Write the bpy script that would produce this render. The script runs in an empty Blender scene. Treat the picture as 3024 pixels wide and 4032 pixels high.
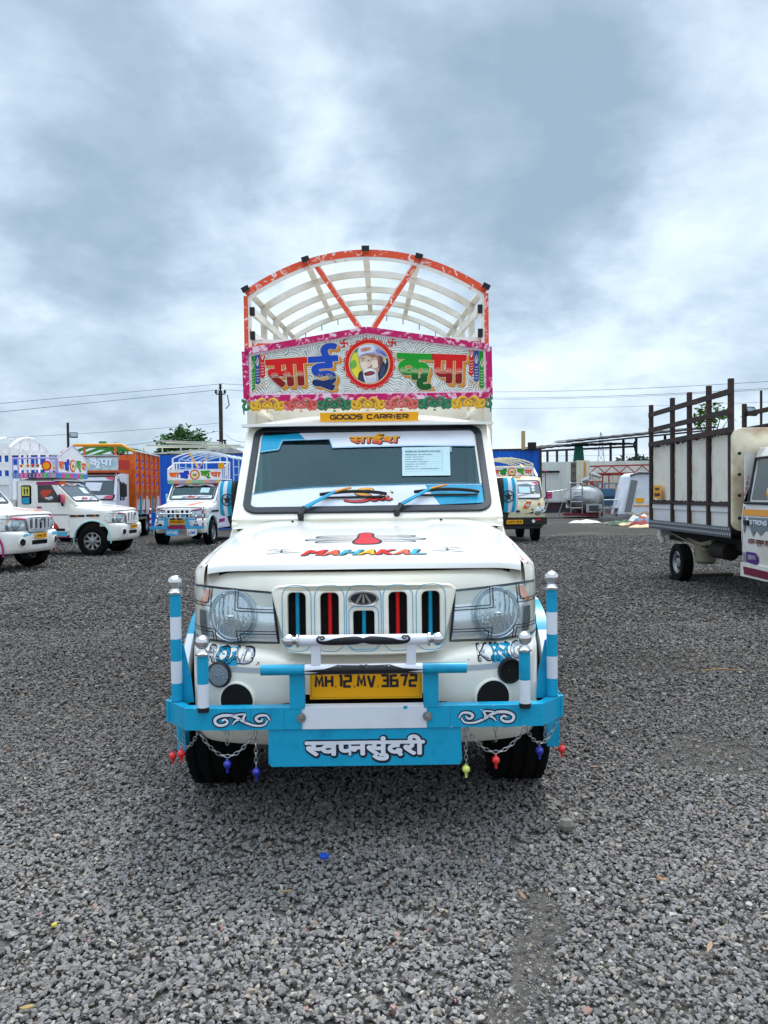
# Decorated goods pickup on a gravel yard, overcast day.  Units: metres, camera looks along +Y.
import bpy, bmesh, math, random
import numpy as np
from mathutils import Vector, Matrix
from mathutils.bvhtree import BVHTree
S = bpy.context.scene
C = S.collection
rad = math.radians
rnd = random.Random(7)

# ------------------------------------------------------------------ camera
cam_d = bpy.data.cameras.new('camera')
cam_d.sensor_fit = 'HORIZONTAL'; cam_d.sensor_width = 36.0; cam_d.lens = 36.065
cam_d.clip_start = 0.05; cam_d.clip_end = 3000
cam = bpy.data.objects.new('camera', cam_d); C.objects.link(cam)
PITCH, ROLL = rad(1.34), rad(0.7)
_r = Vector((1, 0, 0)); _f = Vector((0, math.cos(PITCH), -math.sin(PITCH))); _u = Vector((0, math.sin(PITCH), math.cos(PITCH)))
_r2 = _r * math.cos(ROLL) - _u * math.sin(ROLL); _u2 = _u * math.cos(ROLL) + _r * math.sin(ROLL)
cam.matrix_world = Matrix(((_r2.x, _u2.x, -_f.x, 0), (_r2.y, _u2.y, -_f.y, 0), (_r2.z, _u2.z, -_f.z, 1.385), (0, 0, 0, 1)))
S.camera = cam

# ------------------------------------------------------------------ sky (overcast: cloud layer mixed over a Nishita sky)
SUN_EL, SUN_AZ = rad(62), rad(20)          # azimuth measured from +Y towards +X
world = bpy.data.worlds.new('World'); S.world = world; world.use_nodes = True
nt = world.node_tree; nt.nodes.clear()
def N(t, **k):
    n = nt.nodes.new(t)
    for a, b in k.items(): setattr(n, a, b)
    return n
def lk(a, b): nt.links.new(a, b)
out = N('ShaderNodeOutputWorld'); bg = N('ShaderNodeBackground'); bg.inputs[1].default_value = 0.1
lk(bg.outputs[0], out.inputs[0])
sky = N('ShaderNodeTexSky', sky_type='NISHITA', sun_disc=False, sun_elevation=SUN_EL, sun_rotation=SUN_AZ)
tc = N('ShaderNodeTexCoord')
def vm(op, a, b=None, s=None):
    n = N('ShaderNodeVectorMath', operation=op)
    for i, x in enumerate((a, b)):
        if x is None: continue
        if hasattr(x, 'is_linked'): lk(x, n.inputs[i])
        else: n.inputs[i].default_value = x
    if s is not None: n.inputs['Scale'].default_value = s
    return n
def mth(op, a, b=None, c=None, clamp=False):
    n = N('ShaderNodeMath', operation=op, use_clamp=clamp)
    for i, x in enumerate((a, b, c)):
        if x is None: continue
        if hasattr(x, 'is_linked'): lk(x, n.inputs[i])
        else: n.inputs[i].default_value = x
    return n.outputs[0]
dirn = vm('NORMALIZE', tc.outputs['Generated']).outputs[0]
sep = N('ShaderNodeSeparateXYZ'); lk(dirn, sep.inputs[0])
zc = mth('ADD', mth('MAXIMUM', sep.outputs[2], 0.0), 0.36)
cx_ = mth('DIVIDE', sep.outputs[0], zc); cy_ = mth('DIVIDE', sep.outputs[1], zc)
cmb = N('ShaderNodeCombineXYZ'); lk(cx_, cmb.inputs[0]); lk(cy_, cmb.inputs[1])
def noise(vec, scale, detail, rough=0.55, dist=0.0):
    n = N('ShaderNodeTexNoise'); lk(vec, n.inputs['Vector'])
    n.inputs['Scale'].default_value = scale; n.inputs['Detail'].default_value = detail
    n.inputs['Roughness'].default_value = rough; n.inputs['Distortion'].default_value = dist
    return n
n1 = noise(cmb.outputs[0], 2.3, 9, 0.58, 0.2)
n3 = noise(cmb.outputs[0], 6.0, 7, 0.6, 0.3)
n2 = noise(cmb.outputs[0], 0.8, 4, 0.5, 0.1)
warp = noise(cmb.outputs[0], 2.8, 5, 0.6)
wv = vm('SCALE', vm('SUBTRACT', warp.outputs['Color'], (0.5, 0.5, 0.5)).outputs[0], None, 0.28).outputs[0]
dw = vm('NORMALIZE', vm('ADD', dirn, wv).outputs[0]).outputs[0]
# cloud masses: direction (x, y, z), inner / outer angular radius in degrees, amount (dark < 0 < bright)
CLOUDS = [
    ((0.08, 0.86, 0.50), 3, 19, -0.30), ((0.14, 0.90, 0.37), 2, 13, -0.34), ((0.30, 0.84, 0.47), 2, 12, -0.18), ((0.20, 0.93, 0.28), 1, 8, -0.14),
    ((-0.33, 0.85, 0.44), 2, 14, -0.30), ((-0.24, 0.91, 0.35), 1, 11, -0.26), ((-0.40, 0.88, 0.28), 2, 10, -0.10), ((-0.30, 0.78, 0.58), 2, 12, -0.12),
    ((-0.15, 0.85, 0.49), 1, 7, 0.16), ((-0.05, 0.93, 0.36), 1, 7, 0.20), ((-0.45, 0.78, 0.50), 1, 7, 0.14), ((-0.44, 0.84, 0.33), 1, 7, 0.10),
    ((0.39, 0.87, 0.32), 1, 8, -0.06), ((0.50, 0.83, 0.28), 2, 14, -0.10), ((-0.10, 0.95, 0.22), 2, 12, 0.06), ((0.44, 0.88, 0.16), 2, 12, -0.12), ((0.26, 0.95, 0.22), 2, 9, 0.05),
    ((-0.42, 0.90, 0.08), 3, 18, -0.24), ((0.10, 0.98, 0.12), 3, 14, 0.0)]
acc = None
for d, a0, a1, amt in CLOUDS:
    dt = vm('DOT_PRODUCT', dw, tuple(Vector(d).normalized())).outputs['Value']
    mr = N('ShaderNodeMapRange', interpolation_type='SMOOTHSTEP'); lk(dt, mr.inputs[0])
    mr.inputs[1].default_value = math.cos(rad(a1)); mr.inputs[2].default_value = math.cos(rad(a0))
    mr.inputs[3].default_value = 0.0; mr.inputs[4].default_value = amt
    acc = mr.outputs[0] if acc is None else mth('ADD', acc, mr.outputs[0])
dens = mth('SUBTRACT', mth('ADD', mth('ADD', mth('MULTIPLY', n1.outputs[0], 1.25), mth('MULTIPLY', n2.outputs[0], 0.45)), mth('MULTIPLY', n3.outputs[0], 0.50)), 0.57)
val = mth('ADD', mth('ADD', dens, 0.13), mth('MULTIPLY', acc, 0.92))
ramp = N('ShaderNodeValToRGB'); lk(val, ramp.inputs[0])
cr = ramp.color_ramp; cr.interpolation = 'LINEAR'
def lin(h):
    h = h.lstrip('#'); c = [int(h[i:i + 2], 16) / 255 for i in (0, 2, 4)]
    return tuple(x / 12.92 if x <= 0.04045 else ((x + 0.055) / 1.055) ** 2.4 for x in c)
stops = [(0.0, '#788b9b'), (0.24, '#8899a8'), (0.46, '#9dadbb'), (0.64, '#b1bfcb'), (0.84, '#c1ccd6'), (1.0, '#d3dbe2')]
while len(cr.elements) < len(stops): cr.elements.new(0.5)
for e, (p, h) in zip(cr.elements, stops): e.position = p; e.color = (*lin(h), 1)
cl10 = vm('SCALE', ramp.outputs[0], None, 10.0).outputs[0]
up = N('ShaderNodeMapRange', interpolation_type='SMOOTHSTEP'); lk(sep.outputs[2], up.inputs[0])
up.inputs[1].default_value = 0.62; up.inputs[2].default_value = 1.0; up.inputs[3].default_value = 1.0; up.inputs[4].default_value = 3.0
upv = vm('SCALE', cl10, None); lk(up.outputs[0], upv.inputs['Scale'])
mix = N('ShaderNodeMix', data_type='RGBA'); mix.inputs[0].default_value = 0.93
lk(sky.outputs[0], mix.inputs[6]); lk(upv.outputs[0], mix.inputs[7])
lk(mix.outputs[2], bg.inputs[0])
# ------------------------------------------------------------------ sun behind the cloud
sun_d = bpy.data.lights.new('sun', 'SUN'); sun_d.energy = 1.5; sun_d.angle = rad(14); sun_d.color = (1.0, 0.965, 0.91)
sun = bpy.data.objects.new('sun', sun_d); C.objects.link(sun)
sdir = Vector((math.sin(SUN_AZ) * math.cos(SUN_EL), math.cos(SUN_AZ) * math.cos(SUN_EL), math.sin(SUN_EL)))
sun.rotation_euler = sdir.to_track_quat('Z', 'Y').to_euler()
S.view_settings.view_transform = 'Standard'; S.view_settings.look = 'None'
S.view_settings.exposure = 0.88; S.view_settings.gamma = 1.0
S.render.engine = 'CYCLES'; S.cycles.max_bounces = 6; S.cycles.transparent_max_bounces = 12; S.cycles.caustics_reflective = False; S.cycles.caustics_refractive = False

# ------------------------------------------------------------------ materials
MATS = {}
def col(c): return lin(c) if isinstance(c, str) else c
def mat(name, c, rough=0.5, metal=0.0, coat=0.0, var=0.0, vscale=6.0, c2=None, vlo=0.4, vhi=0.7, bump=0.0, bscale=40.0, spec=0.5, detail=5, coord='Object', stretch=None, hook=None):
    """Principled paint with optional noise patches of a second colour and noise bump."""
    if name in MATS: return MATS[name]
    m = bpy.data.materials.new(name); m.use_nodes = True; t = m.node_tree; b = t.nodes['Principled BSDF']
    m.diffuse_color = (*col(c), 1)
    b.inputs['Base Color'].default_value = (*col(c), 1); b.inputs['Roughness'].default_value = rough
    b.inputs['Metallic'].default_value = metal; b.inputs['Specular IOR Level'].default_value = spec
    if coat: b.inputs['Coat Weight'].default_value = coat; b.inputs['Coat Roughness'].default_value = 0.08
    tcn = t.nodes.new('ShaderNodeTexCoord'); vec = tcn.outputs[coord]
    if stretch:
        mp = t.nodes.new('ShaderNodeMapping'); mp.inputs['Scale'].default_value = stretch; t.links.new(vec, mp.inputs[0]); vec = mp.outputs[0]
    if c2 is not None:
        n = t.nodes.new('ShaderNodeTexNoise'); n.inputs['Scale'].default_value = vscale; n.inputs['Detail'].default_value = detail; n.inputs['Roughness'].default_value = 0.6
        t.links.new(vec, n.inputs['Vector'])
        r = t.nodes.new('ShaderNodeMapRange'); r.inputs[1].default_value = vlo; r.inputs[2].default_value = vhi; r.inputs[4].default_value = var or 1.0
        t.links.new(n.outputs[0], r.inputs[0])
        x = t.nodes.new('ShaderNodeMix'); x.data_type = 'RGBA'; t.links.new(r.outputs[0], x.inputs[0])
        x.inputs[6].default_value = (*col(c), 1); x.inputs[7].default_value = (*col(c2), 1)
        t.links.new(x.outputs[2], b.inputs['Base Color'])
    if bump:
        n = t.nodes.new('ShaderNodeTexNoise'); n.inputs['Scale'].default_value = bscale; n.inputs['Detail'].default_value = 4
        t.links.new(vec, n.inputs['Vector'])
        bp = t.nodes.new('ShaderNodeBump'); bp.inputs['Strength'].default_value = bump; bp.inputs['Distance'].default_value = 0.01
        t.links.new(n.outputs[0], bp.inputs['Height']); t.links.new(bp.outputs[0], b.inputs['Normal'])
    if hook: hook(t, b, vec)
    MATS[name] = m; return m

# ------------------------------------------------------------------ geometry helpers
def PL(o, u, v):
    """frame: local x along u, local y along v, local z out of the plane (u x v)"""
    u = Vector(u).normalized(); v = Vector(v); v = (v - u * v.dot(u)).normalized(); w = u.cross(v)
    return Matrix(((u.x, v.x, w.x, o[0]), (u.y, v.y, w.y, o[1]), (u.z, v.z, w.z, o[2]), (0, 0, 0, 1)))
def FR(y, x=0, z=0): return PL((x, y, z), (1, 0, 0), (0, 0, 1))         # plane facing -Y
def SR(x, y=0, z=0): return PL((x, y, z), (0, 1, 0), (0, 0, 1))         # plane facing +X: u runs to +Y
def SL(x, y=0, z=0): return PL((x, y, z), (0, -1, 0), (0, 0, 1))        # plane facing -X: u runs to -Y
class G:
    def __init__(s): s.v = []; s.f = []; s.m = []
    def add(s, vs, fs, mi=0, M=None):
        b = len(s.v)
        if M is not None: vs = [M @ Vector(p) for p in vs]
        s.v += [tuple(p) for p in vs]; s.f += [tuple(i + b for i in f) for f in fs]; s.m += [mi] * len(fs); return s
    def box(s, x0, x1, y0, y1, z0, z1, mi=0, M=None):
        v = [(x, y, z) for z in (z0, z1) for y in (y0, y1) for x in (x0, x1)]
        return s.add(v, [(0, 2, 3, 1), (4, 5, 7, 6), (0, 1, 5, 4), (2, 6, 7, 3), (0, 4, 6, 2), (1, 3, 7, 5)], mi, M)
    def bar(s, p, q, w, h, mi=0, up=(0, 0, 1), w2=None, h2=None):
        p, q = Vector(p), Vector(q); d = (q - p).normalized(); up = Vector(up)
        if abs(d.dot(up)) > 0.98: up = Vector((0, 1, 0)) if abs(d.y) < 0.9 else Vector((1, 0, 0))
        a = d.cross(up).normalized(); b = a.cross(d)
        w2 = w if w2 is None else w2; h2 = h if h2 is None else h2
        vs = [p - a * w / 2 - b * h / 2, p + a * w / 2 - b * h / 2, p + a * w / 2 + b * h / 2, p - a * w / 2 + b * h / 2,
              q - a * w2 / 2 - b * h2 / 2, q + a * w2 / 2 - b * h2 / 2, q + a * w2 / 2 + b * h2 / 2, q - a * w2 / 2 + b * h2 / 2]
        return s.add(vs, [(3, 2, 1, 0), (4, 5, 6, 7), (0, 1, 5, 4), (1, 2, 6, 5), (2, 3, 7, 6), (3, 0, 4, 7)], mi)
    def sweep(s, pts, sec, mi=0, closed=False, up=None, cap=True, scale=None, mis=None):
        """sweep a 2-D section [(a,b)] along pts; a is sideways, b along the frame's up"""
        pts = [Vector(p) for p in pts]; n = len(pts); k = len(sec); rows = []
        prev = None
        for i, p in enumerate(pts):
            if closed: d = (pts[(i + 1) % n] - pts[i - 1])
            else: d = pts[min(i + 1, n - 1)] - pts[max(i - 1, 0)]
            d.normalize()
            if up is not None: a = d.cross(Vector(up))
            elif prev is None: a = d.cross(Vector((0, 0, 1)) if abs(d.z) < 0.9 else Vector((0, 1, 0)))
            else: a = prev - d * prev.dot(d)
            if a.length < 1e-6: a = Vector((1, 0, 0))
            a.normalize(); prev = a; b = a.cross(d)
            f = 1.0 if scale is None else scale[i]
            rows.append([p + a * (x * f) + b * (y * f) for x, y in sec])
        b0 = len(s.v)
        for r in rows: s.v += [tuple(p) for p in r]
        m = n if closed else n - 1
        for i in range(m):
            j = (i + 1) % n
            for q in range(k):
                r = (q + 1) % k
                s.f.append((b0 + i * k + q, b0 + i * k + r, b0 + j * k + r, b0 + j * k + q)); s.m.append(mis[i] if mis else mi)
        if cap and not closed:
            s.f.append(tuple(b0 + q for q in reversed(range(k)))); s.m.append(mis[0] if mis else mi)
            s.f.append(tuple(b0 + (n - 1) * k + q for q in range(k))); s.m.append(mis[-1] if mis else mi)
        return s
    def tube(s, pts, r, n=8, mi=0, closed=False, cap=True, mis=None):
        sc = list(r) if hasattr(r, '__len__') else None
        rr_ = 1.0 if sc else r
        return s.sweep(pts, [(rr_ * math.cos(2 * math.pi * i / n), rr_ * math.sin(2 * math.pi * i / n)) for i in range(n)], mi, closed, None, cap, sc, mis)
    def rev(s, prof, M=None, n=20, mi=0, mis=None, ang=2 * math.pi):
        vs = []; fs = []; k = len(prof); full = ang > 6.28
        for i in range(n if full else n + 1):
            a = ang * i / n
            vs += [(r * math.cos(a), r * math.sin(a), z) for r, z in prof]
        b = len(s.f)
        for i in range(n):
            j = (i + 1) % n if full else i + 1
            for q in range(k - 1): fs.append((i * k + q, j * k + q, j * k + q + 1, i * k + q + 1))
        s.add(vs, fs, mi, M)
        if mis:
            for i in range(n):
                for q in range(k - 1): s.m[b + i * (k - 1) + q] = mis[q]
        return s
    def sph(s, c, r, n=14, m=8, mi=0, M=None):
        rx, ry, rz = r if hasattr(r, '__len__') else (r, r, r)
        T = (M or Matrix.Identity(4)) @ Matrix.Translation(c) @ Matrix.Diagonal((rx, ry, rz, 1))
        return s.rev([(math.sin(math.pi * j / m) + (1e-4 if j in (0, m) else 0), -math.cos(math.pi * j / m)) for j in range(m + 1)], T, n, mi)
    def grid(s, P, mi=0, skip=None, M=None, closed=False, mf=None):
        R_ = len(P); K = len(P[0]); vs = [p for r in P for p in r]; fs = []; ms = []
        for i in range(R_ - 1):
            for j in range(K if closed else K - 1):
                if skip and skip(i, j): continue
                j2 = (j + 1) % K
                fs.append((i * K + j, i * K + j2, (i + 1) * K + j2, (i + 1) * K + j)); ms.append(mf(i, j) if mf else mi)
        b = len(s.m); s.add(vs, fs, mi, M); s.m[b:] = ms; return s
    def flat(s, loops, M, z=0.0, mi=0):
        vs, fs = fill(loops); return s.add([(x, y, z) for x, y in vs], fs, mi, M)
    def slab(s, loops, M, z0, z1, mi=0, bev=0.0):
        """filled 2-D outline (first loop) with holes, extruded z0..z1"""
        vs, fs = fill(loops, (z1 - z0) / 2 - bev, bev)
        return s.add([(x, y, z + (z0 + z1) / 2) for x, y, z in vs], fs, mi, M)
    def ribbon(s, pts, w, M, z=0.0, mi=0, closed=False):
        """flat line of width w along 2-D pts with mitred corners"""
        pts = [Vector(p[:2]) for p in pts]; n = len(pts); vs = []
        for i, p in enumerate(pts):
            a = pts[i - 1] if (closed or i > 0) else None; b = pts[(i + 1) % n] if (closed or i < n - 1) else None
            d1 = (p - a).normalized() if a is not None else None; d2 = (b - p).normalized() if b is not None else None
            d1 = d1 or d2; d2 = d2 or d1
            n1_ = Vector((-d1.y, d1.x)); n2_ = Vector((-d2.y, d2.x)); m_ = (n1_ + n2_)
            m_ = m_.normalized() if m_.length > 1e-6 else n1_
            l = (w[i] if hasattr(w, '__len__') else w) / 2 / max(0.45, m_.dot(n1_))
            vs += [(p.x + m_.x * l, p.y + m_.y * l, z), (p.x - m_.x * l, p.y - m_.y * l, z)]
        fs = [(2 * i + 1, 2 * ((i + 1) % n) + 1, 2 * ((i + 1) % n), 2 * i) for i in range(n if closed else n - 1)]
        return s.add(vs, fs, mi, M)
def _tomesh(cu):
    o = bpy.data.objects.new('tmp', cu); me = o.to_mesh()
    vs = [tuple(v.co) for v in me.vertices]; fs = [tuple(p.vertices) for p in me.polygons]
    o.to_mesh_clear(); bpy.data.objects.remove(o); bpy.data.curves.remove(cu); return vs, fs
def fill(loops, ext=None, bev=0.0):
    cu = bpy.data.curves.new('tmp', 'CURVE'); cu.dimensions = '2D'; cu.fill_mode = 'BOTH'
    if ext is not None: cu.extrude = max(ext, 0); cu.bevel_depth = bev; cu.bevel_resolution = 1
    for lp in loops:
        sp = cu.splines.new('POLY'); sp.points.add(len(lp) - 1); sp.use_cyclic_u = True
        for p, q in zip(sp.points, lp): p.co = (q[0], q[1], 0, 1)
    vs, fs = _tomesh(cu)
    if ext is None: return [(x, y) for x, y, z in vs], [f for f in fs]
    return vs, fs
_TC = {}
def glyphs(t, res=3):
    if t not in _TC:
        cu = bpy.data.curves.new('tmp', 'FONT'); cu.body = t; cu.resolution_u = res; cu.size = 1.0
        vs, fs = _tomesh(cu); _TC[t] = ([(x, y) for x, y, z in vs], fs)
    return _TC[t]
def cutx(vf, x1):
    """keep the part of a flat glyph left of x1"""
    bm = bmesh.new(); vv = [bm.verts.new((x, y, 0)) for x, y in vf[0]]
    for f in vf[1]:
        try: bm.faces.new([vv[i] for i in f])
        except ValueError: pass
    bmesh.ops.bisect_plane(bm, geom=bm.verts[:] + bm.edges[:] + bm.faces[:], plane_co=(x1, 0, 0), plane_no=(1, 0, 0), clear_outer=True)
    bm.verts.index_update(); r = ([(v.co.x, v.co.y) for v in bm.verts], [tuple(v.index for v in f.verts) for f in bm.faces]); bm.free(); return r
def joinx(parts, gap=0.0):
    """put glyph pieces side by side"""
    vs = []; fs = []; x = 0
    for vf, sh in parts:
        mn = min(p[0] for p in vf[0]); mx = max(p[0] for p in vf[0]); b = len(vs)
        vs += [(p[0] - mn + x + sh, p[1]) for p in vf[0]]; fs += [tuple(i + b for i in f) for f in vf[1]]; x += mx - mn + sh + gap
    return vs, fs
def word(g, t, cx, cy, w, h, M, z=0.0, bold=0.0, mi=0, k=8, shear=0.0, by=None):
    """text (string or glyph mesh) fitted into a w x h box centred at cx,cy; bold = extra stroke radius"""
    vs, fs = glyphs(t) if isinstance(t, str) else t
    x0 = min(p[0] for p in vs); x1 = max(p[0] for p in vs); y0 = min(p[1] for p in vs); y1 = max(p[1] for p in vs)
    bx, byy = (bold if hasattr(bold, '__len__') else (bold, bold))
    sx = (w - 2 * bx) / max(x1 - x0, 1e-6); sy = (h - 2 * byy) / max(y1 - y0, 1e-6)
    ks = [(0, 0)] + ([(math.cos(2 * math.pi * i / k), math.sin(2 * math.pi * i / k)) for i in range(k)] if bx or byy else [])
    for i, (a, b) in enumerate(ks):
        q = []
        for x, y in vs:
            Y = (y - (y0 + y1) / 2) * sy + b * byy; X = (x - (x0 + x1) / 2) * sx + a * bx + shear * Y
            q.append((X + cx, Y + cy, z + i * 0.00004))
        g.add(q, fs, mi, M)
    return g
# squared sign-painter alphabet: strokes on a 0..1 x 0..1 cell
TECH = {'G': [[(1, 1), (.2, 1), (0, .8), (0, .2), (.2, 0), (1, 0), (1, .5), (.5, .5)]], 'O': [[(.2, 1), (.8, 1), (1, .8), (1, .2), (.8, 0), (.2, 0), (0, .2), (0, .8), (.2, 1)]],
 'D': [[(0, .65), (0, 0), (.75, 0), (1, .25), (1, .75), (.75, 1), (0, 1)]], 'S': [[(1, 1), (.2, 1), (0, .85), (0, .55), (1, .5), (1, .15), (.8, 0), (0, 0)]],
 'C': [[(1, 1), (.2, 1), (0, .8), (0, .2), (.2, 0), (1, 0)]], 'A': [[(0, 0), (.45, 1), (.65, 1), (1.05, 0)], [(.5, .3), (.9, .3)]], 'R': [[(0, 0), (0, 1), (.8, 1), (1, .85), (1, .55), (.3, .42), (1.02, 0)]],
 'I': [[(.15, 1), (.15, 0)]], 'E': [[(1, 1), (.1, 1), (.1, .5), (.85, .5)], [(.1, .5), (.1, 0), (1, 0)]], 'M': [[(0, 0), (.12, 1), (.5, .25), (.88, 1), (1, 0)]],
 'H': [[(0, 1), (0, 0)], [(1, 1), (1, 0)], [(0, .52), (1, .52)]], 'V': [[(0, 1), (.45, 0), (.6, 0), (1, 1)]], '1': [[(0, 1), (.3, 1), (.3, 0)]], '2': [[(0, 1), (1, 1), (1, .52), (0, .48), (0, 0), (1, 0)]],
 '3': [[(0, 1), (1, 1), (1, 0), (0, 0)], [(.25, .52), (1, .52)]], '6': [[(.95, 1), (0, .95), (0, 0), (1, 0), (1, .52), (0, .52)]], '7': [[(0, 1), (1, 1), (.55, 0)]], '.': [[(0, 0), (.12, 0)]],
 '0': [[(0, 1), (1, 1), (1, 0), (0, 0), (0, 1)]], '4': [[(.8, 0), (.8, 1), (0, .3), (1.05, .3)]], '8': [[(0, 1), (1, 1), (1, 0), (0, 0), (0, 1)], [(0, .52), (1, .52)]], '9': [[(1, .48), (0, .48), (0, 1), (1, 1), (1, 0), (0, 0)]],
 'F': [[(1, 1), (0, 1), (0, 0)], [(0, .52), (.8, .52)]], 'N': [[(0, 0), (0, 1), (1, 0), (1, 1)]], 'K': [[(0, 1), (0, 0)], [(1, 1), (.1, .5), (1, 0)]], 'B': [[(0, 0), (0, 1), (.9, 1), (.9, .55), (1, .5), (1, 0), (0, 0)], [(0, .52), (.9, .52)]],
 'L': [[(0, 1), (0, 0), (1, 0)]], 'T': [[(0, 1), (1, 1)], [(.5, 1), (.5, 0)]], 'J': [[(1, 1), (1, .2), (.8, 0), (0, 0), (0, .3)]], 'P': [[(0, 0), (0, 1), (1, 1), (1, .45), (0, .45)]], 'U': [[(0, 1), (0, .2), (.2, 0), (.8, 0), (1, .2), (1, 1)]]}
TW = {'I': .3, '1': .3, '.': .12, ' ': .45, 'M': 1.15}
def tech(g, t, cx, cy, w, h, M, z=0.0, sw=0.01, mi=0, shear=0.0, gap=0.32, mis=None):
    tot = sum(TW.get(c, 1.0) for c in t) + gap * (len(t) - 1); u = (w - sw) / tot; hh = h - sw; x = cx - (w - sw) / 2
    for n_, c in enumerate(t):
        cw = TW.get(c, 1.0) * u
        for st in TECH.get(c, []):
            k = cw / (TW.get(c, 1.0)) if c in ('I', '1', '.') else cw
            g.ribbon([(x + p[0] * k + shear * (p[1] - .5) * hh, cy - hh / 2 + p[1] * hh) for p in st], sw, M, z + 0.00003 * (n_ % 2), mis[n_] if mis else mi)
        x += cw + gap * u
    return g
def rr(cx, cy, w, h, r, n=4):
    pts = []
    for (sx, sy, a0) in ((1, 1, 0), (-1, 1, 90), (-1, -1, 180), (1, -1, 270)):
        for i in range(n + 1):
            a = rad(a0 + 90 * i / n); pts.append((cx + sx * (w / 2 - r) + r * math.cos(a), cy + sy * (h / 2 - r) + r * math.sin(a)))
    return pts
def circ(cx, cy, r, n=24, ry=None, a0=0): return [(cx + r * math.cos(2 * math.pi * i / n + a0), cy + (ry or r) * math.sin(2 * math.pi * i / n + a0)) for i in range(n)]
def star(cx, cy, r, r2=0.4, n=5): return [(cx + (r if i % 2 == 0 else r * r2) * math.sin(math.pi * i / n), cy + (r if i % 2 == 0 else r * r2) * math.cos(math.pi * i / n)) for i in range(2 * n)]
def smooth(pts, n=6, closed=False):
    """Catmull-Rom through points"""
    P = [Vector(p) for p in pts]; k = len(P); o_ = []
    for i in range(k if closed else k - 1):
        a, b, c, d = (P[(i - 1) % k] if closed else P[max(i - 1, 0)]), P[i], P[(i + 1) % k], (P[(i + 2) % k] if closed else P[min(i + 2, k - 1)])
        for j in range(n):
            t = j / n; o_.append(0.5 * ((2 * b) + (c - a) * t + (2 * a - 5 * b + 4 * c - d) * t * t + (3 * b - a - 3 * c + d) * t ** 3))
    if not closed: o_.append(P[-1])
    return [tuple(p) for p in o_]
def bvh_of(g): return BVHTree.FromPolygons([Vector(v) for v in g.v], g.f)
def drape(g, bvh, d, off=0.002, cell=0.04):
    """lay a flat graphic onto a surface along direction d"""
    d = Vector(d).normalized(); bm = bmesh.new(); vv = [bm.verts.new(p) for p in g.v]
    L_ = bm.faces.layers.int.new('m')
    for f, m in zip(g.f, g.m):
        try: fc = bm.faces.new([vv[i] for i in f]); fc[L_] = m
        except ValueError: pass
    a = d.orthogonal().normalized(); b = d.cross(a)
    for ax in (a, b):
        q = [ax.dot(Vector(p)) for p in g.v]; t = math.floor(min(q) / cell) * cell + cell
        while t < max(q):
            bmesh.ops.bisect_plane(bm, geom=bm.verts[:] + bm.edges[:] + bm.faces[:], plane_co=ax * t, plane_no=ax); t += cell
    for v in bm.verts:
        base = v.co - d * 3.0
        hit = bvh.ray_cast(base, d)
        if hit[0] is not None: v.co = hit[0] - d * (off + (v.co.dot(d) % 0.001) * 0)
    bm.verts.index_update(); o_ = G()
    o_.v = [tuple(v.co) for v in bm.verts]; o_.f = [tuple(v.index for v in f.verts) for f in bm.faces]; o_.m = [f[L_] for f in bm.faces]; bm.free(); return o_
def tag(o, label=None, cat=None, group=None, kind=None):
    if label: o['label'] = label
    if cat: o['category'] = cat
    if group: o['group'] = group
    if kind: o['kind'] = kind
    return o
def build(g, name, mats, parent=None, ang=38, bevel=0.0, seg=2):
    me = bpy.data.meshes.new(name); me.from_pydata(g.v, [], g.f)
    for m in (mats if isinstance(mats, (list, tuple)) else [mats]): me.materials.append(m)
    if any(g.m): me.polygons.foreach_set('material_index', g.m)
    me.validate(); me.update()
    if ang: me.shade_smooth(); me.set_sharp_from_angle(angle=rad(ang))
    else: me.shade_flat()
    o = bpy.data.objects.new(name, me); C.objects.link(o)
    if parent is not None: o.parent = parent
    if bevel:
        b = o.modifiers.new('bevel', 'BEVEL'); b.width = bevel; b.segments = seg; b.limit_method = 'ANGLE'; b.angle_limit = rad(45); b.harden_normals = False
    return o
def empty(name, loc=(0, 0, 0), rz=0.0, label=None, cat=None, group=None, rx=0.0, ry=0.0):
    o = bpy.data.objects.new(name, None); C.objects.link(o); o.location = loc; o.rotation_euler = (rx, ry, rz); o.empty_display_size = 0.2
    return tag(o, label, cat, group)
def copy_tree(o, parent=None):
    c = o.copy(); C.objects.link(c)
    if parent is not None: c.parent = parent
    for ch in list(o.children): copy_tree(ch, c)
    return c
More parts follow.
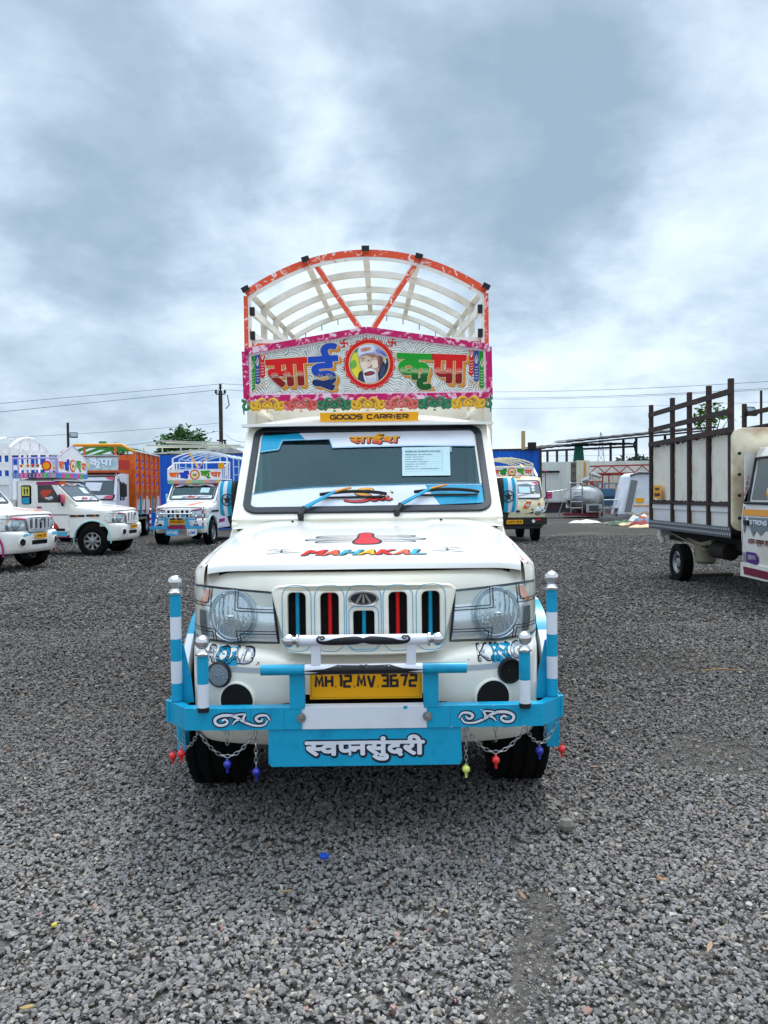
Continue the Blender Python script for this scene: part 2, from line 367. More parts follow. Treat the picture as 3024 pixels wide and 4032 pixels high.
# ------------------------------------------------------------------ ground
def ground_hook(t, b, vec):
    L = t.links.new
    n0 = t.nodes.new('ShaderNodeTexNoise'); n0.inputs['Scale'].default_value = .5; n0.inputs['Detail'].default_value = 5; L(vec, n0.inputs['Vector'])
    v = t.nodes.new('ShaderNodeTexVoronoi'); v.inputs['Scale'].default_value = 42; L(vec, v.inputs['Vector'])
    r = t.nodes.new('ShaderNodeMapRange'); r.inputs[1].default_value = .15; r.inputs[2].default_value = .75; r.inputs[3].default_value = 1; r.inputs[4].default_value = .5; nq = t.nodes.new('ShaderNodeTexNoise'); nq.inputs['Scale'].default_value = 55; nq.inputs['Detail'].default_value = 6; nq.inputs['Roughness'].default_value = .7; L(vec, nq.inputs['Vector']); r.inputs[1].default_value = .35; r.inputs[2].default_value = .65; L(nq.outputs[0], r.inputs[0])
    hs = t.nodes.new('ShaderNodeSeparateColor'); L(v.outputs['Color'], hs.inputs[0])
    cr = t.nodes.new('ShaderNodeValToRGB'); e = cr.color_ramp.elements; e[0].color = (.060, .055, .049, 1); e[1].color = (.165, .154, .139, 1); nw = t.nodes.new('ShaderNodeTexNoise'); nw.inputs['Scale'].default_value = 12; nw.inputs['Detail'].default_value = 6; L(vec, nw.inputs['Vector']); L(nw.outputs[0], cr.inputs[0])
    m = t.nodes.new('ShaderNodeMix'); m.data_type = 'RGBA'; m.blend_type = 'MULTIPLY'; m.inputs[0].default_value = 1; L(cr.outputs[0], m.inputs[6]); L(r.outputs[0], m.inputs[7])
    r2 = t.nodes.new('ShaderNodeMapRange'); r2.inputs[1].default_value = .52; r2.inputs[2].default_value = .72; L(n0.outputs[0], r2.inputs[0])
    m2 = t.nodes.new('ShaderNodeMix'); m2.data_type = 'RGBA'; L(r2.outputs[0], m2.inputs[0]); L(m.outputs[2], m2.inputs[6]); m2.inputs[7].default_value = (.17, .153, .125, 1)
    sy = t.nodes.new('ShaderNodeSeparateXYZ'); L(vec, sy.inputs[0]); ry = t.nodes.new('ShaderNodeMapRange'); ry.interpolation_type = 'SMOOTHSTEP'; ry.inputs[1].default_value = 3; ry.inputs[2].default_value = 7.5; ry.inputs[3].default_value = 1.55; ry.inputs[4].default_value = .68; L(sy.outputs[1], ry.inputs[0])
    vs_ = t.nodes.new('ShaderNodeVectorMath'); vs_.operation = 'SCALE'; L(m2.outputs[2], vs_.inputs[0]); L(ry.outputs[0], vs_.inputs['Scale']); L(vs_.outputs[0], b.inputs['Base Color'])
    bp = t.nodes.new('ShaderNodeBump'); bp.inputs['Strength'].default_value = .9; bp.inputs['Distance'].default_value = .012; nf = t.nodes.new('ShaderNodeTexNoise'); nf.inputs['Scale'].default_value = 130; nf.inputs['Detail'].default_value = 4; L(vec, nf.inputs['Vector']); ma = t.nodes.new('ShaderNodeMath'); ma.operation = 'MULTIPLY_ADD'; ma.inputs[1].default_value = 1.6; L(nf.outputs[0], ma.inputs[0]); L(r.outputs[0], ma.inputs[2]); L(ma.outputs[0], bp.inputs['Height']); L(bp.outputs[0], b.inputs['Normal'])
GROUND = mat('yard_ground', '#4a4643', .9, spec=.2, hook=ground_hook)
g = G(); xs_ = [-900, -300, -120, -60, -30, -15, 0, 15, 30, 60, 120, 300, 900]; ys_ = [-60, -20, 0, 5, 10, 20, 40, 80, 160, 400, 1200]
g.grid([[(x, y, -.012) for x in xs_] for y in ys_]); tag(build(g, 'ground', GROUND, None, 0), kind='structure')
# loose crushed stone, one stone by one, out to where single stones stop reading
def stones(seed=3):
    rg = np.random.default_rng(seed)
    shapes = []
    for k in range(22):
        bm = bmesh.new(); rk = np.random.default_rng(50 + k); q = rk.normal(size=(rk.integers(12, 17), 3)); q /= np.linalg.norm(q, axis=1, keepdims=True); q *= rk.uniform(.82, 1.08, (len(q), 1))
        for p_ in q: bm.verts.new(p_)
        h = bmesh.ops.convex_hull(bm, input=bm.verts[:]); dead = [v for v in bm.verts if not v.link_faces]
        if dead: bmesh.ops.delete(bm, geom=dead, context='VERTS')
        bmesh.ops.triangulate(bm, faces=bm.faces[:]); bmesh.ops.recalc_face_normals(bm, faces=bm.faces[:]); bm.verts.index_update()
        shapes.append((np.array([v.co[:] for v in bm.verts]), np.array([[v.index for v in f.verts] for f in bm.faces]))); bm.free()
    pts = []
    for y0, y1, dens, smul in ((1.2, 3.0, 6200, 1.0), (3.0, 5.0, 4700, 1.10), (5.0, 8.0, 2200, 1.38), (8.0, 14.0, 620, 1.9), (14.0, 24.0, 170, 2.6)):
        x0 = -y1 * .74 - .7; x1 = y1 * .74 + .7; n = int((x1 - x0) * (y1 - y0) * dens)
        p = np.stack([rg.uniform(x0, x1, n), rg.uniform(y0, y1, n), np.full(n, smul)], 1); p = p[np.abs(p[:, 0]) < p[:, 1] * .74 + .7]; pts.append(p)
    p = np.concatenate(pts)
    # bare dusty patches where the stones thin out
    def patch(cx, cy, rx, ry): return ((p[:, 0] - cx) / rx) ** 2 + ((p[:, 1] - cy) / ry) ** 2
    wob = .25 * np.sin(p[:, 0] * 9 + p[:, 1] * 5) + .2 * np.sin(p[:, 0] * 21 - p[:, 1] * 13)
    shrink = np.ones(len(p)); keep = np.ones(len(p), bool)
    for cx, cy, rx, ry, k in ((.50, 2.50, .065, .18, .86), (.41, 2.22, .075, .22, .84), (.33, 1.95, .085, .22, .8), (1.75, 4.0, .42, .34, .82), (1.35, 4.3, .2, .16, .6), (-.62, 3.0, .12, .10, .5), (2.4, 6.2, .9, .5, .55), (-.28, 2.95, .1, .05, .5)):
        ins = (patch(cx, cy, rx, ry) + wob < 1) & (rg.uniform(0, 1, len(p)) < k); shrink[ins] = rg.uniform(.18, .55, ins.sum())
    p[:, 2] *= shrink; n = len(p)
    s = rg.lognormal(math.log(.0085), .22, n) * p[:, 2]
    s[rg.uniform(0, 1, n) < .05] *= 1.35
    sc = np.stack([s * rg.uniform(.8, 1.35, n), s * rg.uniform(.75, 1.15, n), s * rg.uniform(.55, .80, n)], 1)
    ax = rg.normal(size=(n, 3)) * np.array([.22, .22, 1]); ax /= np.linalg.norm(ax, axis=1, keepdims=True); an = rg.uniform(-math.pi, math.pi, n)
    z = s * .1 + rg.uniform(-.005, .006, n) * p[:, 2] * .8; kind = rg.integers(0, len(shapes), n); VV = []; FF = []; off = 0
    for k, (bv, bf) in enumerate(shapes):
        i = np.where(kind == k)[0]; V = bv[None] * sc[i][:, None, :]; c = np.cos(an[i])[:, None, None]; si = np.sin(an[i])[:, None, None]; A = ax[i][:, None, :]
        V = V * c + np.cross(A, V) * si + A * (V * A).sum(2, keepdims=True) * (1 - c); V = V + np.stack([p[i, 0], p[i, 1], z[i]], 1)[:, None, :]
        VV.append(V.reshape(-1, 3)); FF.append((bf[None] + (np.arange(len(i)) * len(bv))[:, None, None]).reshape(-1, 3) + off); off += len(i) * len(bv)
    V = np.concatenate(VV); F = np.concatenate(FF)
    me = bpy.data.meshes.new('gravel'); me.vertices.add(len(V)); me.vertices.foreach_set('co', V.reshape(-1).astype(np.float32))
    me.loops.add(F.size); me.loops.foreach_set('vertex_index', F.reshape(-1).astype(np.int32))
    me.polygons.add(len(F)); me.polygons.foreach_set('loop_start', (np.arange(len(F)) * 3).astype(np.int32))
    me.update(calc_edges=True); me.shade_flat()
    return me
def gravel_mat():
    m = bpy.data.materials.new('crushed_stone'); m.use_nodes = True; t = m.node_tree; b = t.nodes['Principled BSDF']; b.inputs['Roughness'].default_value = .82; b.inputs['Specular IOR Level'].default_value = .3
    gi = t.nodes.new('ShaderNodeNewGeometry'); r = t.nodes.new('ShaderNodeValToRGB'); t.links.new(gi.outputs['Random Per Island'], r.inputs[0]); e = r.color_ramp.elements
    cols = [(0, '#5f5d5c'), (.2, '#686563'), (.4, '#706d6b'), (.6, '#777473'), (.75, '#717173'), (.86, '#7d7a78'), (.95, '#7d7468'), (.985, '#a19e99'), (1, '#82645a')]
    while len(e) < len(cols): e.new(.5)
    for q, (p_, c) in zip(e, cols): q.position = p_; q.color = (*lin(c), 1)
    tc = t.nodes.new('ShaderNodeTexCoord'); n = t.nodes.new('ShaderNodeTexNoise'); n.inputs['Scale'].default_value = 160; n.inputs['Detail'].default_value = 3; t.links.new(tc.outputs['Object'], n.inputs['Vector'])
    n2 = t.nodes.new('ShaderNodeTexNoise'); n2.inputs['Scale'].default_value = .8; n2.inputs['Detail'].default_value = 4; t.links.new(tc.outputs['Object'], n2.inputs['Vector'])
    a = t.nodes.new('ShaderNodeMath'); a.operation = 'MULTIPLY_ADD'; a.inputs[1].default_value = .85; a.inputs[2].default_value = .70; t.links.new(n.outputs[0], a.inputs[0])
    a2 = t.nodes.new('ShaderNodeMath'); a2.operation = 'MULTIPLY_ADD'; a2.inputs[1].default_value = 1.0; a2.inputs[2].default_value = .5; t.links.new(n2.outputs[0], a2.inputs[0])
    mm = t.nodes.new('ShaderNodeMath'); mm.operation = 'MULTIPLY'; t.links.new(a.outputs[0], mm.inputs[0]); t.links.new(a2.outputs[0], mm.inputs[1])
    # stone tone by depth: paler near the front, darker from mid-yard on
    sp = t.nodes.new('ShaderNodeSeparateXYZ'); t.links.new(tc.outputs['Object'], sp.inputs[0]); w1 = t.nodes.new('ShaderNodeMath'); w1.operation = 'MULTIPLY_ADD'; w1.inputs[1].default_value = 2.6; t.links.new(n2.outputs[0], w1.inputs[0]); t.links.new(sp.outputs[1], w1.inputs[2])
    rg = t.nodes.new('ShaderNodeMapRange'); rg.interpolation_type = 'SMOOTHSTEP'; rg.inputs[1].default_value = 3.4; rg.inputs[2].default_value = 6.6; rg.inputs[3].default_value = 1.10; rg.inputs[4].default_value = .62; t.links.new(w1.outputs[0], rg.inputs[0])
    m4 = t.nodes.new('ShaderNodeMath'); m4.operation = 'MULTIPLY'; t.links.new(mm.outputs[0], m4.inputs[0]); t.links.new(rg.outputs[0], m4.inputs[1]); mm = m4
    v = t.nodes.new('ShaderNodeVectorMath'); v.operation = 'SCALE'; wm = t.nodes.new('ShaderNodeVectorMath'); wm.operation = 'MULTIPLY'; wm.inputs[1].default_value = (1.02, 1.0, .985); t.links.new(r.outputs[0], wm.inputs[0]); t.links.new(wm.outputs[0], v.inputs[0]); t.links.new(mm.outputs[0], v.inputs['Scale']); t.links.new(v.outputs[0], b.inputs['Base Color'])
    return m
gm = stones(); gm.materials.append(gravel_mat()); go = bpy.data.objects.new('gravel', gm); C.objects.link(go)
tag(go, kind='stuff'); go['label'] = 'loose grey crushed stone covering the whole yard'; go['category'] = 'gravel'
# ------------------------------------------------------------------ shared vehicle materials
def streak_hook(c2, thr=0.5, sx=26.0):
    """hand-sprayed brush dabs of a second colour along a bar"""
    def h(t, b, vec):
        n = t.nodes.new('ShaderNodeTexNoise'); n.inputs['Scale'].default_value = sx; n.inputs['Detail'].default_value = 2.5; n.inputs['Distortion'].default_value = 1.2
        t.links.new(vec, n.inputs['Vector'])
        r = t.nodes.new('ShaderNodeMapRange'); r.inputs[1].default_value = thr - 0.05; r.inputs[2].default_value = thr + 0.07
        t.links.new(n.outputs[0], r.inputs[0])
        x = t.nodes.new('ShaderNodeMix'); x.data_type = 'RGBA'; t.links.new(r.outputs[0], x.inputs[0])
        x.inputs[6].default_value = b.inputs['Base Color'].default_value; x.inputs[7].default_value = (*lin(c2), 1)
        t.links.new(x.outputs[2], b.inputs['Base Color'])
    return h
WHITE = mat('white_paint', '#f2f1ed', 0.28, coat=0.7, c2='#dcd6c6', vscale=1.7, vlo=0.45, vhi=0.85, var=0.7, bump=0.02, bscale=3)
CREAM = mat('cream_paint', '#efebdf', 0.3, coat=0.6, c2='#d9cfb8', vscale=2.3, vlo=0.42, vhi=0.8, var=0.8, bump=0.03, bscale=5)
CREAM2 = mat('cream_steel', '#e4dfd0', 0.45, c2='#b7a585', vscale=3.2, vlo=0.5, vhi=0.85, var=0.75)
BWHITE = mat('plain_white', '#e8e8ea', 0.4, c2='#d6d6d6', vscale=5, vlo=.45, vhi=.8)
CYAN = mat('cyan_vinyl', '#0f9dc6', 0.34, spec=.35, c2='#0a7fa6', vscale=9, vlo=.5, vhi=.75, bump=.04, bscale=14)
TAPEW = mat('white_vinyl', '#dfe3ee', 0.36, coat=0.2, c2='#d0d4de', vscale=5, vlo=.45, vhi=.75)
BLACK = mat('black_plastic', '#0d0e11', 0.5)
INK = mat('black_ink', '#0b0c18', 0.45)
NAVY = mat('navy_ink', '#0c1230', 0.4)
RUBBER = mat('black_rubber', '#060607', 0.9, spec=.2, c2='#100f0e', vscale=7, vlo=.45, vhi=.8, bump=0.05, bscale=60)
SEAL = mat('windscreen_seal', '#131a26', 0.42)
DARK = mat('dark_void', '#050506', 0.9)
CHASSIS = mat('chassis_black', '#0d0d0d', 0.8, c2='#231d17', vscale=9)
CHROME = mat('chrome', '#d4d4d6', 0.07, 1.0)
STEEL = mat('galvanised_steel', '#a9abad', 0.35, 0.9, c2='#7f8285', vscale=30)
SILVER = mat('silver_paint', '#a6a8aa', 0.35, 0.6)
YEL = mat('number_yellow', '#f2a900', 0.42, spec=.3)
RED = mat('red_paint', '#d80f14', 0.4, spec=.3)
BLUE = mat('blue_paint', '#0f3fbe', 0.4, spec=.3)
GREEN = mat('green_paint', '#0a941f', 0.4, spec=.3)
OCHRE = mat('ochre_paint', '#dd9012', 0.4)
ORANGE = mat('orange_paint', '#ea5f12', 0.42, spec=.3)
MAGENTA = mat('magenta_paint', '#9c1766', 0.4)
PINK = mat('pink_paint', '#d64a73', 0.4)
LEMON = mat('lemon_paint', '#dfe05c', 0.4)
SWEEPO = mat('orange_dabs', '#e04a22', 0.4, coat=0.2, hook=streak_hook('#f1dcd2', 0.53, 15))
SWEEPM = mat('magenta_dabs', '#c80f62', 0.42, spec=.3, hook=streak_hook('#f0cfe0', 0.56, 20))
PAPER = mat('paper', '#bfdbe0', 0.8)
CLOTHD = mat('dark_trim', '#3d474a', 0.85)
AMBER = mat('amber_lens', '#ea7322', 0.15, coat=0.8, c2='#f3b183', vscale=40, detail=2)
def glass(name, tint, tr=0.65, rough=0.02):
    m = bpy.data.materials.new(name); m.use_nodes = True; t = m.node_tree; t.nodes.clear()
    o = t.nodes.new('ShaderNodeOutputMaterial'); a = t.nodes.new('ShaderNodeBsdfTransparent'); g = t.nodes.new('ShaderNodeBsdfGlossy'); x = t.nodes.new('ShaderNodeMixShader'); fr = t.nodes.new('ShaderNodeFresnel')
    a.inputs[0].default_value = (*[c * tr for c in lin(tint)], 1); g.inputs['Roughness'].default_value = rough; g.inputs[0].default_value = (.62, .93, 1, 1)
    fr.inputs[0].default_value = 1.5 if name == 'windscreen_glass' else 1.45
    x.inputs[0].default_value = .13; ge = t.nodes.new('ShaderNodeNewGeometry'); mm = t.nodes.new('ShaderNodeMath'); mm.operation = 'MULTIPLY_ADD'; ior = fr.inputs[0].default_value; mm.inputs[1].default_value = 1 / ior - ior; mm.inputs[2].default_value = ior; t.links.new(ge.outputs['Backfacing'], mm.inputs[0]); t.links.new(mm.outputs[0], fr.inputs[0])
    if name != 'lamp_lens': t.links.new(fr.outputs[0], x.inputs[0])
    t.links.new(a.outputs[0], x.inputs[1]); t.links.new(g.outputs[0], x.inputs[2]); t.links.new(x.outputs[0], o.inputs[0])
    MATS[name] = m; m.diffuse_color = (*lin(tint), 1); return m
WSG = glass('windscreen_glass', '#9fcfd2', 0.85)
DGLASS = mat('dark_side_glass', '#0a0c0e', 0.06, coat=0.5)
LENS = glass('lamp_lens', '#ffffff', 0.97, 0.0)
def flute(t, b, vec):
    w = t.nodes.new('ShaderNodeTexWave'); w.inputs['Scale'].default_value = 15; w.inputs['Distortion'].default_value = 3.0; w.inputs['Detail'].default_value = 3; w.bands_direction = 'X'; t.links.new(vec, w.inputs['Vector'])
    bp = t.nodes.new('ShaderNodeBump'); bp.inputs['Strength'].default_value = 0.55; bp.inputs['Distance'].default_value = 0.01
    t.links.new(w.outputs[0], bp.inputs['Height']); t.links.new(bp.outputs[0], b.inputs['Normal'])
BOWL = mat('fluted_reflector', '#c9d0d5', 0.12, 0.75, hook=flute)
LAMPSILVER = mat('lamp_silver', '#f1f5fa', 0.10, 0.40, coat=.5, c2='#9aa6b2', vscale=8, vlo=.56, vhi=.72, bump=0.12, bscale=9)
LAMPRIM = mat('lamp_rim', '#c4cbd2', 0.12, 0.8)
REFL = mat('reflector_disc', '#8f979c', 0.25, 0.5, bump=0.5, bscale=140)

# ------------------------------------------------------------------ the pickup: local x right, y back from the bull bar, z up, nose towards -Y
def interp(x, tab):
    for (a, b), (c, d) in zip(tab, tab[1:]):
        if x <= c: return b + (d - b) * (x - a) / (c - a)
    return tab[-1][1]
NOSE = [(0, .165), (.2, .172), (.36, .190), (.5, .222), (.60, .262), (.68, .318), (.735, .40), (.757, .50), (.76, .62)]
def nose_y(x, z):
    b = interp(abs(x), NOSE)
    return b + interp(z, [(.7, 0), (.88, .004), (.98, .012), (1.02, .020), (1.05, .032), (1.066, .052)])
NXS = [0, .08, .16, .24, .32, .40, .48, .55, .61, .66, .70, .73, .75, .757, .76]
NXS = [-x for x in reversed(NXS)] + NXS[1:]
def bonnet_z(x, y):
    t = (y - .2) / 1.02; ax = abs(x); w = bonnet_w(y)
    z = 1.099 + .121 * max(t, 0) ** 0.9 + .016
    z -= .012 * (ax / w) ** 2 + (.010 + .035 * max(0, min(1, t))) * max(0, (ax / w - .82) / .18) ** 2
    z += .014 * max(0, min(1, (ax - .30) / .05)) * max(0, min(1, (.62 - ax) / .08)) * min(1, t * 3)
    z -= .016 * max(0, 1 - t / .03) ** 2
    return z
def bonnet_w(y): return interp(y, [(.2, .655), (.5, .680), (.9, .707), (1.25, .725)])
def bonnet_front(x): return .198 + .105 * (abs(x) / .64) ** 2.4
def make_bonnet():
    g = G(); rows = []
    us = [-1, -.99, -.97, -.93, -.87, -.8, -.7, -.6, -.53, -.47, -.40, -.3, -.2, -.1, 0]; us = us + [-u for u in reversed(us[:-1])]
    for s in [0, .008, .02, .04, .08, .15, .25, .35, .45, .55, .65, .75, .85, .93, 1.0]:
        r = []
        for u in us:
            y0 = bonnet_front(u * .64); y = y0 + (1.235 - y0) * s; w = bonnet_w(y); x = u * w
            t_eff = .2 + (y - y0) * (1.02 / (1.22 - y0))
            r.append((x, y, bonnet_z(x * .999, t_eff)))
        rows.append(r)
    rows = [[(r[0][0] * 1.002, r[0][1], r[0][2] - .035)] + r + [(r[-1][0] * 1.002, r[-1][1], r[-1][2] - .035)] for r in rows]
    # front skirt, turned under
    r0 = [(x * 1.0, y - .003, z - .020) for x, y, z in rows[0]]; r1 = [(x, y + .03, z + .004) for x, y, z in r0]
    g.grid([r1, r0] + rows); return g
BXS = [0, .12, .24, .275, .305, .335, .37, .46, .54, .60, .65, .69, .72, .74, .75]
BXS = [-x for x in reversed(BXS)] + BXS[1:]
BUMP = [(0, .10), (.24, .104), (.46, .120), (.58, .146), (.65, .182), (.70, .235), (.73, .30), (.745, .38), (.755, .47)]
def bump_y(x, z):
    b = interp(abs(x), BUMP); ax = abs(x)
    pod = max(0, min(1, (ax - .27) / .07)); pod = pod * pod * (3 - 2 * pod) * max(0, min(1, (z - .46) / .06)) * max(0, min(1, (.765 - z) / .02))
    b += .022 * (1 - pod) if z > .46 else .022 * 1
    d = interp(z, [(.36, .07), (.40, .02), (.47, .004), (.53, .004), (.68, 0), (.735, .012), (.762, .035), (.775, .07), (.78, .14)])
    return b + d
def make_bumper():
    g = G(); zs = [.355, .40, .44, .50, .582, .64, .70, .735, .755, .77, .778, .781]
    P = []
    for z in zs:
        r = []
        for x in BXS:
            ax = abs(x); zz = z
            if z > .7: zz = z - .022 * max(0, 1 - max(0, (ax - .30)) / .14) if ax < .44 else z
            r.append((x, bump_y(x, z), zz))
        P.append(r)
    j0 = [j for j, x in enumerate(BXS) if abs(x + .24) < 1e-6][0]; j1 = [j for j, x in enumerate(BXS) if abs(x - .24) < 1e-6][0]
    g.grid(P, 0, skip=lambda i, j: (zs[i] >= .50 and zs[i + 1] <= .583 and j0 <= j < j1))
    return g
def wheel(root, x, y, r=.35, w=.235, style='steel', rimc=None):
    s = 1 if x > 0 else -1
    h = empty('wheel', (x, y, r), 0); h.parent = root
    M = Matrix(((0, 0, s, 0), (0, 1, 0, 0), (1, 0, 0, 0), (0, 0, 0, 1)))      # profile z -> outward x
    hw = w / 2
    prof = [(r * .60, -hw * .8), (r * .70, -hw), (r * .90, -hw), (r * .965, -hw * .88), (r * .995, -hw * .62), (r * .97, -hw * .55), (r * .97, -hw * .48), (r, -hw * .42), (r, -.012), (r * .975, -.009), (r * .975, .009), (r, .012),
            (r, hw * .42), (r * .97, hw * .48), (r * .97, hw * .55), (r * .995, hw * .62), (r * .965, hw * .88), (r * .90, hw), (r * .70, hw), (r * .60, hw * .8)]
    g = G().rev(prof, M, 40)
    for i in range(40):       # shoulder blocks of the tread
        for zz in (-hw * .75, hw * .75):
            a = 2 * math.pi * (i + .5) / 40
            g.add([(rr_ * math.cos(a + da), rr_ * math.sin(a + da), zz + dz) for rr_ in (r * .95, r * 1.0) for da in (-.04, .04) for dz in (-hw * .13, hw * .13)],
                  [(0, 1, 3, 2), (4, 6, 7, 5), (0, 4, 5, 1), (2, 3, 7, 6), (0, 2, 6, 4), (1, 5, 7, 3)], 0, M)
    build(g, 'tyre', RUBBER, h, 30)
    g = G(); R2 = r * .60
    g.rev([(R2, -hw * .8), (R2, hw * .75), (R2 * .93, hw * .8), (R2 * .90, hw * .6), (R2 * .88, hw * .1)], M, 30)
    if style == 'spoke':
        g.rev([(R2 * .9, hw * .05), (.001, hw * .05)], M, 30, 1)
        for k in range(8):
            a = 2 * math.pi * k / 8; ca, sa = math.cos(a), math.sin(a)
            p = [(R2 * .2, hw * .7), (R2 * .55, hw * .62), (R2 * .92, hw * .66)]
            for (r0, z0), (r1, z1) in zip(p, p[1:]):
                w0 = .020 if r0 < .08 else .024
                g.add([M @ Vector((r0 * ca - e * w0 * sa, r0 * sa + e * w0 * ca, z0 - dz)) for e in (-1, 1) for dz in (0, .02)] +
                      [M @ Vector((r1 * ca - e * .03 * sa, r1 * sa + e * .03 * ca, z1 - dz)) for e in (-1, 1) for dz in (0, .02)],
                      [(0, 1, 3, 2), (4, 6, 7, 5), (0, 2, 6, 4), (1, 5, 7, 3), (0, 4, 5, 1), (2, 3, 7, 6)])
        g.rev([(R2 * .30, hw * .55), (R2 * .28, hw * .78), (R2 * .12, hw * .84), (.001, hw * .84)], M, 18)
    else:
        g.rev([(R2 * .9, hw * .55), (R2 * .72, hw * .62), (R2 * .66, hw * .35), (R2 * .45, hw * .3), (R2 * .40, hw * .62), (R2 * .22, hw * .7), (.001, hw * .7)], M, 30)
        for k in range(8):
            a = 2 * math.pi * k / 8; g.sph(M @ Vector((R2 * .56 * math.cos(a), R2 * .56 * math.sin(a), hw * .36)), .02, 8, 4, 1)
    build(g, 'rim', [rimc or SILVER, DARK], h, 35)
    return h

def windscreen_plane(): return PL((0, 1.262, 1.300), (1, 0, 0), (0, .465, .475))
WSH = .664      # glass height along its slope
def make_pickup(root, body, o):
    """o: dict of options. All children of root."""
    # ---- nose panel
    g = G(); zs = [.70, .75, .80, .85, .90, .95, .985, 1.01, 1.03, 1.046, 1.058, 1.066]
    P = [[(x * (1 - .05 * max(0, (z - 1.0) / .06)), nose_y(x, z), z - .02 * max(0, (abs(x) - .6)) * (1 if z > 1 else 0)) for x in NXS] for z in zs]
    P.append([(x * .92, y + .09, z - .012) for x, y, z in P[-1]])
    g.grid(P); build(g, 'front_panel', body, root, 50)
    build(make_bonnet(), 'bonnet', o.get('bonnet', WHITE), root, 35)
    build(G().grid([[(x, bonnet_front(x) + .03, z) for x in [-.62 + .062 * i for i in range(21)]] for z in (1.0, 1.082)]), 'bonnet_gap', DARK, root, 0)
    g = G().box(-.60, .60, .30, 1.2, .45, 1.02).box(-.42, .42, .35, 4.9, .42, .62).box(-.66, .66, 3.2, 4.3, .36, .6).box(-.70, .70, 1.25, 2.6, .42, .56)
    for s in (-1, 1): g.box(s * .62 - .06, s * .62 + .06, .55, 1.05, .55, .9)
    build(g, 'chassis', CHASSIS, root, 0)
    # ---- fenders with wheel opening
    for s in (-1, 1):
        g = G(); P = []
        for y in [.335, .36, .40, .44, .50, .56, .64, .72, .80, .88, .96, 1.04, 1.12, 1.18, 1.21, 1.235, 1.30, 1.36]:
            zt = bonnet_z(bonnet_w(y) * .999, y) - .012
            if y > 1.25: zt = 1.235
            wz = bonnet_w(min(y, 1.25)); zb = .385 + math.sqrt(max(0, .44 ** 2 - (y - .80) ** 2)) if abs(y - .80) < .44 else .44
            xo = interp(y, [(.335, .69), (.36, .72), (.44, .752), (.56, .77), (1.2, .772), (1.36, .752)])
            zm = max(zb + .02, zt - .13)
            P.append([(s * (wz + .002), y, zt), (s * (wz + (xo - wz) * .55), y, zt - .012), (s * (xo - .004), y, zt - .05), (s * xo, y, zm), (s * xo, y, (zm + zb) / 2), (s * xo, y, zb), (s * (xo - .05), y, zb + .005)])
        g.grid(P); build(g, 'fender', body, root, 35)
        # arch flare with striped vinyl
        pts = []; mis = []
        n = 26
        for i in range(n + 1):
            a = math.pi * (1.06 - 1.12 * i / n); pts.append((s * .795, .80 - .455 * -math.cos(a), .385 + .455 * math.sin(a)))
        mis = [(1 if (i // 4) % 2 else 0) for i in range(n)]
        fk = o.get('flare_k', 1.0); g = G().sweep(pts, [(-.035 * fk, -.022), (.038 * fk, -.022), (.038 * fk, .006 - .02 * (1 - fk)), (.0, .024 * fk - .016 * (1 - fk)), (-.035 * fk, .03 * fk - .016 * (1 - fk))], 0, up=(s, 0, 0), mis=mis)
        build(g, 'wheel_arch_trim', o.get('flare', [CYAN, TAPEW]), root, 40)
    # ---- cab
    W = windscreen_plane()
    g = G()
    g.slab([[(-.735, -.06), (.735, -.06), (.722, .70), (-.722, .70)], rr(0, WSH / 2, 1.27, WSH, .05)[::-1]], W, -.03, .0, 0)
    g.grid([[(u * bonnet_w(1.225), y, z - .02 * u * u * k) for u in (-1, -.9, -.6, -.3, 0, .3, .6, .9, 1)] for y, z, k in ((1.18, 1.222, .8), (1.225, 1.236, 1), (1.245, 1.262, .4), (1.262, 1.290, 0))])
    ysl = lambda z: 1.262 + (z - 1.30) * .465 / .475
    build(g, 'windscreen_frame', body, root, 40)
    for s in (-1, 1):
        M = SR(.705) if s > 0 else PL((-.735, 0, 0), (0, 1, 0), (0, 0, 1))
        outl = [(1.24, .44), (1.215, 1.23), (ysl(1.30) + .012, 1.30), (ysl(1.77) + .012, 1.77), (1.80, 1.80), (2.62, 1.80), (2.66, 1.74), (2.66, .44)]
        wind = [(1.54, 1.27), (1.79, 1.70), (2.14, 1.70), (2.14, 1.27)]; qw = rr(2.42, 1.47, .25, .46, .05)
        build(G().slab([outl, wind, qw], M, 0, .03), 'cab_side', body, root, 40)
        Md = SR(.737) if s > 0 else PL((-.745, 0, 0), (0, 1, 0), (0, 0, 1))
        d = build(G().slab([[(1.40, .50), (1.40, 1.245), (1.765, 1.765), (2.22, 1.765), (2.22, .50), (2.16, .47), (1.46, .47)], wind], Md, 0, .008, 0, .003), 'door', body, root, 40)
        Mg = SR(.722) if s > 0 else PL((-.722, 0, 0), (0, 1, 0), (0, 0, 1))
        build(G().flat([[(1.53, 1.26), (1.78, 1.71), (2.15, 1.71), (2.15, 1.26)]], Mg), 'door_glass', o.get('side_glass', DGLASS), d)
        Mo = SR(.746) if s > 0 else SL(-.746); q = 1 if s > 0 else -1
        build(G().slab([rr(q * 2.10, 1.17, .11, .035, .015)], Mo, 0, .014), 'door_handle', o.get('handle', BLACK), d)
        build(G().slab([rr(2.42, 1.47, .25, .46, .05)], Mg, -.003, .006), 'quarter_window', o.get('side_glass', DGLASS), root)
        g = G()
        for z in (.62, 1.02): g.slab([rr(q * 1.385, z, .15, .05, .02)], Mo, -.004, .012)
        build(g, 'door_hinge', body, d)
    g = G()
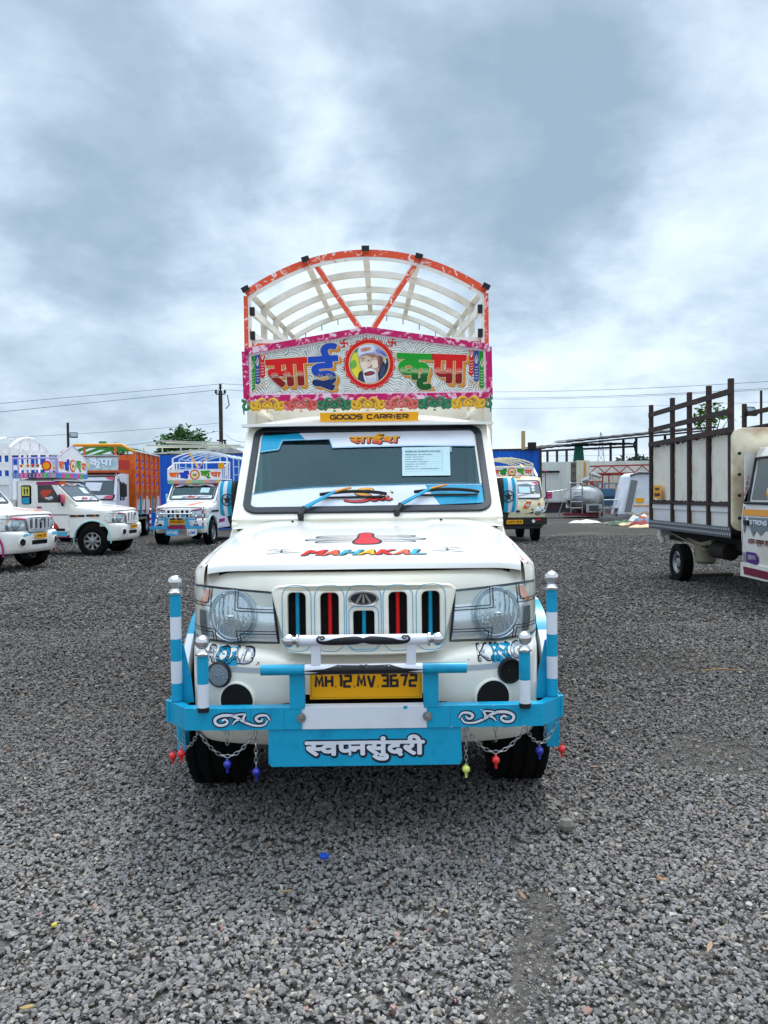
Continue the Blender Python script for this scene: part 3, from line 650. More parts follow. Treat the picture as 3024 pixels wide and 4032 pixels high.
    g.grid([[(x, y, 1.808 + h * (1 - (abs(x) / .735) ** 2.6)) for x in (-.735, -.72, -.69, -.64, -.56, -.4, -.2, 0, .2, .4, .56, .64, .69, .72, .735)] for y, h in
            ((1.705, .008), (1.71, .02), (1.74, .052), (1.80, .070), (1.95, .082), (2.2, .088), (2.5, .080), (2.62, .06), (2.655, .01))])
    g.add([], [])
    lip = [(x, 1.702 - .028 * (1 - (abs(x) / .76) ** 4), 1.806) for x in [-.752 + 1.504 * i / 24 for i in range(25)]]
    g.sweep(lip, [(-.022, -.010), (.03, -.010), (.03, .006), (-.022, .008)], 0, up=(0, 0, 1))
    build(g, 'roof', o.get('roof', WHITE), root, 40)
    build(G().box(-.735, .735, 2.63, 2.66, .5, 1.80), 'cab_back', body, root, 0)
    # ---- windscreen: seal, glass
    g = G(); g.slab([rr(0, WSH / 2, 1.362, WSH + .040, .075, 6), rr(0, WSH / 2, 1.30, WSH - .030, .045, 6)[::-1]], W, -.012, .014, 0, .004)
    ws = build(g, 'windscreen', SEAL, root, 40)
    build(G().flat([rr(0, WSH / 2, 1.30, WSH - .02, .06)], W, -.002), 'glass', o.get('glass', WSG), ws, 0)
    if o.get('inside', True):
        g = G(); g.box(-.66, .66, 1.42, 1.72, 1.08, 1.235)          # dashboard
        g.box(-.70, .70, 1.75, 2.62, 1.775, 1.785)
        build(g, 'cabin_trim', CLOTHD, root, 40)
        build(G().box(-.70, .70, 2.60, 2.62, .5, 1.40).box(-.70, -.42, 2.60, 2.62, 1.40, 1.79).box(.42, .70, 2.60, 2.62, 1.40, 1.79).box(-.42, .42, 2.60, 2.62, 1.70, 1.79), 'cabin_rear_trim', mat('rear_trim', '#23292b', .9), root, 0)
        build(G().box(-.42, .42, 2.605, 2.612, 1.40, 1.70), 'rear_window', mat('rear_window_daylight', '#8fa5a8', .3), root, 0)  # opaque pane coloured pale, as if daylight showed through
        for sx_ in (-.33, .33): build(G().box(sx_ - .27, sx_ + .27, 2.26, 2.40, 1.0, 1.46).box(sx_ - .28, sx_ + .28, 1.88, 2.4, .8, 1.02).box(sx_ - .12, sx_ + .12, 2.29, 2.36, 1.47, 1.62), 'seat', mat('seat_cloth', '#56646a', .85), root, 0, bevel=.02)
        sx = o.get('wheel_x', -.34); Mst = PL((sx, 1.80, 1.27), (1, 0, 0), (0, .5, .87))
        g = G().tube([Mst @ Vector((x, y, 0)) for x, y in circ(0, 0, .185, 28)], .013, 8, closed=True)
        for a in (0.2, 2.94, 4.71): g.bar(Mst @ Vector((0, 0, -.01)), Mst @ Vector((.18 * math.cos(a), .18 * math.sin(a), 0)), .03, .012)
        build(g, 'steering_wheel', mat('wheel_grey', '#7d888a', .6), root, 40)
    # ---- bumper
    bm_ = build(make_bumper(), 'bumper', o.get('bumper', body), root, 42)
    build(G().box(-.25, .25, .16, .30, .49, .60), 'air_intake', DARK, bm_, 0)
    for s in (-1, 1):
        x = s * .515; y = bump_y(x, .58)
        M = PL((x, y - .004, .560), (1, s * .22, 0), (0, 0, 1))
        build(G().rev([(.078, -.012), (.078, .002), (.072, .005), (.069, .004), (.066, .003), (.001, .003)], M, 30, mis=[1, 1, 1, 0, 0]), 'fog_lamp_recess', [DARK, o.get('bumper', body)], bm_)
    # ---- grille
    g = G(); hs = [-.268, -.136, .136, .268]
    outl = smooth([(-.360, 1.003), (-.360, .97), (-.312, .79), (-.285, .758), (-.1, .752), (.1, .752), (.285, .758), (.312, .79), (.360, .97), (.360, 1.003), (.30, 1.018), (0, 1.022), (-.30, 1.018)], 3, True)
    holes = [rr(x, .885 + .012, .085, .207, .026) for x in hs] + [rr(0, .86, .096, .137, .018)]
    vs, fs = fill([outl] + holes, .012, .006)
    bend = lambda x: .122 + .36 * max(0, abs(x) - .10) ** 2 * 1.6
    vs = [(x, bend(x) - z - .012 + .16 * max(0, y - .955), y) for x, y, z in vs]; g.add(vs, fs)
    gr = build(g, 'grille', o.get('grille', body), root, 30)
    g = G()
    for x in hs: g.box(x - .05, x + .05, bend(x) + .035, bend(x) + .045, .78, 1.0)
    g.box(-.06, .06, .16, .17, .78, .94); build(g, 'grille_core', DARK, gr, 0)
    # badge
    Mb = FR(.084, 0, .975)
    g = G().slab([circ(0, 0, .058, 28, .028)], Mb, 0, .014, 0, .004).slab([circ(0, 0, .051, 28, .022)], Mb, .014, .0150, 1)
    for a in (-.016, 0, .016):
        g.ribbon([(a * .4, .018), (a * .9, .004), (a * 1.7, -.018)], [.004, .007, .011], Mb, .0158, 0)
    build(g, 'badge', [CHROME, INK], gr, 40)
    # ---- head lamps
    for s in (-1, 1):
        def hl(u, v, off=0.0):
            x0 = .372 + (.348 - .372) * (1 - v); x1 = .748 + .012 * math.sin(v * math.pi)
            x = x0 + (x1 - x0) * u; z0 = .786 - .006 * u; z1 = .985 + .026 * u - .012 * u ** 6
            return (s * x, nose_y(x, .9) - .022 - off + .05 * v * v * (1 - .3 * u) + .02 * (1 - v) ** 3, z0 + (z1 - z0) * v)
        us = [i / 16 for i in range(17)]; vv = [i / 8 for i in range(9)]
        gm = lambda f: G().grid([[hl(u, v, f) for u in us] for v in vv])
        L_ = build(gm(0), 'headlight', LAMPSILVER, root, 60)
        # chrome bowl
        cx, cz = .548, .890; by = nose_y(cx, .9) - .026
        M = PL((s * cx, by, cz), (1, s * .28, 0), (0, .10, 1))
        g = G().rev([(.108, -.03), (.107, .001), (.1045, .002), (.096, -.010), (.090, -.012), (.086, -.003), (.055, .004), (.025, .007), (.001, .008)], M, 40, mis=[2, 2, 2, 2, 2, 1, 1, 1]).sph(M @ Vector((0, 0, .010)), (.020, .020, .008), 10, 6, 0)
        build(g, 'reflector_bowl', [CHROME, BOWL, LAMPRIM], L_, 30)
        g = G(); P = [[hl(.74 + .23 * u, .66 + .28 * v, .010) for u in (0, .25, .5, .75, 1)] for v in (0, .5, 1)]; P[0] = [hl(.82 + .15 * u, .64, .010) for u in (0, .25, .5, .75, 1)]
        build(g.grid(P), 'indicator', AMBER, L_)
        g = G().grid([[hl(.80 + .17 * u, .06 + .48 * v, .008) for u in (0, .5, 1)] for v in (0, .5, 1)]); build(g, 'side_lamp', mat('side_lamp_grey', '#7e878d', .15, .7, bump=.4, bscale=60), L_)
        g = G().grid([[hl(u, v, .044 - .012 * (abs(u - .5) * 2) ** 3) for u in us] for v in vv]); build(g, 'lens', LENS, L_, 60)
        g = G()
        if o.get('lamp_tape', False):
            tk = lambda u, v: Vector(hl(u, v, .0465 - .012 * (abs(u - .5) * 2) ** 3))
            for (u0, v0, du, dv) in ((.42, .62, -1, 1), (.42, .24, -1, -1), (.70, .66, 1, 1), (.66, .24, 1, -1)):
                for k in (0, .055):
                    ue = 1.0 if du > 0 else .0; ve = 1.0 if dv > 0 else 0.0; uu = u0 + du * k * .6; vv_ = v0 + dv * k
                    p1 = [tk(uu + (ue - uu) * i / 6, vv_) for i in range(7)]; p2 = [tk(uu, vv_ + (ve - vv_) * i / 6) for i in range(7)]
                    for p in (p1, p2): g.sweep(p, [(-.0018, -.0005), (.0018, -.0005), (.0018, .0005), (-.0018, .0005)], up=(0, -1, 0))
            build(g, 'black_tape_lines', INK, L_, 0)
        g = G(); ed = [hl(u, 1.0, .03) for u in us] + [hl(1, v, .02) for v in reversed(vv[:-1])] + [hl(u, 0, .03) for u in reversed(us[:-1])] + [hl(0, v, .03) for v in vv[1:-1]]
        build(g.tube(ed, .0055, 5, closed=True), 'lamp_seal', SEAL, L_)
    # ---- mirrors
    for s in (-1, 1):
        if not o.get('mirrors', True): continue
        m = empty('wing_mirror', (s * .80, 1.52, 1.37), s * rad(14)); m.parent = root
        ms = o.get('mirror', [CYAN, TAPEW, BLACK])
        g = G(); P = []; n = 20
        prof = [(-.032, .80), (-.024, .92), (.0, 1.0), (.03, 1.0), (.055, .97), (.062, .90)]
        for yy, k in prof: P.append([(a * k * 1.0, yy, b * (.96 if k < 1 else 1)) for a, b in [(p[0], p[1]) for p in rr(0, 0, .132, .205, .042, 4)]])
        g.grid(P, 2, closed=True); k = len(P[0])
        g.f.append(tuple(range(k - 1, -1, -1))); g.m.append(2)
        g.f.append(tuple(range(5 * k, 6 * k))); g.m.append(2)
        # cloth cover stripes on the front: re-mesh as vertical strips
        hs_ = build(g, 'housing', [ms[0], ms[1], ms[2]], m, 50)
        g2 = G()
        xs_ = [-.064, -.040, -.016, .008, .034, .050, .064] if s < 0 else [-.064, -.050, -.034, -.008, .016, .040, .064]
        zq = [-.1, -.085, -.05, 0, .05, .085, .1]
        def face(x, z):
            e = max(abs(x) / .066, 0); f_ = max(abs(z) / .1025, 0)
            return (x * (1 - .10 * f_ ** 5), -.0585 + .034 * e ** 4 + .026 * f_ ** 4, z)
        cols = [1, 0, 1, 0, 2, 2] if s < 0 else [2, 2, 0, 1, 0, 1]
        cols = o.get('mirror_cols', cols)
        for j in range(6):
            P = [[(lambda p: (p[0], p[1] - .002, p[2]))(face(xs_[j] + (xs_[j + 1] - xs_[j]) * q / 3, z)) for q in range(4)] for z in zq]
            g2.grid(P, cols[j])
        build(g2, 'striped_cover', [ms[0], ms[1], ms[2]], m, 60)
        if o.get('star', False):
            M = FR(-.066, s * -.012, -.008); g3 = G()
            g3.slab([star(0, 0, .030)], M, 0, .0006); g3.slab([circ(0, 0, .036, 28), circ(0, 0, .030, 28)[::-1]], M, 0, .0006)
            build(g3, 'star_emblem', INK, m, 0)
        a = G().tube([(0, .0, -.09), (s * -.012, .0, -.125), (s * -.02, .0, -.15), (s * -.06, .02, -.17)], [.022, .024, .026, .02], 10).box(s * -.09 - .03, s * -.09 + .03, -.01, .045, -.19, -.135)
        build(a, 'mirror_arm', BLACK, m, 40)
    # ---- wheels
    st = o.get('rim', 'steel')
    for x, y in ((-.705, .80), (.705, .80), (-.69, 3.70), (.69, 3.70)): wheel(root, x, y, .352, .245, st)
    return root
# ================================================================== the decorated pickup in the middle
hero = empty('pickup_truck', (-.085, 2.95, 0), rad(.25), 'large cream white pickup facing the camera with cyan bull bar and painted signboard', 'pickup truck')
make_pickup(hero, CREAM, dict(lamp_tape=True, star=True, inside=True, side_glass=glass('side_window_glass', '#8fb8b8', .7)))
W = windscreen_plane()
def hb(name, **k): return empty(name, k.get('loc', (0, 0, 0)))
def part(n, parent=hero, loc=(0, 0, 0)):
    e = empty(n, loc); e.parent = parent; return e

# ---- bull bar
bull = part('bull_bar')
def lampost(x, y, z0, z1, zb, n):
    g = G(); k = n; w = .022
    for i in range(k):
        a, b = z0 + (z1 - z0) * i / k, z0 + (z1 - z0) * (i + 1) / k
        g.rev([(w, a), (w, b)], Matrix.Translation((x, y, 0)), 18, (i + (n == 2)) % 2)
    g.rev([(w + .0008, z0), (w + .0008, z0 + .018)], Matrix.Translation((x, y, 0)), 18, 2)
    p = build(g, 'bollard_post', [CYAN, TAPEW, INK], bull, 40)
    g = G().rev([(.0215, z1 - .002), (.028, z1 + .002), (.028, z1 + .008), (.021, z1 + .012), (.019, z1 + .018), (.013, z1 + .024), (.012, zb - .02)], Matrix.Translation((x, y, 0)), 20)
    g.sph((x, y, zb), .028, 20, 12)
    build(g, 'finial', CHROME, bull, 50)
for s in (-1, 1):
    lampost(s * .752, .115, .552, .995, 1.044, 5)
    lampost(s * .620, .0, .555, .772, .824, 2)
# main beam
g = G(); zc, hh = .525, .0425
sec = lambda: None
pts = [(-.795, .155), (-.785, .115), (-.688, .0), (-.55, -.006), (-.24, -.006)]
def beam(pts, mi):
    P = []
    for d, z in ((0, zc - hh), (0, zc + hh)):
        P.append([(x, y - .0, z) for x, y in pts])
    inner = [[(x * (.985 if abs(x) > .7 else 1), y + .05, z) for x, y in pts] for z in (zc + hh, zc - hh)]
    g.grid([P[0], P[1], inner[0], inner[1], P[0]], mi)
beam(pts, 0); beam([(-x, y) for x, y in reversed(pts)], 0); beam([(-.24, -.005), (.24, -.005)], 1)
g.box(-.7965, -.785, .114, .205, zc - hh, zc + hh).box(.785, .7965, .114, .205, zc - hh, zc + hh)
g.box(-.235, -.233, -.0075, .03, zc - hh, zc + hh - .002, 1)
bme = build(g, 'cross_beam', [CYAN, TAPEW], bull, 30, bevel=.004)
# brackets back to the chassis
for s in (-1, 1): build(G().box(s * .30 - .03, s * .30 + .03, .04, .3, .49, .55), 'mounting_bracket', CHASSIS, bull, 0)
for s in (-1, 1):
    g = G().rev([(.018, 0), (.018, .004), (.001, .004)], FR(-.006, s * .243, .528), 16).rev([(.012, .004), (.012, .016), (.001, .017)], FR(-.006, s * .243, .528), 6)
    build(g, 'bolt', STEEL, bull, 30)
    g = G().box(s * .258 - .029, s * .258 + .029, -.008, .03, .560, .700)
    build(g, 'upright', CYAN, bull, 0, bevel=.003)
    g = G().box(s * .182 - .018, s * .182 + .018, -.03, -.004, .733, .815)
    build(g, 'white_upright', TAPEW, bull, 0, bevel=.003)
# lower tube : cyan ends, white middle with black flame
g = G(); r = .0205; xs_ = [-.394, -.225, .225, .394]
for a, b, m in ((-.394, -.225, 0), (-.225, .225, 1), (.225, .394, 0)): g.tube([(a, -.018, .7165), (b, -.018, .7165)], r, 16, m, cap=True)
tb = build(g, 'lower_tube', [CYAN, TAPEW], bull, 40)
fl = G(); top = []
fp = [(-.24, .7), (-.17, .708), (-.24, .716), (-.15, .722), (-.10, .735), (-.02, .733), (0, .738), (.02, .733), (.10, .735), (.15, .722), (.24, .716), (.17, .708), (.24, .7), (.13, .696), (.0, .699), (-.13, .696)]
fl.flat([fp], FR(-.08)); fl = drape(fl, bvh_of(g), (0, 1, 0), .0012, .012)
build(fl, 'black_flame_decal', INK, bull, 0)
# moustache tube
g = G().tube([(-.245, -.022, .829), (.245, -.022, .829)], .0205, 18)
build(g, 'upper_tube', TAPEW, bull, 40)
mo = G(); half = smooth([(0, .842), (.03, .850), (.08, .848), (.13, .842), (.165, .833), (.19, .832), (.203, .838), (.198, .848), (.182, .846), (.186, .840), (.192, .8435), (.194, .840), (.186, .835), (.172, .844), (.180, .853), (.2, .855), (.213, .843), (.208, .826), (.185, .815), (.14, .811), (.07, .812), (.03, .815), (0, .822)], 3)
half = [(x * .84, .829 + (z - .831) * .86) for x, z in half]; mo.flat([half], FR(-.09)).flat([[(-x, z) for x, z in reversed(half)]], FR(-.09))
build(drape(mo, bvh_of(g), (0, 1, 0), .0012, .01), 'moustache_decal', INK, bull, 0)
for s in (-1, 1):
    M = PL((s * .245, -.022, .829), (0, 1, 0), (0, 0, s))
    g = G().rev([(.0205, -.001), (.027, .003), (.027, .009), (.019, .013), (.012, .02), (.012, .028)], M, 18).sph(M @ Vector((0, 0, .040)), .0265, 18, 10)
    build(g, 'finial', CHROME, bull, 50)
# scroll ornaments on the beam
def scroll(g, M, s, z, w, mi, cx, cy):
    k = .9
    A = [(-.115, -.004), (-.10, .016), (-.07, .016), (-.055, .004), (-.065, -.008), (-.08, -.006), (-.083, .003)]
    B = [(-.105, -.004), (-.09, -.024), (-.05, -.026), (-.01, -.012), (.02, .006), (.05, .018), (.09, .018), (.118, .004), (.116, -.016), (.095, -.024), (.072, -.018), (.066, -.006), (.078, .002), (.09, -.004)]
    D = [(-.012, .022), (-.004, .012), (-.002, .0), (-.012, -.014)]
    E_ = [(.0, .004), (.03, -.004), (.045, -.02)]; F_ = [(-.012, .024), (.02, .022), (.06, .014)]
    for ln, ww in ((A, .011), (B, .012), (D, .010), (E_, .008), (F_, .007)):
        p = smooth(ln, 4); n = len(p); g.ribbon([(cx + s * x * k, cy + y * k) for x, y in p], [(ww + w) * (.45 + .55 * math.sin(math.pi * min(.85, (i + 1) / n))) for i in range(n)], M, z, mi)
for s in (-1, 1):
    g = G(); scroll(g, FR(-.0085), s, 0, .010, 0, s * .467, .524); scroll(g, FR(-.0085), s, .0004, -.001, 1, s * .467, .524)
    build(g, 'scroll_ornament', [NAVY, TAPEW], bull, 0)
# lower panel with the painted name
pan = build(G().slab([[(-.37, .478), (.37, .478), (.375, .355), (.365, .337), (-.36, .337), (-.372, .35)]], FR(.006), 0, .006, 0, .0015), 'lower_panel', CYAN, hero, 40)
sa = glyphs('स'); pa = glyphs('प'); full = [(cutx(sa, max(p[0] for p in sa[0]) - .19), 0), (glyphs('व'), -.015), (cutx(pa, max(p[0] for p in pa[0]) - .17), -.015), (glyphs('न'), -.015), (glyphs('सुं'), -.015), (glyphs('द'), -.015), (glyphs('री'), -.015)]
nm = joinx(full)
g = G(); word(g, nm, .002, .404, .478, .116, FR(-.0012), 0, .0115, 1, 10); word(g, nm, .0, .406, .464, .100, FR(-.0012), .0012, .0042, 0, 10)
build(g, 'lettering', [TAPEW, NAVY], pan, 0)
# ---- number plate
pl_ = part('number_plate')
build(G().slab([[(-.214, .582), (.226, .582), (.226, .70), (-.214, .70)]], FR(.06), 0, .004, 0, .0005), 'plate', YEL, pl_, 0)
g = G(); tech(g, 'MH.12.MV.3672', .006, .652, .405, .052, FR(.0545), 0, .0100, 0, .0, .50); g.ribbon([(-.208, .588), (.22, .588), (.22, .697), (-.208, .697)], .0016, FR(.0545), 0, 1, True)
build(g, 'lettering', [INK, mat('olive_line', '#7d8a1a', .5)], pl_, 0)
# ---- bumper graphics
bb = bvh_of(make_bumper())
def on_bumper(g): return drape(g, bb, (0, 1, 0), .0018, .03)
for s in (-1, 1):
    g = G().flat([[(s * .30, .672), (s * .30, .692), (s * .66, .700), (s * .66, .678)]], FR(-.2), 0, 0)
    build(on_bumper(g), 'grey_reflective_strip', mat('grey_tape', '#aab0b8', .4), hero, 0)
for txt, cx, cz, w, sh, blk in (('ROAD', -.545, .738, .19, .22, (-.60, -.515)), ('KING', .555, .738, .185, -.06, (.515, .60))):
    g = G(); g.flat([[(blk[0], .70), (blk[1], .70), (blk[1], .766), (blk[0], .766)]], FR(-.2), 0, 0); g = on_bumper(g)
    h = G(); word(h, txt, cx, cz, w + .016, .064, FR(-.2), 0, .0040, 1, 8, .25 if txt == 'ROAD' else -.05); h = drape(h, bb, (0, 1, 0), .0024, .03)
    k = G(); word(k, txt, cx, cz, w + .006, .054, FR(-.2), 0, .0014, 2, 5, .25 if txt == 'ROAD' else -.05); k = drape(k, bb, (0, 1, 0), .0032, .03)
    for i_, f_ in enumerate(k.f):
        xm = sum(k.v[q][0] for q in f_) / len(f_)
        if blk[0] < xm < blk[1]: k.m[i_] = 3
    g.add(h.v, h.f); g.m[-len(h.f):] = h.m; g.add(k.v, k.f); g.m[-len(k.f):] = k.m
    build(g, 'lettering', [CYAN, INK, TAPEW, CYAN], hero, 0, )
for s in (-1, 1):
    x = s * .588; M = PL((x, bump_y(x, .66) - .003, .664), (1, s * .30, 0), (0, 0, 1))
    if s < 0: g = G().rev([(.052, -.01), (.052, .008), (.047, .012), (.044, .009), (.001, .011)], M, 26, mis=[1, 1, 1, 0])
    else: g = G().rev([(.052, -.01), (.052, .008), (.046, .010), (.043, -.004), (.001, -.006)], M, 26, mis=[1, 1, 2, 2])
    build(g, 'round_reflector', [REFL, BLACK, DARK], hero, 40)
g = G()
for x, y, a in ((-.262, .738, .2), (-.255, .742, -.3)): g.ribbon([(x, y), (x + .008 * a, y + .014)], .002, FR(-.2), 0, 0)
for i in range(16):
    x = rnd.uniform(-.5, .55); z = rnd.choice([rnd.uniform(.60, .66), rnd.uniform(.70, .74)]); q = rnd.uniform(.0015, .005); g.flat([[(x + q * rnd.uniform(.5, 1.4) * c, z + q * rnd.uniform(.4, 1) * d) for c, d in circ(0, 0, 1, 6)]], FR(-.2), 0, 1 if i % 3 else 0)
build(on_bumper(g), 'scratch_mark', [INK, mat('rust_fleck', '#7a4a26', .8)], hero, 0)
# cyan end plates between the bumper and the posts
for s in (-1, 1):
    g = G().slab([[(s * .735, .555), (s * .735, .79), (s * .728, .79), (s * .70, .66), (s * .69, .555)]], FR(.14), 0, .004)
    build(g, 'cyan_end_plate', CYAN, bull, 0)
for s in (-1, 1):
    g = G().slab([[(s * .80, .482), (s * .72, .44), (s * .56, .43), (s * .56, .482)]], FR(.16), 0, .004)
    build(g, 'cyan_under_tray', CYAN, bull, 0)
# ---- grille rods and pin lines
gr = [c for c in hero.children if c.name.startswith('grille')][0]
bend = lambda x: .122 + .36 * max(0, abs(x) - .10) ** 2 * 1.6
for x, m in ((-.268, CYAN), (-.136, RED), (0, CYAN), (.136, RED), (.268, CYAN)):
    build(G().tube([(x, bend(x) + .012, .785), (x, bend(x) + .012, .925 if x == 0 else .998)], .0085, 10), 'coloured_rod', m, gr, 40)
g = G()
for x in (-.268, -.136, .136, .268): g.ribbon(rr(x, .893, .118, .262, .045, 5), .0028, FR(.02), 0, 0, True)
g.ribbon(rr(0, .855, .118, .17, .025, 5), .0028, FR(.02), 0, 0, True); g.ribbon(rr(0, .893, .138, .262, .045, 5), .0028, FR(.02), 0, 0, True)
gg = G(); outl = [(-.36, .76), (.36, .76), (.36, 1.02), (-.36, 1.02)]; gg.grid([[(x, bend(x) - .0302 + .16 * max(0, z - .955), z) for x in [-.4 + .05 * i for i in range(17)]] for z in (.7, .8, .9, .93, 1.0, 1.05)])
build(drape(g, bvh_of(gg), (0, 1, 0), .0022, .03), 'cyan_pin_line', CYAN, gr, 0)
# ---- windscreen banners, paper, wipers
def ws(px, py):
    """point of the glass from its place in a picture of the windscreen -> plane coordinates"""
    t = (py - 108) / (547 - 108); v = WSH - .028 - t * (WSH - .056); hw = .636
    cx = 828 + 6 * t; u = (px - cx) / (652 + 62 * t) * hw; return (u, v)
def wp(*p): return [ws(*q) for q in p]
g = G()
g.flat([wp((405, 106), (1478, 100), (1495, 203), (1150, 198), (800, 201), (612, 205), (592, 150), (440, 152))], W, .0035, 1)
g.flat([wp((178, 122), (405, 108), (445, 150), (298, 156), (274, 213), (162, 228))], W, .0035, 0)
g.flat([wp((116, 548), (120, 478), (300, 456), (500, 444), (800, 436), (1185, 432), (1280, 546))], W, .0035, 1)
g.flat([wp((1185, 432), (1390, 432), (1542, 437), (1556, 538), (1280, 546))], W, .0035, 0)
lnw = .0045
g.ribbon(wp((162, 224), (276, 209), (300, 152), (592, 145), (614, 200), (800, 196), (1150, 193), (1494, 198)), lnw, W, .0042, 2)
g.ribbon(wp((163, 229), (279, 214), (304, 157), (588, 150), (610, 206), (800, 202), (1150, 199), (1496, 204)), lnw * .8, W, .0042, 3)
g.ribbon(wp((122, 472), (300, 450), (500, 438), (800, 430), (1185, 426), (1390, 426), (1540, 431)), lnw * .8, W, .0042, 3)
g.ribbon(wp((120, 480), (300, 458), (500, 446), (800, 438), (1185, 434), (1390, 434), (1542, 438)), lnw, W, .0046, 2)
wsn = [c for c in hero.children if c.name.startswith('windscreen') and 'frame' not in c.name][0]
build(g, 'vinyl_banner', [CYAN, TAPEW, mat('pale_blue_line', '#a9d3e6', .4), mat('blue_line', '#2a7fa6', .4)], wsn, 0)
def grad_hook(axis, lo, hi, c2):
    def h(t, b, vec):
        sp = t.nodes.new('ShaderNodeSeparateXYZ'); t.links.new(vec, sp.inputs[0]); r = t.nodes.new('ShaderNodeMapRange'); r.inputs[1].default_value = lo; r.inputs[2].default_value = hi
        t.links.new(sp.outputs[axis], r.inputs[0]); x = t.nodes.new('ShaderNodeMix'); x.data_type = 'RGBA'; t.links.new(r.outputs[0], x.inputs[0])
        x.inputs[6].default_value = b.inputs['Base Color'].default_value; x.inputs[7].default_value = (*lin(c2), 1); t.links.new(x.outputs[2], b.inputs['Base Color'])
    return h
v0 = (W @ Vector((0, ws(0, 183)[1], 0))).z; v1 = (W @ Vector((0, ws(0, 120)[1], 0))).z
FADE1 = mat('red_yellow_fade_a', '#d9251f', .4, hook=grad_hook(2, v0 + .01, v1 - .012, '#f2b21a'))
v2 = (W @ Vector((0, ws(0, 530)[1], 0))).z; v3 = (W @ Vector((0, ws(0, 455)[1], 0))).z
FADE2 = mat('red_yellow_fade_b', '#cf2424', .4, hook=grad_hook(2, v2 + .03, v3 - .025, '#f0a91e'))
g = G(); c1 = ws(868, 152); word(g, 'साईश', c1[0] + .004, c1[1] - .004, .305, .100, W, .005, .0075, 1); word(g, 'साईश', *c1, .297, .094, W, .0062, .0038, 0)
build(g, 'lettering', [FADE1, INK], wsn, 0)
g = G(); c2 = ws(832, 496)
def sai(off, dx, dy, mi, z):
    lines = [([(.03, .045), (.015, .058), (-.03, .055), (-.06, .035), (-.045, .018), (0, .008), (.015, -.012), (-.02, -.034), (-.08, -.038), (-.13, -.028)], .020),
             ([(.06, .0), (.035, -.006), (.02, -.022), (.04, -.03), (.062, -.014), (.068, .0), (.066, -.018), (.085, -.027), (.10, -.016)], .015), ([(.115, .006), (.105, -.014), (.118, -.026), (.138, -.016)], .015), ([(.128, .030), (.138, .038)], .013)]
    for ln, w in lines:
        p = smooth(ln, 5); n = len(p); g.ribbon([(c2[0] + x + dx, c2[1] + y + dy) for x, y in p], [(w + off) * (.55 + .45 * math.sin(math.pi * (i + .5) / n)) for i in range(n)], W, z, mi)
sai(.013, .003, -.003, 1, .0050); sai(0, 0, 0, 0, .0058)
build(g, 'lettering', [FADE2, INK], wsn, 0)
# notice behind the glass
pp = wp((1042, 207), (1047, 381), (1345, 381), (1337, 205)); g = G().flat([pp], W, .0036, 0)
def prow(t): return [ws(1062 + 4 * t, 226 + t * 130), ws(1291 + 6 * t, 226 + t * 126)]
for i in range(10):
    a, b = prow(i / 9.0); g.ribbon([a, b], .0012, W, .0041, 1)
ROWS = ['SHREE SAI SAMARTH MOTARS', 'VEHICLE NO - MH 12 MV 3672', 'MODEL - BOL PICKUP', 'YEAR - 24/05/2016', 'INSURANCE - 07/05/2027', 'PASSING - 31/10/2026', 'OWNER - 1 ST', 'CONTACT NO - 8602250303/8802250303']
for i, tx in enumerate(ROWS):
    a, b = prow((i + .55 + (.35 if i else 0)) / 9.0); L_ = (.205 if i == 0 else min(.19, .0068 * len(tx) * .86)); hgt = .013 if i == 0 else (.0105 if i == 1 else .0075)
    word(g, tx, a[0] + L_ / 2 + .002, a[1], L_, hgt, W, .0042, .0006 if i < 2 else .0003, 2 if i else 3, 4)
for x_, s_ in ((1064, -1), (1292, 1)): g.ribbon([ws(x_, 226), ws(x_ + 5, 354)], .0012, W, .0041, 1)
g.flat([wp((1337, 205), (1338, 240), (1352, 238), (1348, 206))], W, .0034, 4)
build(g, 'paper_notice', [PAPER, mat('table_line', '#7f9aa2', .7), mat('print_grey', '#4d6670', .7), mat('print_teal', '#1f5c6c', .7), mat('clear_tape', '#8fa6aa', .3)], wsn, 0)
for k, ((bx, by), (ex, ey), (b0, b1)) in enumerate((((425, 606), (640, 490), ((540, 503), (952, 500))), ((1016, 594), (1225, 480), ((1120, 495), (1522, 495))))):
    w_ = part('wiper'); P3 = lambda p, z: W @ Vector((*ws(*p), z))
    g = G(); a = P3((bx, by), .0); g.rev([(.016, -.02), (.018, .03), (.012, .042), (.001, .043)], Matrix.Translation(a) @ W.to_3x3().to_4x4(), 14, 2)
    g.bar(P3((bx + 22, by - 30), .034), P3((ex, ey), .042), .022, .009, 0, (0, -.6, .7), .014, .008)
    g.bar(P3((bx, by), .03), P3((bx + 26, by - 33), .036), .026, .012, 2, (0, -.6, .7))
    g.bar(P3((ex - 8, ey + 4), .042), P3((ex + 95, ey - 17), .042), .011, .008, 1, (0, -.6, .7), .009)
    build(g, 'wiper_arm', [CYAN, OCHRE, BLACK], w_, 30)
    g = G(); q = [P3((b0[0] + (b1[0] - b0[0]) * t, b0[1] + (b1[1] - b0[1]) * t - 14 * math.sin(math.pi * t) + (4 if t > .95 else 0)), .030) for t in [i / 10 for i in range(11)]]
    g.sweep(q, [(-.007, -.004), (.007, -.004), (.003, .012), (-.003, .012)], 0, up=(0, -.6, .7)); q2 = [P3((b0[0] + (b1[0] - b0[0]) * t, b0[1] + (b1[1] - b0[1]) * t + 4), .012) for t in (0.02, .98)]
    g.bar(q2[0], q2[1], .008, .012, 0)
    build(g, 'wiper_blade', BLACK, w_, 30)
for px in (-.40, .395):
    build(G().rev([(.011, 0), (.011, .016), (.007, .018), (.007, .026), (.001, .027)], Matrix.Translation((px, 1.17, 1.222)), 12), 'washer_nozzle', BLACK, hero, 40)
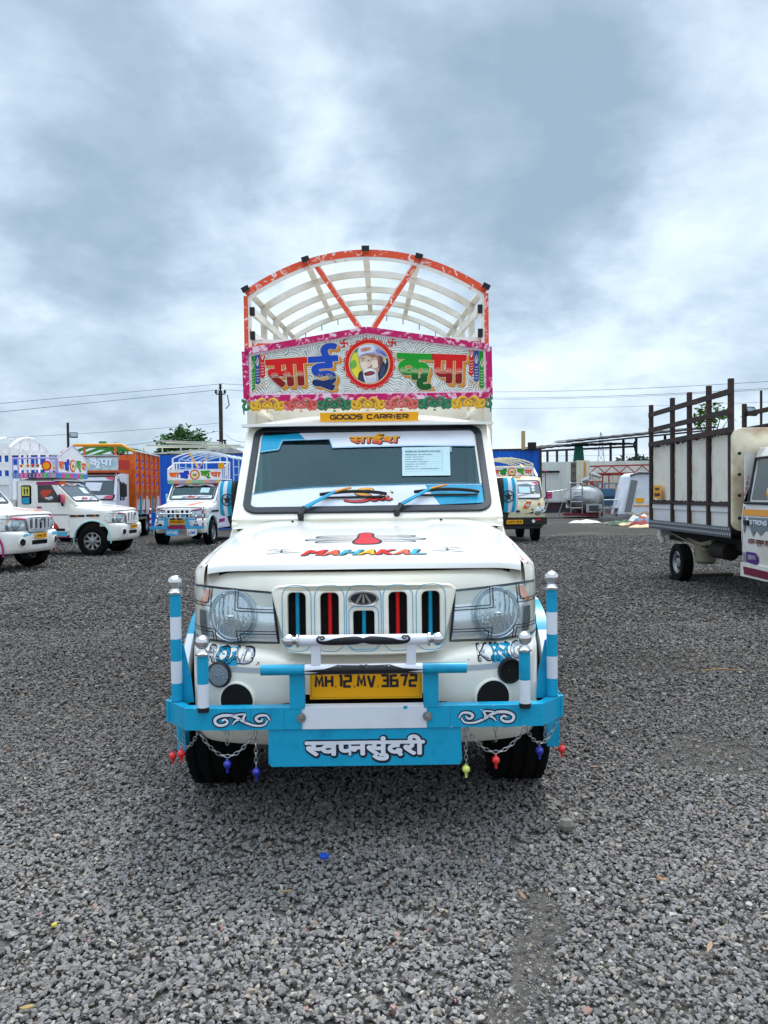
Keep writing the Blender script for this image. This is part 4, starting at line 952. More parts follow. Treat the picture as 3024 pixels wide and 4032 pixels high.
# ---- bonnet painting
bq = bvh_of(make_bonnet()); TOP = PL((0, 0, 2), (1, 0, 0), (0, 1, 0))
def bonnet_decal(g): return drape(g, bq, (0, 0, -1), .0018, .05)
g = G(); x = -.262; LC = [2, 3, 4, 5, 2, 3, 4]
for i, ch in enumerate('MAHAKAL'):
    w = (.092, .082, .086, .080, .082, .076, .074)[i]; y = .345 + (.01 if i in (0, 6) else 0)
    word(g, ch, x + w / 2 + .004, y - .008, w, .115, TOP, .0, .010, 1, 6, .25); word(g, ch, x + w / 2, y, w - .006, .108, TOP, .0006, .0045, LC[i], 6, .25); x += w - .006
h = bonnet_decal(g)
n_dark = [i for i, m in enumerate(h.m)]
for i, f in enumerate(h.f):
    pass
h2 = G(); lo = G()
for f, m in zip(g.f, g.m): (lo if m == 1 else h2).add([g.v[i] for i in f], [tuple(range(len(f)))], m)
a = drape(lo, bq, (0, 0, -1), .0014, .05); b = drape(h2, bq, (0, 0, -1), .0024, .05); a.add(b.v, b.f); a.m[-len(b.f):] = b.m
bon = [c for c in hero.children if c.name.startswith('bonnet')][0]
build(a, 'lettering', [INK, INK, RED, mat('vermilion', '#e8572e', .4), mat('turquoise', '#27a3bd', .4), mat('amber_paint', '#e9a911', .4)], bon, 0)
g = G()
def stroke(ln, w, mi=0): p = smooth(ln, 6); n = len(p); g.ribbon(p, [w * (.25 + .75 * math.sin(math.pi * min(.97, (i + 1) / (n + 1)))) for i in range(n)], TOP, 0, mi)
for s in (-1, 1):
    for yy, l in ((.60, .20), (.66, .25), (.735, .205)):
        o_ = .015
        stroke([(s * .03, yy + .018), (s * (.03 + l * .5), yy + .024), (s * (.03 + l * .85), yy + .02), (s * (.03 + l), yy + .002), (s * (.03 + l * .9), yy - .02), (s * (.03 + l * .45), yy - .012), (s * .035, yy - .016)], .0105)
    stroke([(s * .275, .365), (s * .33, .372), (s * .42, .38)], .006); stroke([(s * .32, .405), (s * .355, .41), (s * .36, .385), (s * .355, .355), (s * .315, .34)], .007)
    stroke([(s * .36, .40), (s * .40, .415), (s * .43, .40)], .006); stroke([(s * .36, .355), (s * .40, .345), (s * .43, .355)], .006)
build(bonnet_decal(g), 'painted_outline', INK, bon, 0)
g = G().flat([smooth([(-.028, .80), (.005, .83), (.03, .79), (.03, .72), (.065, .60), (.045, .54), (-.03, .535), (-.05, .58), (-.032, .70)], 4, True)], TOP, 0, 0)
a = bonnet_decal(g); g = G().flat([smooth([(-.036, .81), (.005, .845), (.04, .80), (.04, .72), (.077, .60), (.055, .525), (-.035, .52), (-.062, .58), (-.042, .70)], 4, True)], TOP, 0, 1)
b = drape(g, bq, (0, 0, -1), .0012, .05); a.add(b.v, b.f); a.m[-len(b.f):] = b.m
build(a, 'red_tilak_mark', [mat('crimson', '#c41f33', .4), INK], bon, 0)
# sticker at the bonnet's side edges
for s in (-1, 1):
    g = G(); ys = [.36, .47, .58, .66, .76, .84]
    for i in range(5): g.grid([[(s * (bonnet_w(y) + .012 + e), y, bonnet_z(bonnet_w(y) * .999, y) - .013 - e * .7) for e in (0.0, .03)] for y in (ys[i], ys[i + 1])], i % 2)
    build(g, 'edge_sticker', [PINK, mat('pale_cyan', '#7cc0d6', .4)], hero, 0)
build(G().slab([[(-.283, 1.822), (.306, 1.822), (.306, 1.874), (-.283, 1.874)]], PL((0, 1.668, 0), (1, 0, 0), (0, .0, 1)), 0, .006, 0), 'yellow_board', YEL, hero, 0)
g = G(); M = PL((0, 1.668, 0), (1, 0, 0), (0, .0, 1)); tech(g, 'GOODS CARRIER', .012, 1.848, .47, .031, M, .0072, .0075, 0, .0, .28)
build(g, 'lettering', INK, [c for c in hero.children if c.name.startswith('yellow_board')][0], 0)
# ---- hanging chains with beads
def chain(pts, r=.0125):
    """links along a polyline"""
    g = G(); P = [Vector(p) for p in pts]; d = [0]
    for a, b in zip(P, P[1:]): d.append(d[-1] + (b - a).length)
    n = max(2, int(d[-1] / .0175)); 
    def at(t):
        for i in range(len(P) - 1):
            if t <= d[i + 1] or i == len(P) - 2: return P[i] + (P[i + 1] - P[i]) * ((t - d[i]) / (d[i + 1] - d[i] + 1e-9))
    for i in range(n):
        c = at(d[-1] * (i + .5) / n); t = (at(min(d[-1], d[-1] * (i + .9) / n)) - at(d[-1] * (i + .1) / n)).normalized()
        sd = Vector((0, -1, 0)) if i % 2 else t.cross(Vector((0, -1, 0))).normalized()
        sd = (sd - t * sd.dot(t)).normalized()
        ring = [c + t * (.0125 * math.cos(a)) + sd * (.0062 * math.sin(a)) for a in [2 * math.pi * q / 10 for q in range(10)]]
        g.tube(ring, .0019, 5, closed=True)
    return g
def catn(a, b, sag, n=12): return [(a[0] + (b[0] - a[0]) * t, a[1] + (b[1] - a[1]) * t, a[2] + (b[2] - a[2]) * t - sag * 4 * t * (1 - t)) for t in [i / n for i in range(n + 1)]]
def bead(par, x, y, z, m):
    g = G().sph((x, y, z), .0155, 14, 9).rev([(.006, .012), (.004, .022), (.001, .023)], Matrix.Translation((x, y, z)), 8)
    g.rev([(.005, -.032), (.0045, -.022), (.008, -.013)], Matrix.Translation((x, y, z)), 8)
    build(g, 'bead', m, par, 60)
BR, BB, BY = mat('red_bead', '#dd1a22', .25, coat=.5), mat('blue_bead', '#16249c', .25, coat=.5), mat('lime_bead', '#d4e06a', .25, coat=.5)
for (xa, ya, xb, yb, sag, beads, drops) in ((-.79, .13, -.64, .0, .085, ((.45, BR),), ((-.712, .055, .07, None), (-.775, .12, .12, BR))), (-.64, -.004, -.42, -.004, .10, ((.5, BB),), ((-.53, -.004, .055, None), (-.42, -.004, .145, BB))),
                                           (.39, -.004, .62, -.004, .098, ((.5, BR),), ((.39, -.004, .145, BY), (.505, -.004, .055, None))), (.62, -.0, .775, .12, .085, ((.4, BB),), ((.79, .125, .115, BR), (.71, .055, .06, None)))):
    pts = catn((xa, ya, .482), (xb, yb, .482), sag); c = build(chain(pts), 'hanging_chain', STEEL, hero, 60)
    for t, m in beads: q = pts[int(round(t * 12))]; bead(c, q[0], q[1] - .004, q[2] - .03, m)
    for x, y, l, m in drops:
        c = build(chain([(x, y, .482), (x, y, .482 - l)]), 'hanging_chain', STEEL, hero, 60)
        if m: bead(c, x, y, .482 - l - .018, m)

build(G().flat([[(.150, .556), (.166, .557), (.165, .5685), (.151, .5685)]], FR(-.0062)), 'torn_tape', CYAN, bull, 0)
g = G()
for i in range(26):
    x = rnd.uniform(-.66, .66); z = rnd.choice([.485, .566, rnd.uniform(.49, .56)]); q = rnd.uniform(.0012, .0035)
    if abs(x) < .25: continue
    g.flat([[(x + q * rnd.uniform(.5, 2.2) * c, z + q * rnd.uniform(.4, .9) * d) for c, d in circ(0, 0, 1, 6)]], FR(-.0075), 0, i % 2)
build(g, 'paint_chip', [mat('chip_grey', '#5c6468', .7), mat('chip_pale', '#9fd0dd', .6)], bme, 0)
g = G()
for x in (-.44, -.31, .33, .47, .60): g.ribbon([(x, .484), (x + .002, .566)], .0012, FR(-.0074))
build(g, 'tape_seam', mat('seam_cyan', '#0b7ea0', .5), bme, 0)
# ---- cargo body behind the cab
g = G()
g.box(-.885, .885, 2.72, 2.75, .80, 2.20)
for x in (-.865, .865): g.box(x - .03, x + .03, 2.69, 2.72, .80, 2.20)
for z in (.95, 1.22, 1.5, 1.78): g.box(-.835, .835, 2.708, 2.72, z - .07, z + .07)
build(g, 'headboard', CREAM2, hero, 0, bevel=.004)
build(G().box(-.885, .885, 2.75, 5.25, .74, .80), 'cargo_floor', CREAM2, hero, 0)
for s in (-1, 1):
    g = G().box(s * .87 - .015, s * .87 + .015, 2.75, 5.25, .80, 1.34)
    for y in (2.78, 3.4, 4.0, 4.6, 5.22): g.box(s * .895 - .012, s * .895 + .012, y - .03, y + .03, .78, 1.36)
    build(g, 'side_board', CREAM2, hero, 0)
build(G().box(-.885, .885, 5.235, 5.265, .80, 1.34), 'tailboard', CREAM2, hero, 0)
def rise(y): return .092 * (y - 1.75)
def arch_pts(y, n=24, hw=.728):
    return [(hw * (2 * i / n - 1), y, 2.836 + rise(y) - .236 * (abs(2 * i / n - 1) ** 2.05)) for i in range(n + 1)]
cage = part('cage')
SQ = lambda a, b: [(-a / 2, -b / 2), (a / 2, -b / 2), (a / 2, b / 2), (-a / 2, b / 2)]
# front hoop, painted
HOOPO = mat('hoop_dabs', '#ec5633', .42, spec=.3, hook=streak_hook('#f8e2dc', .61, 26)); HOOPW = mat('hoop_white', '#eceae4', .4, c2='#e08a6c', vscale=18, vlo=.58, vhi=.72, detail=2)
g = G(); ap = arch_pts(1.75, 40)
g.sweep([(x, y, z + .008) for x, y, z in ap], SQ(.042, .017), up=(0, 1, 0)); g.sweep([(x * .985, y, z - .012) for x, y, z in ap], SQ(.038, .015), 1, up=(0, 1, 0))
for s in (-1, 1):
    g.box(*sorted((s * .715, s * .740)), 1.73, 1.775, 1.95, 2.592); g.box(*sorted((s * .698, s * .715)), 1.732, 1.773, 1.95, 2.585, 1)
build(g, 'front_hoop', [HOOPO, HOOPW], cage, 30)
WH = mat('cage_white', '#e6e4dc', .45, c2='#c9c2b0', vscale=4)
for s in (-1, 1):
    g = G().bar((s * .31, 1.76, 2.785), (s * .025, 1.76, 2.365), .026, .03, 0, up=(0, 1, 0)).bar((s * .291, 1.762, 2.785), (s * .006, 1.762, 2.365), .013, .028, 1, up=(0, 1, 0)); build(g, 'painted_brace', [HOOPO, HOOPW], cage, 0)
build(G().box(-.70, .70, 1.765, 1.80, 2.282, 2.312, 0).box(-.70, .70, 1.766, 1.80, 2.312, 2.335, 1), 'painted_cross_rail', [HOOPO, HOOPW], cage, 0)
for y in (2.36, 2.97, 3.58, 4.2):
    build(G().sweep(arch_pts(y, 30), SQ(.04, .034), up=(0, 1, 0)), 'hoop', WH, cage, 30)
    for s in (-1, 1): build(G().box(s * .712 - .02, s * .712 + .02, y - .02, y + .02, 1.3 if y > 2.7 else 1.95, 2.60 + rise(y)), 'side_post', WH, cage, 0)
def rail(x, z, y0, y1, w, h, cap=True, up=(0, 0, 1)):
    a = (x, y0, z + rise(y0)); b = (x, y1, z + rise(y1)); build(G().bar(a, b, w, h, up=up), 'long_rail', WH, cage, 0)
    if cap: build(G().bar((x, y0 - .012, z + rise(y0 - .012)), (x, y0 + .012, z + rise(y0 + .012)), w + .006, h + .006, up=up), 'rubber_cap', BLACK, cage, 0)
for x, z, u in ((-.725, 2.632, (-.5, 0, 1)), (-.362, 2.806, (-.3, 0, 1)), (0, 2.866, (0, 0, 1)), (.322, 2.816, (.28, 0, 1)), (.725, 2.632, (.5, 0, 1))): rail(x, z, 1.71, 4.24, .04, .022, True, u)
for s in (-1, 1):
    for z in (2.50, 2.355): rail(s * .690, z, 1.74, 4.22, .022, .045)
for s in (-1, 1):
    for x in (.15, .3, .45, .6): build(G().tube([(s * x, 4.19, 2.836 + rise(4.2) - .24 * (x / .728) ** 2 - .01), (s * x, 4.19, 2.836 + rise(4.2) - .24 * (x / .728) ** 2 - .07)], .005, 6), 'rope_hook', STEEL, cage)
# shelf that carries the signboard over the roof
g = G().box(-.728, .728, 1.712, 1.735, 1.905, 1.957)
for x in (-.71, .71): g.box(x - .02, x + .02, 1.735, 2.69, 1.92, 1.955)
build(g, 'roof_shelf', CREAM2, cage, 0)
# ---- signboard
sign = part('signboard'); YS = 1.685
def sg(px, py): return ((px - 829) * .000983, 1.957 + (1000 - py) * .000983)
def sp(*p): return [sg(*q) for q in p]
def swirl(t, b, vec):
    L = t.links.new; nd = t.nodes.new
    sp = nd('ShaderNodeSeparateXYZ'); L(vec, sp.inputs[0]); cb = nd('ShaderNodeCombineXYZ'); L(sp.outputs[0], cb.inputs[0]); L(sp.outputs[2], cb.inputs[1])
    nz = nd('ShaderNodeTexNoise'); nz.inputs['Scale'].default_value = 9; L(cb.outputs[0], nz.inputs['Vector'])
    sc = nd('ShaderNodeVectorMath'); sc.operation = 'MULTIPLY_ADD'; L(nz.outputs['Color'], sc.inputs[0]); sc.inputs[1].default_value = (.05, .05, 0); L(cb.outputs[0], sc.inputs[2])
    v = nd('ShaderNodeTexVoronoi'); v.voronoi_dimensions = '2D'; v.inputs['Scale'].default_value = 6.5; L(sc.outputs[0], v.inputs['Vector'])
    m = nd('ShaderNodeMath'); m.operation = 'MULTIPLY'; m.inputs[1].default_value = 12.0; L(v.outputs['Distance'], m.inputs[0])
    f = nd('ShaderNodeMath'); f.operation = 'PINGPONG'; f.inputs[1].default_value = .5; L(m.outputs[0], f.inputs[0])
    n2 = nd('ShaderNodeTexNoise'); n2.inputs['Scale'].default_value = 26; n2.inputs['Detail'].default_value = 1; L(cb.outputs[0], n2.inputs['Vector'])
    ad = nd('ShaderNodeMath'); ad.operation = 'MULTIPLY_ADD'; ad.inputs[1].default_value = .45; L(n2.outputs[0], ad.inputs[0]); L(f.outputs[0], ad.inputs[2])
    r = nd('ShaderNodeMapRange'); r.inputs[1].default_value = .37; r.inputs[2].default_value = .44; r.inputs[3].default_value = 1; r.inputs[4].default_value = 0; L(ad.outputs[0], r.inputs[0])
    x = nd('ShaderNodeMix'); x.data_type = 'RGBA'; L(r.outputs[0], x.inputs[0]); x.inputs[6].default_value = (*lin('#e9eae4'), 1); x.inputs[7].default_value = (*lin('#8f9997'), 1); L(x.outputs[2], b.inputs['Base Color'])
SWIRL = mat('swirl_painted_board', '#e7e8e2', .45, hook=swirl)
panel = sp((75, 700), (829, 570), (1583, 682), (1586, 968), (1578, 1000), (92, 1003), (78, 968))
build(G().slab([sp((75, 706), (829, 574), (1583, 690), (1586, 998), (92, 1000))], FR(YS), -.02, 0), 'sign_panel', SWIRL, sign, 0)
g = G(); w = .036; A = [sg(88, 706), sg(829, 582), sg(1572, 694), sg(1576, 988), sg(95, 990)]
Mx = lambda p, y=YS: (p[0], y - .006, p[1])
for a, b in zip(A, A[1:] + A[:1]): g.bar(Mx(a), Mx(b), .024, w, up=(-(b[1] - a[1]), 0, b[0] - a[0]) if abs(b[0] - a[0]) > .3 else (1, 0, 0))
build(g, 'painted_frame', SWEEPM, sign, 0)
g = G(); w = .012
B_ = [sg(118, 722), sg(829, 604), sg(1548, 712), sg(1552, 966), sg(120, 968)]
g.ribbon(B_, .015, FR(YS), .004, 0, True); build(g, 'white_inner_line', mat('pinkish_white', '#ecdfe8', .4, c2='#d070a8', vscale=20, vlo=.55, vhi=.75, detail=2), sign, 0)
def fadepaint(n, c, c2, z): return mat(n, c, .42, spec=.3, hook=grad_hook(2, z - .012, z + .012, c2))
zmid = sg(0, 850)[1]
LR = fadepaint('letter_red', '#8a0a10', '#dd0f12', zmid); LB = fadepaint('letter_blue', '#0d2a66', '#1447b8', zmid); LG = fadepaint('letter_green', '#0c5a22', '#129a26', zmid)
OC2 = mat('ochre_side', '#c97313', .4)
letters = (('सा', 342, 836, 256, 176, LR, .0115, 3.4, .0105), ('ई', 566, 806, 186, 290, LB, .0098, 3.4, .0085), ('कृ', 1118, 838, 222, 222, LG, .0115, -2.6, .0105), ('पा', 1328, 824, 216, 178, LR, .0115, -2.6, .0105))
Zl = .001
for t, cx, cy, w, h, m, bold, rot, bz in letters:
    c = sg(cx, cy); M = PL((c[0], YS, c[1]), (math.cos(rad(rot)), 0, math.sin(rad(rot))), (-math.sin(rad(rot)), 0, math.cos(rad(rot)))); w *= .000983; h *= .000983
    g = G()
    for i in range(6): word(g, t, .0036 * i, -.0036 * i, w + .004, h + .004, M, .0012 + .0004 * (6 - i), (bold, bz), 1 if i % 5 else 2, 10)
    word(g, t, 0, 0, w + .007, h + .007, M, .0045, (bold + .003, bz + .003), 3, 10); word(g, t, 0, 0, w, h, M, .0058, (bold, bz), 0, 10)
    hy = {'सा': h * .5 - .018, 'ई': h * .5 - .094, 'कृ': h * .5 - .018, 'पा': h * .5 - .018}[t]      # broad head stroke
    for e_, mi_, z_, gx in ((.0, 0, .0066, 0), (.0035, 3, .0052, 0), (.003, 1, .0038, .012)): g.flat([[(-w / 2 - e_ + gx, hy - .017 - e_ - gx), (w / 2 + e_ + gx, hy - .017 - e_ - gx), (w / 2 + e_ + gx, hy + .018 + e_ - gx), (-w / 2 - e_ + gx, hy + .018 + e_ - gx)]], M, z_, mi_)
    # garland painted across the letter
    nst = 2 if t == 'ई' else 3; oy = -.062 if t == 'ई' else (.0 if t == 'कृ' else -.018)
    for q in range(nst):
        ox = (q - (nst - 1) / 2) * w * .30
        for a in (-75, -50, -25, 0, 25, 50, 75): g.ribbon([(ox + .010 * math.sin(rad(a)), oy + .003), (ox + .026 * math.sin(rad(a)), oy + .003 + .022 * math.cos(rad(a)))], .0016, M, .0075, 3)
    for dz in (0, -.007): g.ribbon([(x, oy + dz + .003 * math.cos(x * 90)) for x in [-w * .40 + w * .80 * i / 12 for i in range(13)]], .0016, M, .0078, 3)
    build(g, 'lettering', [m, OCHRE, OC2, mat('cream_line', '#f1e3c4', .5)], sign, 0)
# candles at both ends
cm = {'g': 0, 'b': 1, 'r': 2}
for s in (-1, 1):
    g = G()
    for k, (x0, x1, yb) in zip('gbr', ((112, 146, 945), (148, 178, 906), (179, 208, 868))):
        if s > 0: x0, x1 = 1661 - x1, 1661 - x0
        yt = (732 - (min(x0, x1) - 100) * .16) if s < 0 else (704 + (x1 - 1455) * .12)
        g.flat([sp((x0, yt + 4), (x1, yt), (x1, yb - 14), ((x0 + x1) / 2, yb), (x0, yb - 8))], FR(YS), .0012, cm[k])
        for i in range(5 + (k == 'g') * 1):
            yy = yb - 25 - i * 17; g.ribbon(sp((x0 + 6, yy - 2), ((x0 + x1) / 2, yy + 4), (x1 - 6, yy - 3)), .0026, FR(YS), .0022, 3)
        mx = (x0 + x1) / 2; yf = yb - 25 - (6 if k == 'g' else 5) * 17 - 4
        g.ribbon(sp((mx, yf), (mx - 10, yf - 22), (mx + 1, yf - 52), (mx + 9, yf - 22)), .0035, FR(YS), .0022, 3, True); g.ribbon(sp((mx, yf - 6), (mx + 1, yf - 32)), .0035, FR(YS), .0022, 3)
    for i in range(9):
        x = 118 + i * 11; yb = 950 - i * 5
        if s > 0: x = 1661 - x
        g.ribbon(sp((x, yb - 30 * (i > 2)), (x + s * 2, yb + 14)), .003, FR(YS), .0018, 4)
    build(g, 'painted_candle', [GREEN, mat('deep_blue', '#16408f', .4), RED, mat('pale_cream', '#efe6cf', .5), mat('tan_dash', '#d99a5c', .5)], sign, 0)
# red auspicious marks
for cx, cy, r_ in ((692, 660, 4), (985, 660, -4)):
    g = G(); c = sg(cx, cy); a = .021
    for k in range(4):
        q = rad(90 * k + r_); R_ = lambda x, y: (c[0] + x * math.cos(q) - y * math.sin(q), c[1] + x * math.sin(q) + y * math.cos(q))
        g.ribbon([R_(0, 0), R_(0, a), R_(a * .95, a * 1.08)], [.009, .008, .004], FR(YS), .0015 + .0001 * k, 0)
    build(g, 'red_mark', RED, sign, 0)
# medallion with the painted head of an old man in a head cloth
med = part('medallion', sign); mc = sg(844, 787); R0 = .117
Mm = PL((mc[0], YS, mc[1]), (1, 0, 0), (0, 0, 1))
sc = []
for i in range(20 * 8):
    a = 2 * math.pi * i / 160; sc.append(((R0 + .026 + .013 * abs(math.sin(10 * a))) * math.cos(a), (R0 + .026 + .013 * abs(math.sin(10 * a))) * math.sin(a)))
g = G().slab([sc], Mm, 0, .0045, 0)
for i in range(20):
    a = 2 * math.pi * (i + .5) / 20; p = [((R0 + .029) * math.cos(a + d), (R0 + .029) * math.sin(a + d)) for d in (-.11, -.05, .05, .11)]; g.ribbon(p, [.001, .0035, .0035, .001], Mm, .0052, 1)
g.slab([circ(0, 0, R0 + .006, 40), circ(0, 0, R0, 40)[::-1]], Mm, .0045, .006, 2).slab([circ(0, 0, R0, 40), circ(0, 0, R0 - .004, 40)[::-1]], Mm, .0045, .0064, 3)
build(g, 'scalloped_rim', [RED, mat('salmon', '#f0a088', .5), mat('peach_ring', '#f2c08a', .5), mat('teal_ring', '#0f7b6d', .5)], med, 0)
P = []; pm = []
def pc(c):
    m = mat('portrait_' + c[1:], c, .5)
    if m not in pm: pm.append(m)
    return pm.index(m)
g = G(); zz = [.0048]
def blob(c, pts, n=4):
    zz[0] += .00012; p = smooth(pts, n, True)
    p = [((x, y) if math.hypot(x, y) < .985 else (x * .985 / math.hypot(x, y), y * .985 / math.hypot(x, y))) for x, y in p]
    g.flat([[(x * R0, y * R0) for x, y in p]], Mm, zz[0], pc(c))
g.flat([circ(0, 0, R0, 40)], Mm, .0046, pc('#e6d92e'))
def pb(c, *pts, n=4): blob(c, [((x - 470) / 270, (460 - y) / 270) for x, y in pts], n)
pb('#8cc63c', (190, 420), (240, 330), (300, 230), (250, 200), (180, 330)); pb('#1f9a52', (240, 260), (300, 200), (330, 240), (300, 300), (250, 300)); pb('#6fb53a', (200, 470), (260, 400), (300, 470), (240, 530)); pb('#f0e02a', (220, 560), (300, 520), (350, 600), (300, 660))
pb('#20223f', (330, 720), (315, 620), (350, 560), (420, 600), (440, 735)); pb('#2b2d50', (330, 640), (370, 600), (390, 680), (350, 720)); pb('#171a38', (560, 730), (600, 560), (660, 440), (725, 390), (745, 480), (700, 650)); pb('#353a68', (620, 600), (660, 480), (690, 520), (650, 640))
pb('#c39b84', (335, 375), (342, 500), (385, 580), (430, 640), (540, 640), (600, 560), (660, 440), (640, 350), (480, 320)); pb('#ddbfa8', (345, 380), (350, 490), (400, 560), (470, 540), (540, 520), (580, 440), (540, 350), (420, 345))
pb('#efdccb', (352, 440), (400, 420), (440, 450), (440, 520), (395, 545), (358, 500)); pb('#efdccb', (500, 440), (560, 410), (600, 440), (590, 500), (530, 520)); pb('#8e5b4c', (590, 360), (645, 360), (655, 450), (610, 540), (590, 470)); pb('#5f3a38', (625, 380), (660, 400), (650, 470), (615, 530)); pb('#b58268', (440, 340), (520, 335), (600, 370), (560, 375), (480, 362))
pb('#7b4a40', (450, 405), (470, 415), (478, 450), (462, 440)); pb('#e8cdb8', (440, 440), (470, 430), (495, 480), (480, 515), (445, 515)); pb('#7a473c', (452, 512), (480, 518), (505, 490), (500, 475), (480, 503))
pb('#e6e2e6', (385, 575), (420, 540), (480, 525), (545, 545), (585, 600), (590, 690), (540, 735), (440, 735), (400, 680)); pb('#b9b4c6', (540, 560), (585, 600), (590, 690), (545, 730), (560, 640)); pb('#f5f2f2', (395, 570), (430, 540), (480, 530), (540, 550), (560, 590), (500, 560), (440, 570), (400, 600)); pb('#cfc9d4', (410, 640), (470, 660), (540, 640), (530, 720), (440, 720))
pb('#4e1a22', (396, 590), (450, 568), (500, 562), (545, 575), (530, 608), (460, 628), (410, 622)); pb('#a5363e', (425, 590), (470, 578), (525, 582), (500, 598), (450, 604)); pb('#b84a50', (420, 612), (470, 614), (525, 602), (470, 626))
for ex, ey in ((383, 410), (515, 381)): pb('#6a4a40', (ex - 32, ey - 14), (ex, ey - 30), (ex + 34, ey - 20), (ex, ey - 20)); pb('#f2ece6', (ex - 20, ey + 2), (ex, ey - 9), (ex + 22, ey), (ex, ey + 10)); pb('#2c211f', (ex - 9, ey), (ex, ey - 9), (ex + 9, ey), (ex, ey + 9)); pb('#a97e6a', (ex - 22, ey + 16), (ex, ey + 22), (ex + 24, ey + 14), (ex, ey + 17))
pb('#bfc2e2', (322, 375), (316, 240), (350, 190), (450, 172), (560, 190), (660, 240), (724, 310), (716, 386), (640, 358), (560, 328), (430, 326), (360, 350)); pb('#dcdef0', (330, 350), (330, 240), (380, 200), (470, 190), (540, 220), (520, 300), (420, 312)); pb('#8388c0', (560, 300), (600, 240), (680, 290), (718, 350), (700, 372), (640, 340)); pb('#5d64a8', (620, 290), (690, 320), (712, 365), (660, 340)); pb('#a9ade0', (540, 220), (600, 230), (700, 300), (620, 270)); pb('#9499cc', (335, 352), (420, 318), (520, 306), (560, 318), (430, 332))
pb('#c9907c', (364, 248), (366, 300), (484, 275), (488, 232), n=2); pb('#a8382c', (404, 268), (418, 256), (432, 266), (418, 280)); pb('#d8d8e2', (690, 400), (705, 430), (690, 470), (680, 430))
build(g, 'painted_portrait', pm, med, 0)
# ---- scrollwork hanging under the sign
TR = {'y': mat('trim_yellow', '#e8b414', .3, coat=.5), 'r': mat('trim_red', '#d8483f', .3, coat=.5, c2='#e8908a', vscale=14), 'g': mat('trim_green', '#12764a', .3, coat=.5)}
def trim_unit(cx, y, z, side=0):
    g = G()
    for s in ((-1, 1) if side == 0 else (side,)):
        q = lambda *p: [(cx + s * x, y, z + zz_) for x, zz_ in smooth(p, 4)]
        a = q((.094, .004), (.098, -.018), (.082, -.034), (.066, -.026), (.064, -.010), (.056, .012), (.034, .026), (.012, .020), (.004, .006)); n = len(a); g.tube(a, [0.0115 * (.75 + .4 * math.sin(math.pi * i / n)) for i in range(n)], 8)
        a = q((.060, .004), (.046, -.008), (.044, -.026), (.052, -.036), (.060, -.032)); g.tube(a, [.0085] * len(a), 8); a = q((.094, .004), (.082, .012), (.074, .002), (.080, -.008)); g.tube(a, [.0085] * len(a), 8)
        a = q((.006, .008), (.022, -.004), (.024, -.018), (.012, -.024)); g.tube(a, [.0085] * len(a), 8); g.sph((cx + s * .054, y, z - .036), .012, 8, 6); g.sph((cx + s * .092, y, z + .004), .0125, 8, 6)
    if side == 0: g.sph((cx, y, z - .018), (.017, .010, .020), 10, 6).rev([(.012, -.012), (.001, .0)], Matrix.Translation((cx, y, z - .040)), 8)
    return g
zt = 1.935; yt = 1.676
for i, c in enumerate('yrgyrgy'): build(trim_unit(-.598 + .2005 * i, yt, zt), 'scrollwork', TR[c], sign, 60)
for s_ in (-1, 1):
    g = G(); a = [(s_ * x, yt, zt + z_) for x, z_ in [p[:2] for p in smooth([(.708, -.01), (.712, -.03), (.732, -.032), (.742, -.016), (.733, .004), (.742, .018), (.752, .02)], 4)]]; g.tube(a, .0095, 8); g.tube([(s_ * .737, yt, zt - .02), (s_ * .741, yt, zt - .045), (s_ * .738, yt, zt - .066)], [.007, .005, .003], 6)
    build(g, 'scrollwork', TR['g'], sign, 60)
# ================================================================== the other trucks in the yard
def vsign(root, name, w, h, y, z, peak=0.0, colors=None, face=None, edge=None, med_r=0.0, parts=('सा', 'ई', 'कृ', 'पा'), th=.03):
    """painted name board facing -Y: panel, edging, four letters, medallion"""
    e = empty(name, (0, y, z)); e.parent = root; w2, h2 = w / 2, h / 2
    out = [(-w2, -h2), (w2, -h2), (w2, h2), (0, h2 + peak), (-w2, h2)] if peak else [(-w2, -h2), (w2, -h2), (w2, h2), (-w2, h2)]
    build(G().slab([out], FR(0), -th, 0), 'sign_panel', face or BWHITE, e, 0)
    g = G(); g.ribbon(out, .03, FR(0), .004, 0, True); build(g, 'edging', edge or TAPEW, e, 0)
    r = med_r or h * .42; lw = (w2 - r - .06) / 2
    cols = colors or [ORANGE, BLUE, GREEN, ORANGE]
    for i, t in enumerate(parts):
        s = -1 if i < 2 else 1; k = (0 if i in (0, 3) else 1)
        cx = s * (r + .02 + lw * (.5 if k else 1.5)); hh = h * (.85 if t in ('ई', 'कृ') else .55) * .9
        g = G(); word(g, t, cx, .0 if t != 'ई' else h * .05, lw * .98, hh, FR(0), .006, (.006 * w, .008 * w), 0, 8); word(g, t, cx + .008, -.010, lw * .98, hh, FR(0), .003, (.006 * w, .008 * w), 1, 8)
        build(g, 'lettering', [cols[i], OCHRE if i % 2 == 0 else NAVY], e, 0)
    g = G().slab([circ(0, 0, r, 24)], FR(0), 0, .008, 0).slab([circ(0, 0, r * .78, 24)], FR(0), .008, .0095, 1)
    g.flat([circ(0, -.12 * r, r * .42, 14, r * .5)], FR(0), .011, 2); g.flat([[(-.5 * r, .15 * r), (-.35 * r, .62 * r), (.4 * r, .6 * r), (.6 * r, .1 * r), (.2 * r, .22 * r)]], FR(0), .0125, 3); g.flat([[(-.3 * r, -.3 * r), (.3 * r, -.3 * r), (.05 * r, -.72 * r), (-.1 * r, -.7 * r)]], FR(0), .0125, 3)
    build(g, 'medallion', [RED, LEMON, mat('portrait_skin', '#a87a62', .5), mat('portrait_cloth', '#d5d6e2', .5)], e, 0); return e
